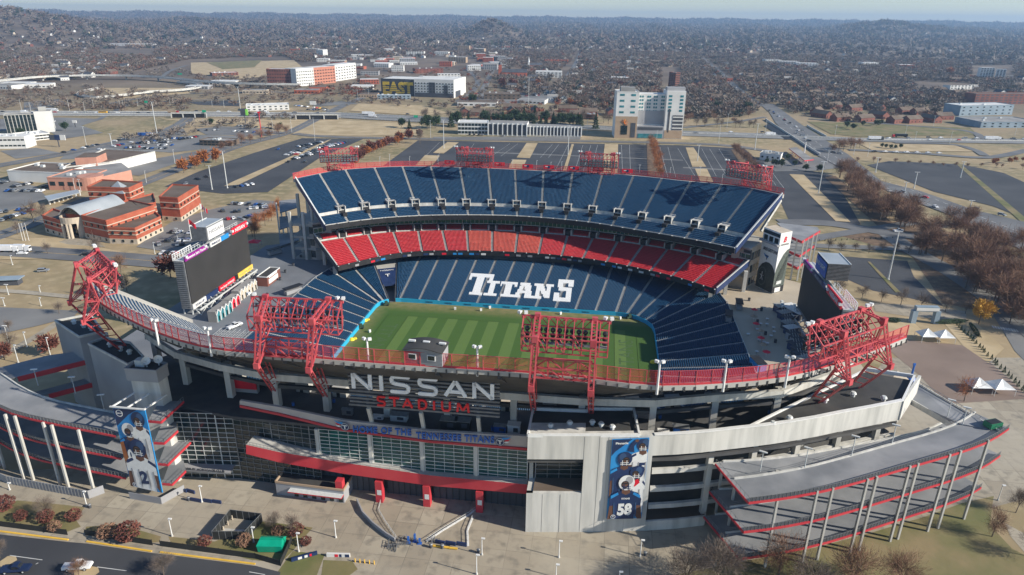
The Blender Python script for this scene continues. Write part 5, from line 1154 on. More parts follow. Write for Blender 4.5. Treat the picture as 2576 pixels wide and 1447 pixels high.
c=G(2496,1073,25.3); m=MB(); m.box((c.x,c.y,26.1),(4,2.4,1.4),mat('green_dumpster',(0.01,0.14,0.07),rough=.5),.3); m.box((c.x,c.y,26.85),(3.5,1.9,.15),black_paint,.3); m.build('skip',loc=(c.x,c.y,25.3),label='green open skip parked on the top of the right ramp',cat='skip')
# left ramp
rL=thing('pedestrian_ramp','grey pedestrian ramp with paired white columns at the left edge of the photograph','ramp',tuple(W(-115,-100,0)))
eL=catmull([(-163,-86),(-150,-92),(-139,-97),(-130,-101),(-119,-104.3),(-107,-105.6),(-96,-106.3),(-88,-106.8)],12)
for k,dz in enumerate((0,-7.2,-13.6)):
    m=MB();f=MB();rl_=MB();cb_=MB(); curve_slab(m,eL,(24.5+dz,19.5+dz),9.0 if k==0 else 8,.45,grey_deck,1,f,.55,rl_,cb_)
    dk=part(m,'ramp_deck',rL); part(f,'red_fascia',dk); part(rl_,'railing',dk); part(cb_,'curb',dk)
for (u_,v_,h_) in ((-122.2,-104.2,21.5),(-119.1,-104.4,21.4),(-110,-105.2,20.8),(-107,-105.8,20.6),(-98.8,-106.3,20.2),(-134,-99.5,22.5),(-131.5,-100.8,22.5)):
    m=MB(); p=W(u_,v_-.6,0); m.box((p.x,p.y,h_/2),(.55,.65,h_),concrete_pale,SA); part(m,'slender_column',rL)
q4=lambda x,y:(x*.21735,754.7+y*.21735)
def slabpx(name,P,z,root,red=None,th=.5):
    m=MB(); q=[G(*q4(x,y),z) for x,y in P]; m.prism([(p.x,p.y) for p in q],z-th,z,grey_deck); o=part(m,name,root)
    if red:
        f=MB(); L=[G(*q4(x,y),z) for x,y in red]; f.wall([(p.x,p.y) for p in L],z-1.6,z+.02,.25,red_paint); part(f,'red_fascia',o)
    return o
slabpx('upper_return_deck',[(-300,850),(0,780),(560,640),(940,590),(1050,680),(200,890),(-300,1010)],22,rL,[(1050,682),(200,892)])
slabpx('lower_return_deck',[(250,1105),(1060,890),(1060,960),(560,1090),(-250,1290),(-250,1200)],14,rL,[(1060,960),(560,1092)])
m=MB(); m.wall(poly_uv([(-163,-96),(-125,-107.3),(-98,-109.8),(-95.5,-107)]),0,2.6,.15,greywall)
for k in range(26): p=W(lerp(-125,-98,k/25),lerp(-107.4,-109.9,k/25),0); m.bar(p,p+Z3*2.7,.12,grey_steel)
m.build('screened_fence',label='grey screened fence along the foot of the left ramp',cat='fence')
m=MB(); m.wall(poly_uv([(-87,-108.2),(-77,-109),(-74,-103)]),0,2.2,.12,greywall); m.build('screened_fence',label='low grey fence at the foot of the left player banner',cat='fence')
for x,y,zz_ in ((96,935,20),(190,955,20),(263,1000,18),(250,872,20)):
    p=G(x,y+35,zz_); m=MB(); m.cyl(p,p+Z3*5.4,.14,.1,pale_steel,n=6); r=thing('ramp_lamp','lamp post rising from the left ramp','lamp post',tuple(p),'lamp posts on the left ramp'); part(m,'pole',r); m=MB(); m.box(p+Z3*5.5,(1.9,.5,.25),white_paint,SA+.3); part(m,'lamp_head',r)
for P,lb,z1 in (([(-138.4,-64.2),(-122.1,-73.8),(-117.5,-69),(-131,-57.5)],'white walled block with flat black roof under the near left corner gantry',30),([(-116,-77.7),(-95.6,-88),(-94,-83),(-104,-75),(-114,-73)],'white walled block with flat black roof between the left ramp and the stair tower',30)):
    c=W(*P[0],0); r=thing('service_block',lb,'block',tuple(c)); m=MB(); m.prism(poly_uv(P),0 if z1==30 else 8,z1,greywall,mtop=black_roof); part(m,'walls',r); m=MB(); m.wall(poly_uv(P+[P[0]]),z1,z1+.7,.35,concrete_pale); part(m,'parapet',r)
    cx=sum(p[0] for p in P)/len(P);cy=sum(p[1] for p in P)/len(P)
    for d in (-4,1,5): p=W(cx+d,cy-d*.4,z1); m=MB(); m.cyl(p,p+Z3*1.0,.6,.6,pale_steel); m.cyl(p+Z3,p+Z3*1.5,.9,.5,pale_steel); part(m,'roof_fan',r)
# far right ramp behind the tyre tower
rF=thing('pedestrian_ramp','small grey ramp with red edges behind the tyre tower, at the far right corner','ramp',tuple(W(142,115,0)))
for dz,ex in ((0,0),(-7.5,-2),(-14,-4)):
    m=MB(); z=22+dz; P=[(134.5,105),(138,98.2),(152.1+ex,119+ex),(152.8+ex,126+ex),(132.8,131)]; m.prism(poly_uv(P),z-.5,z,grey_deck); o=part(m,'ramp_deck',rF); f=MB(); f.wall(poly_uv([(134.5,105),(138,98),(152.3+ex,119+ex)]),z-1.2,z+.05,.3,red_paint); part(f,'red_fascia',o)
for u_,v_ in ((139.5,100),(143,105.5),(147,111),(150.5,116.5),(136.5,101)): m=MB(); p=W(u_,v_,0); m.box((p.x,p.y,11),(.7,.7,22),concrete_pale,SA); part(m,'slender_column',rF)
# left far-side pavilion ramp of the far stand
rG=thing('pedestrian_ramp','grey landings and pale posts behind the far left corner of the stadium','ramp',tuple(G(725,560,0)))
for z in (10,17,24):
    m=MB(); q=[G(702,545,z) if z==17 else G(702,505+ (24-z)*6,z),G(752,500+(24-z)*6,z),G(752,520+(24-z)*6,z),G(704,535+(24-z)*6,z)]; m.prism([(p.x,p.y) for p in q],z-.5,z,grey_deck); part(m,'ramp_deck',rG)
for x in (706,716,728): m=MB(); p=G(x,610,0); m.box((p.x,p.y,12),(.7,.7,24),pale_steel); part(m,'slender_column',rG)
# ================================================================ TERRAIN, ROADS, LOTS
fA=lambda x,y:(x*.33370,y*.33370); fB=lambda x,y:(859.1+x*.3337,y*.3337); fC=lambda x,y:(1718.2+x*.3338,y*.3337)
fL=lambda x,y:(x*.3337,483+y*.3337); fR=lambda x,y:(1718.2+x*.3338,483+y*.3337)
fa=lambda x,y:(x*.3334,966+y*.3334); fb=lambda x,y:(859.1+x*.3334,966+y*.3334); fc=lambda x,y:(1718.2+x*.3334,966+y*.3334)
fD=lambda x,y:(x,y)
def conv(f,s): return [f(s[i],s[i+1]) for i in range(0,len(s),2)]
def sm(t): t=min(1,max(0,t)); return t*t*(3-2*t)
def terrain(x,y):
    r=math.hypot(x,y); az=math.degrees(math.atan2(x,y))
    n=math.sin(az*.9+1.3+r*.0004)*.5+math.sin(az*2.3+r*.0011)*.3+math.sin(az*5.1+2+r*.002)*.2
    h=(22*sm((r-2600)/3000)+30*sm((r-5000)/4000)+98*sm((r-9500)/4500))+n*16*sm((r-2800)/4500)
    h+=128*math.exp(-((az+36)/6.0)**2)*math.exp(-((r-4600)/900)**2)+40*math.exp(-((az+24)/6)**2)*math.exp(-((r-6500)/1300)**2)
    h+=86*math.exp(-((az-27.2)/3.2)**2)*math.exp(-((r-7200)/1100)**2)
    h+=85*math.exp(-((az+1.8)/1.7)**2)*math.exp(-((r-4800)/600)**2)
    return h
NA,NR=150,90; V=[];Fs=[]
rad=[0]+[60*(16500/60)**(i/(NR-1)) for i in range(NR)]
for r_ in rad[1:]:
    for j in range(NA+1):
        a=math.radians(lerp(-62,62,j/NA)); x,y=r_*math.sin(a),r_*math.cos(a)-60; V.append((x,y,terrain(x,y)))
for i in range(NR-1):
    for j in range(NA): k=i*(NA+1)+j; Fs.append((k,k+1,k+NA+2,k+NA+1))
gm=bpy.data.materials.new('city_ground'); gm.use_nodes=True; t=gm.node_tree; b=t.nodes['Principled BSDF']; b.inputs['Roughness'].default_value=.95
g=t.nodes.new('ShaderNodeNewGeometry'); 
def nzz(sc,d=4):
    n=t.nodes.new('ShaderNodeTexNoise'); n.inputs['Scale'].default_value=sc; n.inputs['Detail'].default_value=d; t.links.new(g.outputs['Position'],n.inputs['Vector']); return n.outputs[0]
def mr(o,a,bb):
    n=t.nodes.new('ShaderNodeMapRange'); n.inputs[1].default_value=a; n.inputs[2].default_value=bb; t.links.new(o,n.inputs[0]); return n.outputs[0]
ln=t.nodes.new('ShaderNodeVectorMath'); ln.operation='LENGTH'; t.links.new(g.outputs['Position'],ln.inputs[0])
near=mixc(mr(nzz(.012,6),.42,.62),(0.36,0.27,0.155),(0.20,0.175,0.085))
near=mixc(mr(nzz(.15,6),.45,.75),near,(0.44,0.34,0.20))
far=mixc(mr(nzz(.006,8),.40,.65),(0.10,0.075,0.055),(0.20,0.15,0.11))
t.links.new(mixc(mr(ln.outputs[1],900,1700),near,far),b.inputs['Base Color'])
me=bpy.data.meshes.new('ground'); me.from_pydata(V,[],[f[::-1] for f in Fs]); me.materials.append(gm)
me.polygons.foreach_set('use_smooth',[True]*len(Fs)); go=bpy.data.objects.new('ground',me); COL.objects.link(go); go['kind']='structure'
for p_ in me.polygons[:1]:
    if p_.normal.z<0: me.flip_normals()
# plaza material with slab joints
pm=bpy.data.materials.new('slab_plaza'); pm.use_nodes=True; t=pm.node_tree; b=t.nodes['Principled BSDF']; b.inputs['Roughness'].default_value=.9
g=t.nodes.new('ShaderNodeNewGeometry'); mp=t.nodes.new('ShaderNodeMapping'); mp.inputs['Rotation'].default_value=(0,0,-SA); t.links.new(g.outputs['Position'],mp.inputs[0])
bt=t.nodes.new('ShaderNodeTexBrick'); bt.offset=0; bt.inputs['Scale'].default_value=1; bt.inputs['Brick Width'].default_value=6.1; bt.inputs['Row Height'].default_value=6.1; bt.inputs['Mortar Size'].default_value=.07; bt.inputs['Bias'].default_value=0
bt.inputs['Color1'].default_value=(.31,.265,.20,1); bt.inputs['Color2'].default_value=(.42,.37,.285,1); bt.inputs['Mortar'].default_value=(.17,.15,.12,1); t.links.new(mp.outputs[0],bt.inputs[0])
pc=mixc(mr(nzz(.05,7),.40,.66),bt.outputs[0],(0.36,0.31,0.235)); pc=mixc(mr(nzz(.35,6),.50,.72),pc,(0.22,0.195,0.155)); pc=mixc(mr(nzz(.022,4),.5,.72),pc,(0.44,0.39,0.305)); t.links.new(pc,b.inputs['Base Color'])
paver=mat('brown_paver',(0.20,0.145,0.115),(0.27,0.20,0.16),.05,detail=6)
ZL=[0.03]
def lay(name,f,s,m,z=None):
    P=conv(f,s) if f else s
    z=z if z is not None else ZL[0]; ZL[0]+=0.004
    return sheet(name,[tuple(G(x,y,0).xy) for x,y in P],m,z)
def strip(name,px,w,m,z=None,f=fD,dash=None,wm=True):
    "road ribbon of width w metres along photo points"
    P=[G(*q,0) for q in conv(f,px)]; C=catmull([(p.x,p.y) for p in P],max(6,3*len(P))); n=len(C); mb=MB(); z=z if z is not None else ZL[0]; ZL[0]+=.004
    L=[];R_=[]
    for i,c in enumerate(C):
        a=C[max(0,i-1)];b_=C[min(n-1,i+1)]; d=(b_-a)/np.linalg.norm(b_-a); nn=np.array([-d[1],d[0]]); L.append(c+nn*w/2); R_.append(c-nn*w/2)
    for i in range(n-1): mb.face([(*R_[i],z),(*R_[i+1],z),(*L[i+1],z),(*L[i],z)],m)
    o=mb.build(name,kind='structure')
    if dash:
        for off,mt in dash:
            k=MB()
            for i in range(n-1):
                q=[]
                for a_,s_ in ((i,-.12),(i+1,-.12),(i+1,.12),(i,.12)):
                    t_=.5+(off+s_*(1+w*0))/w; c=R_[a_]*(1-t_)+L[a_]*t_; q.append((*c,z+.02))
                k.face(q,mt)
            k.build('road_marking',kind='structure')
    return C
def area(P):
    return P
# --- front
lay('plaza',fD,[-80,1185,700,1170,1350,1180,1800,1250,2150,1000,2230,900,2680,900,2700,1180,2560,1260,2050,1400,1850,1420,1690,1520,-140,1520],pm)
lay('lawn',fD,[1850,1416,2060,1376,2200,1338,2330,1299,2420,1266,2500,1248,2490,1320,2545,1380,2640,1430,2640,1530,1560,1530,1700,1447],green_grass)
lay('path',fc,[2430,1050,2576,1130,2650,1250,2600,1300,2470,1150],pm)
lay('lawn',fa,[-80,945,0,940,130,880,340,898,640,930,600,985,560,1010,610,1078,500,1120,0,1047,-80,1040],green_grass)
lay('lawn',fa,[650,1078,900,1062,1215,1152,1200,1195,1120,1200,640,1112],green_grass)
lay('lawn',fa,[1270,1152,1620,1190,1980,1038,2360,1085,2210,1260,2120,1350,1900,1330,1640,1260,1290,1200],green_grass)
lay('lawn',fa,[2210,1262,2450,1290,2390,1447,2050,1480],green_grass)
lay('lawn',fa,[2440,1330,2660,1340,2700,1400,2560,1500,2420,1480],green_grass)
lay('parking_lot',fD,[-160,1322,0,1345,172,1364,220,1368,384,1392,405,1394,643,1424,706,1440,680,1520,-160,1540],asphalt)
mb=MB()
for (a,b_) in (((-60,1330),(172,1359)),((218,1363),(382,1388)),((403,1390),(642,1420))):
    A=G(*a,0);B=G(*b_,0); mb.bar(A+Z3*.14,B+Z3*.14,.45,yellow_line,h=.2)
mb.build('kerb',kind='structure')
mb=MB()
for s in ((75,1296,320,1330),(735,1383,955,1412),(270,1362,290,1352),(1880,1420,2000,1441)):
    A=G(*fa(*s[:2]),0);B=G(*fa(*s[2:]),0); mb.bar(A+Z3*.09,B+Z3*.09,.18,line_m,h=.01)
mb.build('road_marking',kind='structure')
lay('island',fa,[0,1340,60,1300,120,1302,130,1330,60,1370,0,1400],tan_grass); lay('island',fa,[560,1400,640,1370,740,1385,750,1420,700,1460,560,1470],tan_grass)
# --- right side
lay('paved_court',fR,[1560,1200,1640,1112,2160,1162,2330,1300,2500,1447,2600,1560,1980,1600,1800,1400],paver)
lay('lawn',fR,[1540,960,1700,950,1860,1100,2060,1150,1640,1108,1560,1180],tan_grass)
lay('lawn',fR,[1950,970,2180,960,2420,1180,2300,1290,2110,1160],tan_grass)
lay('path',fR,[1430,840,1700,850,2130,900,2140,975,1700,940,1450,900],pm)
lay('parking_lot',fR,[1085,478,1690,522,1740,640,1960,860,1700,800,1430,745,1190,640],asphalt)
strip('road',[2235,590,2290,628,2400,690,2536,783,2640,870],13,asphalt_old)
lay('parking_lot',fR,[2330,920,2700,930,2700,1400,2500,1200,2430,1080],asphalt_old)
mb=MB()
for k in range(12):
    A=G(*fR(2420+k*14,945+k*8),0);B=G(*fR(2470+k*14,935+k*8),0); mb.bar(A+Z3*.12,B+Z3*.12,.6,line_m,h=.01)
    A=G(*fR(2330+k*20,1010+k*3),0);B=G(*fR(2345+k*20,1030+k*3),0); mb.bar(A+Z3*.12,B+Z3*.12,.6,line_m,h=.01)
mb.build('crosswalk',kind='structure')
lay('tree_belt',fR,[1180,330,1720,480,1960,840,2250,900,2500,930,2640,1000,2640,560,2300,360,1900,280,1700,200,1500,250],mulch)
strip('road',[2235,590,2290,628,2400,690,2536,783,2640,870],13,asphalt_old,z=.26)
# park lines of lot with white stalls
def stalls(px0,px1,n,dvec,Ls,mt,wd=.15,z=.2,rows=1):
    A=G(*px0,0);B=G(*px1,0); D_=G(*dvec,0)-A; D_.z=0; D_=D_.normalized()*Ls; mb=MB()
    for k in range(n):
        p=A.lerp(B,k/(n-1)); mb.face([(p.x-wd/2,p.y,z),(p.x+wd/2,p.y,z),(p.x+D_.x+wd/2,p.y+D_.y,z),(p.x+D_.x-wd/2,p.y+D_.y,z)],mt)
    mb.build('stall_marking',kind='structure')
for a,b_,n in (((1180,500),(1420,720),18),((1320,520),(1560,730),18),((1500,520),(1780,770),20),((1620,545),(1900,800),16)):
    p0=fR(*a);p1=fR(*b_); stalls(p0,p1,n,(p0[0]+30,p0[1]+2),9,line_m)
lay('grass_strip',fR,[1390,528,1410,530,1640,760,1600,760],green_grass,z=.25)
# --- event lots behind the stadium
lay('parking_lot',fD,[962,419,1052,353,1300,358,1717,366,1872,374,1900,398,2095,442,2165,565,1990,566,1960,500,1600,470,1000,470],asphalt)
def median(f,s,m=tan_grass): 
    o=lay('grass_median',f,s,m,z=.31)
median(fB,[690,1155,800,1072,885,1076,770,1160]); median(fB,[545,1262,630,1172,742,1176,650,1300,500,1300]); median(fB,[1320,1190,1395,1080,1480,1080,1420,1195]); median(fB,[1250,1285,1290,1205,1395,1208,1340,1330,1240,1330])
median(fB,[1665,1300,1735,1088,1752,1090,1692,1300]); median(fB,[1955,1340,1985,1088,2085,1090,2080,1340]); median(fB,[2310,1400,2300,1060,2372,1060,2415,1400],mulch)
median(fC,[70,1260,20,1115,80,1115,175,1260]); median(fC,[150,1420,90,1275,180,1275,250,1420]); median(fC,[362,1130,400,1130,660,1430,560,1430],mulch); median(fC,[800,1315,910,1320,1100,1510,1262,1677,1150,1670])
median(fC,[1060,1330,1150,1330,1600,1700,1500,1740],mulch)
for f,s in ((fB,[860,1140,2574,1210]),(fC,[0,1265,470,1290])):
    strip('lot_aisle',s,5,asphalt_old,f=f,z=.2)
mb=MB(); rr=random.Random(8)
for f,(x0,y0,x1,y1) in [(fB,q) for q in ((560,1250,740,1075),(640,1250,830,1080),(870,1260,1000,1085),(1130,1180,1270,1085),(1200,1180,1330,1085),(1500,1190,1590,1090),(1560,1190,1640,1090),(1610,1290,1710,1090),(1760,1290,1820,1095),(1820,1300,1880,1095),(1880,1300,1930,1095),(2120,1330,2110,1095),(2180,1330,2170,1095),(2460,1340,2400,1110),(2520,1340,2460,1110))]+[(fC,q) for q in ((90,1330,-40,1120),(250,1330,140,1120),(330,1330,200,1125),(400,1330,270,1125),(700,1400,620,1290),(760,1420,670,1300))]:
    A=G(*f(x0,y0),0);B=G(*f(x1,y1),0); n=(B-A).cross(Z3).normalized()*.11
    for q in ([A-n,A+n,B+n,B-n],): mb.face([(p.x,p.y,.23) for p in q],line_m)
    mb2=None
    for k in range(46):
        p=A.lerp(B,k/45); o=(B-A).cross(Z3).normalized()*5; d=(B-A).normalized()*.06; mb.face([(c.x,c.y,.227) for c in (p-o-d,p+o-d,p+o+d,p-o+d)],faint_line)
mb.build('stall_marking',kind='structure')
# left lot
lay('parking_lot',fD,[414,470,500,432,640,385,761,348,914,350,801,400,674,484,560,488],asphalt)
median(fA,[1690,1405,1760,1370,2470,1060,2500,1052,2400,1110,1800,1395])
mb=MB()
for i in range(9):
    A=G(*fA(1260+i*75,1400+i*4),0); B=G(*fA(2290+i*42,1045+i*3),0)
    if i in (5,): continue
    for k in range(60):
        p=A.lerp(B,k/59); o=(B-A).cross(Z3).normalized()*4.5; d=(B-A).normalized()*.06; mb.face([(c.x,c.y,.2) for c in (p-o-d,p+o-d,p+o+d,p-o+d)],faint_line)
mb.build('stall_marking',kind='structure')
# --- other lots
for s in ([150,402,175,380,330,345,462,324,470,338,330,372,200,400],[640,300,735,318,742,333,600,345,560,330],[0,300,150,296,260,300,200,318,0,330],[340,362,440,345,500,340,420,372,360,378],[640,503,700,508,650,560,566,602,470,642,343,622,430,560,520,530],[-30,445,30,455,92,470,122,500,60,520,-30,545],[277,420,510,378,600,352,640,352,480,400,350,443,330,441],[320,375,390,355,500,340,622,343,560,370,430,385],[490,325,560,318,652,325,640,341,520,340],[100,320,200,315,260,335,160,350],[0,380,90,372,150,385,40,400],[460,256,600,254,602,268,500,264],[60,258,150,250,170,262,60,280],[1230,235,1390,232,1420,258,1260,262],[1180,240,1240,236,1300,262,1160,262],[2040,395,2100,400,2130,420,2060,430,1950,432,1920,410],[1090,345,1460,343,1460,352,1090,352],[770,262,860,255,905,262,800,268]):
    lay('parking_lot',fD,s,asphalt_old if s[0]!=460 else asphalt)
lay('parking_lot',fD,[2181,416,2237,406,2418,414,2525,436,2600,470,2600,560,2500,520,2350,483],asphalt)
median(fC,[2060,1240,2095,1240,2574,1640,2574,1700],green_grass)
lay('parking_lot',fL,[-60,880,0,872,600,900,560,940,300,1010,0,1075,-60,1080],asphalt_old)
strip('path',[-20,745,200,760,500,790,720,812],4,pm,f=fL); strip('path',[-20,1250,120,1180,330,1060,480,960],4,pm,f=fL)
lay('lawn',fD,[400,300,860,303,1060,313,1060,342,870,342,760,340,640,322],tan_grass); lay('lawn',fD,[480,158,740,152,775,182,600,200,480,185],tan_grass,z=.5); lay('lawn',fD,[520,158,660,152,640,170,560,175],green_grass,z=.8)
lay('lawn',fD,[250,222,460,222,480,236,300,250],tan_grass,z=.5)
lay('lawn',fD,[900,262,1060,266,1130,285,1060,292,880,280],tan_grass,z=.5); lay('lawn',fD,[2030,306,2440,322,2460,340,2160,345,2090,338],green_grass,z=.4); lay('lawn',fD,[2160,362,2400,366,2450,382,2200,382],tan_grass,z=.4)
lay('lawn',fD,[-20,600,140,600,330,640,200,650,-20,655],tan_grass); 
lay('court',fL,[540,350,700,365,800,420,520,400,440,380],pm)
# --- roads
strip('road',[-30,422,160,388,270,365,370,345,445,318,478,296],17,road_m,dash=[(0,yellow_line)])
strip('road',[-30,604,110,552,200,510,330,472,585,373,720,336,790,303],14,road_m,dash=[(0,yellow_line)])
strip('road',[785,305,860,268,915,245,960,232],14,road_m)
strip('road',[740,337,860,346,1290,353,1717,361,1870,371,1990,392],12,road_m,dash=[(0,yellow_line)])
strip('road',[-30,628,200,643,430,662,520,672,640,680],18,road_m,dash=[(0,yellow_line)])
strip('road',[860,417,965,352,1010,345],9,asphalt_old)
lay('road',fD,[1910,262,1935,283,1951,310,1994,354,2064,397,2134,434,2237,483,2284,503,2401,546,2484,593,2640,660,2640,575,2451,530,2318,483,2217,457,2134,390,2077,354,2010,310,1966,277,1945,262],road_m,z=.5)
mb=MB()
for s in ([1955,285,2030,340,2100,395,2180,440,2290,478,2420,530,2576,590],[1944,284,2015,345,2085,405,2160,447,2270,490,2400,540]):
    P=[G(*q,0) for q in conv(fD,s)]
    for a,b_ in zip(P[:-1],P[1:]):
        for k in range(6): p=a.lerp(b_,k/6);q=a.lerp(b_,(k+.45)/6); n=(q-p).cross(Z3).normalized()*.2; mb.face([(c.x,c.y,.53) for c in (p-n,p+n,q+n,q-n)],line_m)
mb.build('road_marking',kind='structure')
strip('road',[2135,378,2300,386,2450,397,2520,393,2640,366],11,road_m,z=.55); strip('road',[2035,300,2220,312,2390,325,2450,335,2470,349],9,road_m,z=.55); strip('road',[2250,360,2390,364,2450,378,2478,393],9,road_m,z=.56)
strip('road',[1720,322,1850,307,1925,295],8,road_m); strip('road',[1735,122,1748,133,1801,173,1862,230,1918,268],14,road_m); strip('road',[1393,232,1440,173,1453,147,1460,130],10,road_m); strip('road',[1150,258,1192,227,1202,200,1180,180],12,road_m)
strip('road',[1960,560,2085,563,2220,585,2300,596],14,road_m); strip('road',[1985,615,2100,592,2230,572,2300,560],9,road_m); strip('road',[1985,617,2290,628],8,asphalt_old)
strip('road',[250,300,330,262,400,256,560,252,600,262],7,road_m); strip('road',[270,262,420,240,640,232,860,236],9,road_m)
strip('road',[400,200,430,178,470,165],9,road_m)
# interstate
lay('highway',fD,[-60,281,430,283,858,286,1059,295,1546,321,1717,330,1951,338,2151,348,2650,351,2650,364,2151,357,1951,350,1717,343,1546,330,1059,309,858,298,430,294,-60,291],hwy_m,z=.6)
mb=MB()
for s,hh,w in (([-60,286.2,430,288.6,858,291.6,1059,302,1546,325,1717,336,1951,343.5,2151,352.5,2650,357],1.1,1.0),([-60,281,430,283,858,286,1059,295,1546,321],.9,.5),([-60,291,430,294,858,298,1059,309,1546,330],.9,.5)):
    P=[G(*q,0) for q in conv(fD,s)]
    for a,b_ in zip(P[:-1],P[1:]): mb.bar(a+Z3*(.6+hh/2),b_+Z3*(.6+hh/2),w,concrete_pale,h=hh)
mb.build('highway_barrier',label='low pale concrete barriers along the interstate',cat='barrier')
mb=MB()
for s in ([-60,283.7,430,286,858,288.8,1059,298.5,1546,323,1717,333,1951,340.5,2151,350,2650,354],[-60,288.8,430,291.3,858,294.7,1059,305.4,1546,327.5,1717,339.5,1951,346.7,2151,355,2650,360.5]):
    P=[G(*q,0) for q in conv(fD,s)]
    for a,b_ in zip(P[:-1],P[1:]):
        n_=int((b_-a).length/14)
        for k in range(n_): p=a.lerp(b_,k/n_);q=a.lerp(b_,(k+.4)/n_); n=(q-p).cross(Z3).normalized()*.15; mb.face([(c.x,c.y,.63) for c in (p-n,p+n,q+n,q-n)],line_m)
mb.build('road_marking',kind='structure')
# underpasses: black boxes painting the shade of the openings, deck edges and piers
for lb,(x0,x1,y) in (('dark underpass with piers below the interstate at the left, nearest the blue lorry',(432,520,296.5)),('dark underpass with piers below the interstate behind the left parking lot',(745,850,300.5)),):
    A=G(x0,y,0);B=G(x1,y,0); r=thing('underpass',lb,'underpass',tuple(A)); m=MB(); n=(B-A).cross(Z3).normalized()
    m.hexa([A,B,B-n*.8,A-n*.8][::-1],[p+Z3*5.2 for p in (A,B,B-n*.8,A-n*.8)][::-1],black_paint); part(m,'opening_shade',r)
    m=MB(); m.bar(A+Z3*5.9+n*.3,B+Z3*5.9+n*.3,1,concrete_pale,h=1.4); part(m,'deck_edge',r)
    for k in (0,.33,.67,1): m=MB(); p=A.lerp(B,k)+n*.4; m.box((p.x,p.y,2.6),(1.2,1.2,5.2),concrete_pale); part(m,'pier',r)
# avenue bridge over the interstate with the shade of the gap laid as a flat black sheet
r=thing('avenue_bridge','concrete side wall and shaded gap where the avenue crosses over the interstate','bridge',tuple(G(1950,335,0))); m=MB()
A,B=G(1925,302,0),G(2062,392,0)
m.bar(A+Z3*1.2,B+Z3*1.2,.8,concrete_pale,h=2.4); part(m,'side_wall',r); m=MB(); A,B=G(2030,318,0),G(2078,345,0); m.bar(A+Z3*1,B+Z3*1,.8,concrete_pale,h=2); part(m,'side_wall',r)
m=MB(); m.face([G(1922,318,0)+Z3*.66,G(1975,352,0)+Z3*.66,G(2000,352,0)+Z3*.7,G(1935,312,0)+Z3*.66],black_paint); part(m,'gap_shade_sheet',r)
# elevated loop ramp
def viaduct(label,px,w,z,f,piers=True,z1=None):
    P=[G(*q,0) for q in conv(f,px)]; C=catmull([(p.x,p.y) for p in P],4*len(P)); n=len(C); r=thing('viaduct',label,'viaduct',(C[0][0],C[0][1],0)); m=MB(); pa=MB(); L=[];R_=[]
    for i,c in enumerate(C):
        a=C[max(0,i-1)];b_=C[min(n-1,i+1)]; d=(b_-a)/np.linalg.norm(b_-a); nn=np.array([-d[1],d[0]]); h=lerp(z,z if z1 is None else z1,i/(n-1)); L.append(Vector((*(c+nn*w/2),h))); R_.append(Vector((*(c-nn*w/2),h)))
    for i in range(n-1):
        m.hexa([R_[i]-Z3*1.4,R_[i+1]-Z3*1.4,L[i+1]-Z3*1.4,L[i]-Z3*1.4],[R_[i],R_[i+1],L[i+1],L[i]],hwy_m)
        for S_ in (L,R_): pa.bar(S_[i]+Z3*-.1,S_[i+1]+Z3*-.1,.5,concrete_pale,h=2.4)
    part(m,'deck',r); part(pa,'parapet',r)
    if piers:
        for i in range(2,n-1,4):
            if L[i].z<3: continue
            p=(L[i]+R_[i])/2; q=MB(); q.box((p.x,p.y,(p.z-1.4)/2),(2.4,2.4,p.z-1.4),concrete_pale); part(q,'pier',r)
viaduct('long curved pale viaduct crossing behind the interstate, left background',[-60,650,300,612,600,600,900,600,1200,612,1400,632,1650,655,2000,668,2250,670],14,8,fA)
viaduct('pale loop ramp curling under the long viaduct, left background',[1350,640,1460,648,1510,660,1480,682,1350,698,1150,708,900,735,720,748,620,730,600,712,660,688,760,665],9,6,fA,z1=1)
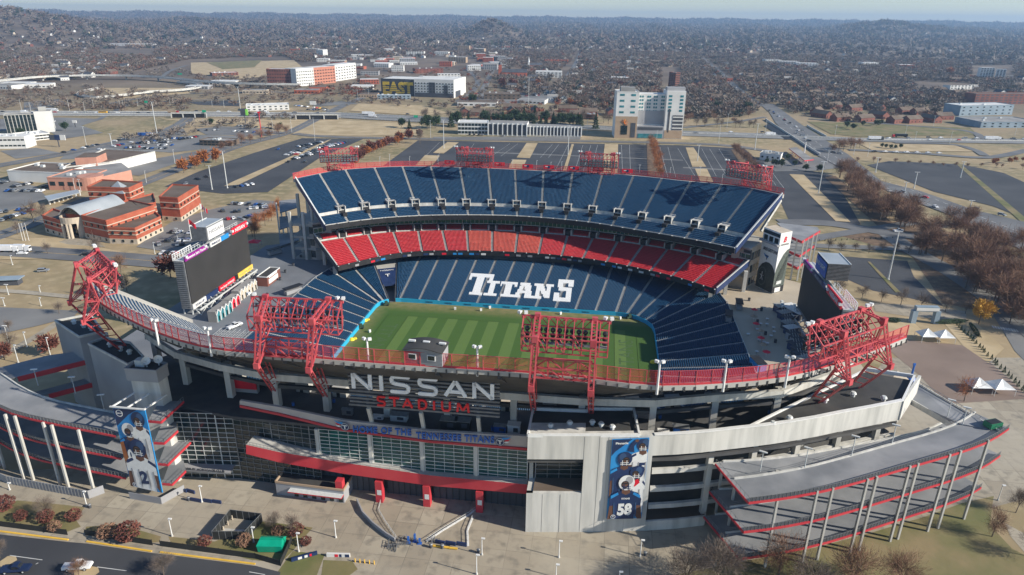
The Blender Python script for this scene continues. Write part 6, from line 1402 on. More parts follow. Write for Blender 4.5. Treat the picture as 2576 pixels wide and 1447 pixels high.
# ================================================================ BUILDINGS
def winrow(parent,tm,positions):
    for k,p in enumerate(positions):
        if k==0: tm.location=p; continue
        c=tm.copy(); COL.objects.link(c); c.parent=parent; c.location=p
def bld(name,label,A,B,depth,h,wm,rm,floors=0,cols=0,scols=0,wmat=dark_glass,wsz=(1.8,1.6),cat='building',f=fD,parapet=.8,group=None,z=0,units=0,gable=False,eav=.4,cap=100,sides=(1,),ang=None):
    A=G(*f(*A),z);B=G(*f(*B),z); X=(B-A); L=X.length; X.normalize()
    if ang is not None: X=Vector((math.cos(ang),math.sin(ang),0))
    B=A+X*L
    Y=Vector((-X.y,X.x,0)); th=math.atan2(X.y,X.x)
    r=thing(name,label,cat,tuple(A),group); m=MB(); q=[A,B,B+Y*depth,A+Y*depth]
    if gable:
        m.prism([(p.x,p.y) for p in q],z,z+h,wm); rz_=h+min(depth,L)*.32
        along_x=L>=depth
        g=MB()
        if along_x:
            e=[A-X*eav-Y*eav,B+X*eav-Y*eav,B+X*eav+Y*(depth+eav),A-X*eav+Y*(depth+eav)]; r0_=A-X*eav+Y*depth/2+Z3*rz_; r1_=B+X*eav+Y*depth/2+Z3*rz_; e=[p+Z3*(h-.1) for p in e]
            g.face([e[0],e[1],r1_,r0_],rm); g.face([e[2],e[3],r0_,r1_],rm); m.face([A+Z3*h,A+Y*depth/2+Z3*rz_,A+Y*depth+Z3*h],wm); m.face([B+Z3*h,B+Y*depth+Z3*h,B+Y*depth/2+Z3*rz_],wm)
        else:
            e=[p+Z3*(h-.1) for p in (A-X*eav-Y*eav,B+X*eav-Y*eav,B+X*eav+Y*(depth+eav),A-X*eav+Y*(depth+eav))]; r0_=(A+B)/2-Y*eav+Z3*rz_; r1_=(A+B)/2+Y*(depth+eav)+Z3*rz_
            g.face([e[1],e[2],r1_,r0_],rm); g.face([e[3],e[0],r0_,r1_],rm); m.face([A+Z3*h,B+Z3*h,(A+B)/2+Z3*rz_],wm); m.face([A+Y*depth+Z3*h,B+Y*depth+Z3*h,(A+B)/2+Y*depth+Z3*rz_],wm)
        w_=part(m,'wall',r); part(g,'roof',r)
    else:
        m.prism([(p.x,p.y) for p in q],z,z+h,wm); w_=part(m,'wall',r); g=MB(); qq=[A+X*.3+Y*.3,B-X*.3+Y*.3,B-X*.3+Y*(depth-.3),A+X*.3+Y*(depth-.3)]; g.prism([(p.x,p.y) for p in qq],z+h,z+h+.12,rm); rf=part(g,'roof',r)
        if parapet: g=MB(); g.wall([(p.x,p.y) for p in q+[q[0]]],z+h,z+h+parapet,.35,wm); part(g,'parapet',rf)
        for k in range(units):
            rr_=random.Random(k*7+int(L)); p=A+X*L*rr_.uniform(.1,.85)+Y*depth*rr_.uniform(.2,.8)+Z3*(h+1.0); g=MB(); g.box(p,(3,2.4,1.8),pale_steel,th); part(g,'roof_unit',rf)
    n=0
    if floors and cols:
        t_=MB(); t_.box((0,0,0),(wsz[0],.3,wsz[1]),wmat,th); w=t_.build('window'); w.parent=w_; fh=h/floors; P=[]
        for fl in range(floors):
            for c in range(cols):
                if len(P)>=cap: break
                p=A+X*L*(c+.5)/cols-Y*.02+Z3*(fh*(fl+.55)); P.append(p-A)
        winrow(w_,w,P)
    if floors and scols:
        t_=MB(); t_.box((0,0,0),(.3,wsz[0],wsz[1]),wmat,th); w=t_.build('window'); w.parent=w_; fh=h/floors; P=[]
        for sd in sides:
            for fl in range(floors):
                for c in range(scols):
                    p=(B if sd>0 else A)+X*.02*sd+Y*depth*(c+.5)/scols+Z3*(fh*(fl+.55)); P.append(p-A)
        winrow(w_,w,P[:max(1,cap-60)] if cap>=100 else P)
    return r,A,B,X,Y,w_
# hotel tower with teal windows
r,A,B,X,Y,w_=bld('hotel','white and grey hotel tower with teal windows and tan base behind the event lots',(1545,347),(1600,348),26,50,whitewall,white_roof,8,2,0,hotel_glass,(5,2.2))
m=MB(); q=[A-Y*.3,B-Y*.3,B-Y*.05,A-Y*.05]; m.prism([(p.x,p.y) for p in q],0,24,tanwall); part(m,'tan_base',r)
m=MB(); c=A.lerp(B,.42)-Y*.5
for k in range(7): a=math.radians(-60+k*35); m.bar(c+Z3*16,c+X*math.cos(a)*4+Z3*(16+math.sin(a)*4+1),.9,mat('orange_sign',(.85,.28,.02)),h=.1)
m.box(c+Z3*9-X*0,(7,.2,10),dark_glass,math.atan2(X.y,X.x)); m.box(c+Z3*9+X*10,(5,.2,16),charcoal,math.atan2(X.y,X.x)); part(m,'sunburst_sign',r)
C1=B+X*0+Y*8; Lm=(G(1668,349,0)-G(1600,348,0)).length
m=MB(); q=[B+Y*7,B+X*Lm+Y*7,B+X*Lm+Y*24,B+Y*24]; m.prism([(p.x,p.y) for p in q],0,48,whitewall,mtop=white_roof); mid=part(m,'middle_wing',r)
m=MB(); m.box(B+X*Lm/2+Y*6.8+Z3*22.5,(Lm-.4,.4,15),greywall,math.atan2(X.y,X.x)); m.box(B+X*Lm/2+Y*4+Z3*7,(Lm,8,13.6),greywall,math.atan2(X.y,X.x)); m.box(B+X*Lm/2-Y*.2+Z3*11,(Lm*.9,.3,3),charcoal,math.atan2(X.y,X.x)); m.box(B+X*Lm/2-Y*.2+Z3*3,(Lm*.9,.3,4.5),hotel_glass,math.atan2(X.y,X.x)); part(m,'podium',r)
t_=MB(); t_.box((0,0,0),(1.7,.3,2.0),hotel_glass,math.atan2(X.y,X.x)); w=t_.build('window'); w.parent=mid; P=[]
for fl in range(5):
    for c_ in (.08,.17,.36,.44,.60,.68,.87,.94): P.append(B+X*Lm*c_+Y*6.9+Z3*(29.5+fl*3.9)-A)
winrow(mid,w,P)
Rw=(G(1715,352,0)-G(1668,349,0)).length; Q0=B+X*Lm
m=MB(); q=[Q0,Q0+X*Rw,Q0+X*Rw+Y*26,Q0+Y*26]; m.prism([(p.x,p.y) for p in q],0,52,whitewall,mtop=white_roof); rw_=part(m,'right_wing',r)
m=MB(); m.box(Q0+X*Rw*.5-Y*.1+Z3*5,(Rw*.96,.3,9),tanwall,math.atan2(X.y,X.x)); m.box(Q0+X*Rw*.68-Y*.15+Z3*18,(Rw*.55,.3,16),charcoal,math.atan2(X.y,X.x)); m.box(Q0+X*Rw*.2-Y*.1+Z3*20,(Rw*.1,.3,26),charcoal,math.atan2(X.y,X.x))
for k in range(4): m.box(Q0+X*Rw*.68-Y*.3+Z3*(12+k*4),(Rw*.55,.3,1.2),whitewall,math.atan2(X.y,X.x))
part(m,'garage_screen',rw_)
t_=MB(); t_.box((0,0,0),(3.6,.3,2.2),hotel_glass,math.atan2(X.y,X.x)); w=t_.build('window'); w.parent=rw_; winrow(rw_,w,[Q0+X*Rw*c_-Y*.02+Z3*(31+fl*3.9)-A for fl in range(5) for c_ in (.2,.8)])
m=MB(); m.box(A.lerp(B,.5)+Y*8+Z3*52.5,(16,12,5),grey_roof,math.atan2(X.y,X.x)); m.box(Q0+X*Rw*.5+Y*10+Z3*53.5,(20,12,4),greywall,math.atan2(X.y,X.x)); part(m,'penthouse',r)
# white motel
r,A,B,X,Y,w_=bld('motel','long low white motel with colonnaded front beside the hotel tower',(1152,338),(1228,339),20,13,whitewall,white_roof,3,9,0,dark_glass,(3.2,2.8))
for lb,(a,b_),d,hh,cc in (('',((1228,340),(1325,343)),22,14,8),('',((1325,341),(1462,344)),16,11,16)):
    p=G(*a,0);q=G(*b_,0); m=MB(); u_=(q-p).normalized(); v_=Vector((-u_.y,u_.x,0)); m.prism([(c.x,c.y) for c in (p,q,q+v_*d,p+v_*d)],0,hh,whitewall,mtop=grey_roof); wg=part(m,'wing',r)
    m=MB(); L=(q-p).length; m.prism([(c.x,c.y) for c in (p-v_*.2+u_*.8,q-v_*.2-u_*.8,q+v_*.1-u_*.8,p-v_*.2+u_*.8)],1,hh-1.6,charcoal); 
    for k in range(cc+1): c=p.lerp(q,k/cc)-v_*.6; m.box((c.x,c.y,hh/2),(1.1,1.0,hh),white_paint,math.atan2(u_.y,u_.x))
    part(m,'colonnade',wg)
# EAST mural building
r,A,B,X,Y,w_=bld('apartment_block','white and charcoal apartment block with a yellow EAST mural on black',(960,240),(1045,243),60,27,charcoal,white_roof,0,0)
m=MB(); add_text(m,'EAST',yellow_mural,A.lerp(B,.5)-Y*.5+Z3*2,X,(0,0,1),height=21,width=(B-A).length*.9,depth=.4,bold=.05); 
for k in range(5): m.box(A.lerp(B,.5)-Y*.8+Z3*(4.5+k*3),((B-A).length*.9,.2,.8),charcoal,math.atan2(X.y,X.x))
part(m,'mural_lettering',w_)
L2=(G(1145,246,0)-G(1045,243,0)).length; Q0=B; m=MB(); m.prism([(p.x,p.y) for p in (Q0-Y*4,Q0+X*L2-Y*4,Q0+X*L2+Y*70,Q0+Y*60)],0,29,whitewall,mtop=white_roof); rw_=part(m,'white_wing',r)
m=MB(); m.box(Q0+X*L2/2-Y*4.2+Z3*3.5,(L2*.98,.3,7),charcoal,math.atan2(X.y,X.x)); m.box(Q0+X*L2*.45-Y*4.2+Z3*15,(L2*.16,.3,18),charcoal,math.atan2(X.y,X.x)); m.box(Q0+X*L2*.8-Y*4.2+Z3*12,(L2*.1,.3,16),charcoal,math.atan2(X.y,X.x)); m.box(Q0+X*(L2+.1)+Y*20+Z3*5,(.3,30,10),charcoal,math.atan2(X.y,X.x)); part(m,'dark_cladding',rw_)
t_=MB(); t_.box((0,0,0),(2.2,.4,2.0),dark_glass,math.atan2(X.y,X.x)); w=t_.build('window'); w.parent=rw_; winrow(rw_,w,[Q0+X*L2*(c_+.5)/13-Y*4.25+Z3*(9+fl*4.4)-A for fl in range(4) for c_ in range(13)])
# long red and white apartments
r,A,B,X,Y,w_=bld('apartment_block','long apartment block of brick red, grey and white sections in the left background',(674,216),(748,217),26,30,brick_dark,white_roof,5,12,0,dark_glass,(2.4,1.8))
for a,b_,wm_,hh,d in (((748,218),(792,214),whitewall,32,30),((792,214),(845,208),mat('salmon_brick',(.42,.17,.11)),32,28),((845,205),(897,197),whitewall,32,28)):
    p=G(*a,0);q=G(*b_,0); u_=(q-p).normalized(); v_=Vector((-u_.y,u_.x,0)); m=MB(); m.prism([(c.x,c.y) for c in (p,q,q+v_*d,p+v_*d)],0,hh,wm_,mtop=white_roof); wg=part(m,'wing',r); L=(q-p).length
    t_=MB(); t_.box((0,0,0),(L/16,.4,1.9),dark_glass,math.atan2(u_.y,u_.x)); w=t_.build('window'); w.parent=wg; winrow(wg,w,[p.lerp(q,(c_+.5)/8)-v_*.05+Z3*(4+fl*5.5)-A for fl in range(5) for c_ in range(8)])
# left hotel slab
r,A,B,X,Y,w_=bld('office_block','pale six storey block with dark window stripes at the far left, below the interstate',(20,338),(96,334),16,20,concrete,grey_roof,6,8,0,dark_glass,(2.6,3.2))
m=MB(); m.prism([(p.x,p.y) for p in (B-Y*1.0,B+X*16-Y*1.0,B+X*16+Y*16,B+Y*16)],0,23,whitewall,mtop=grey_roof); m.box(B+X*8+Y*8+Z3*25,(7,7,4),concrete,math.atan2(X.y,X.x)); part(m,'stair_wing',r)
SB=[('warehouse','low white building with an orange stripe beside the pale office block',(56,358),(128,350),24,6,whitewall,white_roof),
('warehouse','white warehouse with loading doors at the left edge',(-20,375),(67,374),20,11,whitewall,white_roof),
('restaurant','long low restaurant with flat grey roof among the parked cars',(503,366),(583,369),16,5,brown_roof,grey_roof),
('shop','low white shop with rooftop units beside the interstate',(620,280),(728,277),24,7,whitewall,white_roof),
('store','brown brick supermarket roof with pale rim in the centre background',(1217,250),(1310,251),40,8,brown_roof,brown_roof),
('shed','long pale blue shed below the mural building',(949,250),(1033,250),12,6,bluewall,white_roof),
('billboard_shed','low dark building with flat roof behind the white motel',(1455,300),(1500,302),14,6,brick_dark,brown_roof),
('clinic','dark roofed school with steep gables left of the church',(1045,185),(1115,184),30,10,brick_dark,charcoal),
('office','blue white office of three storeys at the right edge',(2412,292),(2545,289),30,14,bluewall,white_roof),
('office','low blue white office with a wide white roof full of vents at the right edge',(2466,322),(2620,322),50,7,bluewall,grey_roof),
('arena','long low white hall in the left background',(278,120),(380,120),40,14,greywall,white_roof),
('hall','white roofed hall below the condominiums, centre left',(535,192),(600,190),30,6,brick_dark,white_roof)]
for nm,lb,a,b_,d,hh,wm_,rm_ in SB:
    bld(nm,lb,a,b_,d,hh,wm_,rm_,2 if hh<12 else 3,8,0,dark_glass,(3,1.4),units=3)
# retail with brown roof, stucco box
r,A,B,X,Y,w_=bld('retail_block','long retail building with brown gravel roof and salmon tower box at the left',(24,456),(160,462),34,8,whitewall,brown_roof,0,0,units=5)
p=G(205,400,8);q=G(390,383,8)
m=MB(); P=[G(155,424,8),G(275,410,8),G(390,383,8),G(265,376,8)]; m.prism([(c.x,c.y) for c in P],0,8,whitewall,mtop=brown_roof); part(m,'rear_wing',r); m=MB(); m.wall([(c.x,c.y) for c in P+[P[0]]],8,9,.5,concrete_pale); part(m,'parapet',r)
m=MB(); P=[G(197,440,0),G(250,438,0),G(275,425,0),G(222,425,0)]; m.prism([(c.x,c.y) for c in P],0,14,brick_pink,mtop=brown_roof); part(m,'tower_box',r)
m=MB(); P=[G(30,452,8.1),G(160,458,8.1),G(200,430,8.1),G(150,404,8.1)]; 
r,A,B,X,Y,w_=bld('drum_building','salmon stucco building with rounded corner and flat grey roof',(125,478),(215,480),30,9,brick_pink,grey_roof,1,4,0,dark_glass,(4,3),units=3)
m=MB(); c=B+Y*9; m.cyl((c.x,c.y,0),(c.x,c.y,9.8),9,9,brick_pink,n=24); part(m,'rounded_corner',r)
m=MB(); q=B+X*8+Y*8; P=[G(245,478,0),G(335,456,0),G(310,436,0),G(215,450,0)]; m.prism([(c.x,c.y) for c in P],0,9,brick_pink,mtop=grey_roof); part(m,'right_wing',r)
# brick civic building with barrel roof
r=thing('civic_building','orange brick civic building with silver barrel roof and cream columned entrance','building',tuple(G(200,605,0)))
def wing(px,h,wm_=brick,name='wing',base=3.0,roof=brown_roof,stripes=(.55,.8)):
    P=[G(*q,0) for q in px]; m=MB(); m.prism([(c.x,c.y) for c in P],0,h,wm_,mtop=roof); w=part(m,name,r); m=MB(); L=P+[P[0]]
    c=sum(P,Vector())/len(P); P2=[p+(p-c).normalized()*.12 for p in P]
    m.wall([(p.x,p.y) for p in P2+[P2[0]]],0,base,.35,stone)
    for s_ in stripes: m.wall([(p.x,p.y) for p in P2+[P2[0]]],h*s_,h*s_+.5,.3,stone)
    part(m,'stone_band',w); m=MB(); m.wall([(p.x,p.y) for p in L],h,h+1,.4,wm_); part(m,'parapet',w)
    for a,b_ in zip(P[:2],P[1:3]):
        n=(b_-a).cross(Z3).normalized(); L_=(b_-a).length; k=max(2,int(L_/5))
        if n.y>0.2: n=-n
        for j in range(k):
            for z in ((base*.5,) if h<8 else (base*.5,h*.68)): m=MB(); p=a.lerp(b_,(j+.5)/k)+n*.3; m.box(p+Z3*(z+.4),(1.2,.5,1.5),dark_glass,math.atan2((b_-a).y,(b_-a).x)); part(m,'window',w)
    return w
wing([fL(350,305),fL(480,345),fL(560,300),fL(430,250)],10)
wing([fL(650,345),fL(835,388),fL(1190,260),fL(1000,215)],13)
wing([fL(835,388),fL(1040,395),fL(1230,300),fL(1190,262)],9,stripes=(.6,.85))
wing([fL(1230,215),fL(1370,225),fL(1520,120),fL(1330,110)],15)
wing([fL(690,120),fL(1000,130),fL(1100,80),fL(800,60)],14)
wing([fL(1060,250),fL(1200,225),fL(1180,150),fL(1000,200)],12,name='link_wing')
# barrel vault
A=G(*fL(475,330),0);B=G(*fL(650,345),0); m=MB(); X=(B-A).normalized(); w=(B-A).length; dirp=(G(*fL(950,235),0)-G(*fL(640,340),0)); dirp.z=0; Ld=dirp.length*1.05; Y=dirp.normalized(); n_=12
prev=None
for k in range(n_+1):
    t_=k/n_; p=A.lerp(B,t_)+Z3*(13.2+5.0*math.sin(math.pi*t_))
    if prev: m.hexa([prev-Z3*.4,p-Z3*.4,p+Y*Ld-Z3*.4,prev+Y*Ld-Z3*.4],[prev,p,p+Y*Ld,prev+Y*Ld],metal_roof)
    prev=p
part(m,'barrel_roof',r,smooth=False)
m=MB(); m.prism([(c.x,c.y) for c in (A+X*1+Y*4,B-X*1+Y*4,B-X*1+Y*(Ld-1),A+X*1+Y*(Ld-1))],0,13.2,brick); part(m,'hall',r)
arcp=[A.lerp(B,k/n_)+Y*3+Z3*(13+4.8*math.sin(math.pi*k/n_)) for k in range(n_+1)]; m=MB(); m.face(arcp,dark_glass); part(m,'arched_window',r)
m=MB(); c=A.lerp(B,.5)+Y*3
for k in range(13):
    a0=math.radians(180+k*180/13);a1=math.radians(180+(k+1)*180/13); ra=w*.46
    p=c+X*math.cos(a0)*ra+Y*math.sin(a0)*ra; q=c+X*math.cos(a1)*ra+Y*math.sin(a1)*ra
    m.hexa([p+Z3*9,q+Z3*9,q-(q-c)*.08+Z3*9,p-(p-c)*.08+Z3*9],[p+Z3*12.6,q+Z3*12.6,q-(q-c)*.08+Z3*12.6,p-(p-c)*.08+Z3*12.6],stone)
    if k<3 or k>9: m.hexa([p,q,q-(q-c)*.08,p-(p-c)*.08],[v+Z3*9 for v in (p,q,q-(q-c)*.08,p-(p-c)*.08)],stone)
part(m,'entrance_drum',r)
for k in (5,7,8): a0=math.radians(180+k*180/13); m=MB(); p=c+X*math.cos(a0)*w*.44+Y*math.sin(a0)*w*.44; m.cyl(p,p+Z3*9,.9,.9,stone,n=10); part(m,'column',r)
m=MB(); m.hexa([c-X*w*.35,c+X*w*.35,c+X*w*.35+Y,c-X*w*.35+Y],[v+Z3*9 for v in (c-X*w*.35,c+X*w*.35,c+X*w*.35+Y,c-X*w*.35+Y)],dark_glass); part(m,'glass_doors',r)
# pyramid pavilion roof
p=G(300,480,0); m=MB(); q=[G(264,484,11),G(312,488,11),G(337,478,11),G(290,474,11)]; ap=G(303,452,13)+Z3*4; 
m.prism([(c_.x,c_.y) for c_ in q],0,11,brick); 
for a,b_ in zip(q,q[1:]+q[:1]): m.face([a,b_,sum(q,Vector())/4+Z3*7],metal_roof)
part(m,'pyramid_pavilion',r)
# covered bus stop
r=thing('canopy','long grey canopy on pale posts beside the road at the left','canopy',tuple(G(150,510,0))); m=MB(); P=[G(112,495,4),G(196,478,4),G(200,486,4),G(122,507,4)]; m.prism([(c.x,c.y) for c in P],4,4.5,metal_roof); part(m,'roof',r)
for k in range(8): m=MB(); p=G(126,515,0).lerp(G(202,492,0),k/7); m.box((p.x,p.y,2),(.7,.7,4),whitewall); part(m,'post',r)
# brick tower, church, condos
bld('brick_tower','solitary brick and white tower block among trees, upper right of centre',(1680,222),(1697,224),12,30,brick_dark,white_roof,9,3,3,dark_glass,(3,1.6))
r,A,B,X,Y,w_=bld('church','dark red brick church with steep roof and square bell tower among trees',(1262,196),(1325,197),22,12,brick,charcoal,1,6,0,dark_glass,(1.6,5),gable=True,cat='church')
m=MB(); m.box(A-X*4+Y*5+Z3*14,(7,7,28),brick,0); m.cyl(A-X*4+Y*5+Z3*28,A-X*4+Y*5+Z3*36,4.6,.1,charcoal,n=4); part(m,'bell_tower',r)
r,A,B,X,Y,w_=bld('steeple_church','small church with white needle spire right of the red church',(1330,172),(1365,172),18,8,brick_dark,charcoal,1,4,0,gable=True,cat='church'); m=MB(); m.box(A+Z3*8,(5,5,16),whitewall,0); m.cyl(A+Z3*16,A+Z3*30,3.2,.1,white_paint,n=6); part(m,'spire',r)
bld('condominium','white and grey condominium pair at the right background',(2463,194),(2498,195),20,22,whitewall,white_roof,6,5,0,charcoal,(4,2)); bld('condominium','second white and grey condominium, rightmost of the pair in the background',(2503,196),(2527,197),20,20,whitewall,white_roof,6,3,0,charcoal,(4,2))
bld('apartment_block','long dark brown brick block right of the grove, upper right',(2450,262),(2640,262),26,16,brick_dark,brown_roof,4,16,0,charcoal,(5,1.8))
r,A,B,X,Y,w_=bld('fuel_station_shop','small white shop beside the fuel canopy near the avenue',(1910,402),(1962,407),14,6,whitewall,grey_roof,1,4,0,units=5)
r=thing('fuel_canopy','long flat fuel station canopy with red rim on posts near the avenue','canopy',tuple(G(2010,405,0))); m=MB(); P=[G(1984,374,5),G(2004,371,5),G(2047,402,5),G(2024,405,5)]; m.prism([(c.x,c.y) for c in P],4.6,5.4,redpanel,mtop=grey_roof); part(m,'roof',r)
for k in range(4):
    for s_ in (.25,.75): m=MB(); p=P[0].lerp(P[3],(k+.6)/4.4).lerp(P[1].lerp(P[2],(k+.6)/4.4),s_); m.box((p.x,p.y,2.3),(.6,.6,4.6),whitewall); part(m,'post',r)
# downtown cluster and commercial strips
rr=random.Random(21); cl=[]
K=[(895,100,40,14),(930,101,60,13),(985,102,50,14),(1010,106,60,10),(1060,112,26,14),(1095,112,22,18),(1130,112,20,20),(1165,128,50,20),(1205,132,40,14),(1245,118,44,8),(1045,142,60,16),(1025,160,44,14),(1110,140,50,12),(1150,158,54,16),(1085,205,60,9),(1000,180,30,14),(960,170,40,10),(930,190,40,9),(1130,196,50,8),(870,182,40,10),(1275,126,44,8),(1325,122,40,7),(1210,148,30,16),(1250,152,50,12),(1380,196,60,14),(1400,160,70,12),(760,108,50,8),(700,100,50,8),(610,92,60,8),(560,96,50,7),(820,118,60,8),(860,90,50,10),(905,86,40,12),(650,88,60,7),(480,62,60,8),(520,64,50,8),(700,128,40,8),(740,132,30,12),(805,143,24,22),(880,150,60,8),(845,160,50,8),(900,145,40,9),(780,128,60,8),(2130,95,60,10),(2240,92,50,8),(1985,165,60,12),(2030,170,60,12),(1945,160,50,12),(2190,168,50,12),(2280,172,40,10),(30,78,50,10),(60,70,60,12),(10,62,60,12),(95,72,50,12),(70,58,60,10),(110,118,40,8),(160,104,40,9),(190,106,50,8),(1770,85,50,9),(1850,100,30,8),(1700,120,50,8),(560,118,30,8)]
for _i in range(75):
    x,y=rr.uniform(760,1290),rr.uniform(90,200)
    if 950<x<1190 and 170<y or inpoly(x,y,conv(fD,[1140,258,1180,190,1215,190,1180,262])): continue
    K.append((x,y,rr.uniform(18,50),rr.choice((6,7,9,10,13))))
for x,y,w,h in ((495,225,40,6),(560,214,50,7),(640,236,40,6),(770,236,40,6),(800,228,30,6),(910,226,40,7),(930,212,36,9),(925,246,30,5),(40,218,50,7),(90,222,46,7),(5,225,40,7),(1240,172,50,12),(1560,205,40,8),(1335,262,44,6),(1200,268,60,6),(1900,200,40,8),(1820,205,40,7),(1600,150,40,8),(2420,225,60,8),(1960,118,50,8),(2060,108,50,8)): K.append((x,y,w,h))
cols=['white','pale grey','brick red','cream','tan','charcoal']
ms_=[whitewall,greywall,brick,stone,tanwall,charcoal]
used_lb={}
for i,(x,y,w,h) in enumerate(K):
    c=rr.choices(range(6),[5,3,2.2,1.4,1,.8])[0]; p=G(x,y,0); q=p+Vector((1,0,0))*w
    th=rr.uniform(-.25,.25); X=Vector((math.cos(th),math.sin(th),0)); Y=Vector((-X.y,X.x,0)); d=rr.uniform(18,36); p=p-X*w/2
    reg='left background' if x<700 else ('centre background' if x<1300 else 'right background')
    r=thing('town_building','%s flat roofed block in the %s town'%(cols[c],reg),'building',tuple(p),'%s flat roofed town blocks, %s'%(cols[c],reg))
    m=MB(); m.prism([(v.x,v.y) for v in (p,p+X*w,p+X*w+Y*d,p+Y*d)],0,h,ms_[c],mtop=rr.choice([white_roof,grey_roof,white_roof,brown_roof])); wl=part(m,'wall',r)
    fl=max(1,int(h/4)); t_=MB(); t_.box((0,0,0),(w/13,.4,1.8),dark_glass,th); ww=t_.build('window'); ww.parent=wl; winrow(wl,ww,[X*w*(a+.5)/7-Y*.05+Z3*(2.6+b_*4) for b_ in range(fl) for a in range(7)])
# ================================================================ HOUSES
def in_any(x,y,PL): return any(inpoly(x,y,P) for P in PL)
def proj(p):
    d=p-Vector((0,0,H)); zc=d.dot(fw); return (CX+FP*d.dot(RT)/zc, CY-FP*d.dot(UP)/zc)
woods_P=[conv(fD,[-80,198,130,203,262,197,300,186,400,168,478,150,720,142,742,158,960,150,1180,142,1215,162,1240,200,1290,240,1400,240,1400,268,1545,288,1600,240,1720,240,1735,305,1890,292,1905,268,1960,262,1990,285,2110,275,2250,285,2385,282,2450,245,2660,255,2660,-50,-80,-50])]
clear_P=[conv(fD,s) for s in ([480,158,740,152,775,182,660,195,480,185],[420,165,470,160,480,182,300,196,280,190],[1375,232,1385,200,1428,165,1450,130,1462,130,1455,165,1405,210],[1175,200,1185,150,1260,160,1260,192],[1730,110,1742,110,1760,135,1815,175,1880,235,1925,266,1900,268,1850,230,1785,170],[2300,205,2450,210,2440,235,2300,225],[255,112,385,112,392,145,250,140],[1660,170,1715,170,1720,225,1660,225],[2440,165,2550,165,2550,200,2440,200])]
town_P=[conv(fD,[860,85,1010,80,1270,105,1340,135,1260,160,1180,172,860,185,780,150])]
hmats=[(whitewall,grey_roof,'white'),(whitewall,charcoal,'white'),(greywall,grey_roof,'grey'),(stone,brown_roof,'cream'),(brick_dark,brown_roof,'brick'),(bluewall,grey_roof,'pale blue')]
htm={}
def house_template(k,w,d,h):
    wm_,rm_,nm=hmats[k]; r=bpy.data.objects.new('house',None); m=MB(); q=[(-w/2,0),(w/2,0),(w/2,d),(-w/2,d)]
    m.prism(q,0,h,wm_); rz=h+w*.34; m.face([(-w/2,0,h),(w/2,0,h),(0,0,rz)],wm_); m.face([(-w/2,d,h),(0,d,rz),(w/2,d,h)],wm_)
    for x in (-w*.22,w*.22): m.box((x,-.03,1.7),(1.2,.1,1.4),dark_glass)
    for y in (.25,.55,.8): m.box((w/2+.02,d*y,1.9),(.1,1.2,1.4),dark_glass); m.box((-w/2-.02,d*y,1.9),(.1,1.2,1.4),dark_glass)
    g=MB(); g.face([(w/2+.4,-.4,h-.15),(w/2+.4,d+.4,h-.15),(0,d+.4,rz),(0,-.4,rz)],rm_); g.face([(-w/2-.4,d+.4,h-.15),(-w/2-.4,-.4,h-.15),(0,-.4,rz),(0,d+.4,rz)],rm_)
    a=m.build('wall');b_=g.build('roof'); return a,b_
rr=random.Random(77)
TP=[house_template(k,w,d,h) for k,(w,d,h) in enumerate(((9,13,5),(10,15,6),(9,14,4.5),(11,14,4.5),(11,22,5),(10,13,5)))]
hcount=0; houses=[]
def put_house(k,p,rz,label,group,s=1.0):
    r=thing('house',label,'house',tuple(p),group,rz); r.scale=(s,s,s)
    for o in TP[k]: c=o.copy(); COL.objects.link(c); c.parent=r
    return r
# brick terraces near the avenue and behind the interstate
BR=[(1170,292,.1),(1232,292,.0),(1255,300,0),(1352,288,.1),(1400,300,0),(1500,290,.1),(1540,292,0),(1310,278,0),(1450,282,0),(2085,298,.5),(2130,303,.4),(2190,305,.4),(2228,300,.4),(2268,308,.5),(2310,308,.4),(2360,310,.3),(2160,278,.5),(2060,285,.9),(2020,272,1.0),(1985,262,1.2),(2110,272,.4),(2220,280,.4),(2290,285,.4),(2330,288,.3),(2045,262,.5),(2090,250,.5),(2150,252,.5),(2230,262,.4),(1990,245,.5),(2060,240,.4),(2130,238,.4),(2000,215,.5),(2060,205,.5),(1290,290,.1),(1480,296,0),(2390,300,.2)]
for i,(x,y,a) in enumerate(BR):
    put_house(4,G(x,y,0),a+math.pi/2*(i%3!=0),'low brick terrace house with brown roof %s'%('behind the interstate pines' if x<1600 else 'right of the avenue'),'brick terrace houses %s'%('behind the pines' if x<1600 else 'right of the avenue'),1.15)
# small houses at the far left foreground of the woods
for i in range(34):
    x=rr.uniform(-10,230); y=rr.uniform(165,203); k=rr.choice((0,2,3,3,1)); p=G(x,y,0); p.z=terrain(p.x,p.y); put_house(k,p,rr.uniform(0,3.1),'%s gabled house in the estate at the left edge'%hmats[k][2],'%s houses in the left estate'%hmats[k][2],1.0)
n_=0; far_h=[]
while n_<1000:
    x=rr.uniform(-40,2620); y=72+ (rr.random()**1.5)*190; 
    if not in_any(x,y,woods_P) or in_any(x,y,clear_P): continue
    dens=.25
    if 1300<x<1950 and 75<y<135: dens=.9
    if 1950<x<2576: dens=.16
    if x<850 and y<140: dens=.35
    if rr.random()>dens: continue
    p=G(x,y,0); 
    if p.y>6500: continue
    p.z=terrain(p.x,p.y); n_+=1; far_h.append((p,x,y))
far_h.sort(key=lambda q:q[0].length)
for i,(p,x,y) in enumerate(far_h[:200]):
    k=rr.choices(range(6),[4,3,2,1.5,2,1])[0]; reg='left' if x<860 else ('middle' if x<1720 else 'right')
    put_house(k,p,rr.choice((0,math.pi/2))+rr.uniform(-.2,.2),'%s gabled house half hidden among bare trees, %s of the photograph'%(hmats[k][2],reg),'%s houses among the trees, %s'%(hmats[k][2],reg),rr.uniform(.9,1.3))
m=MB(); bright=mat('bright_house_wall',(.72,.71,.68),(.80,.79,.76),.3)
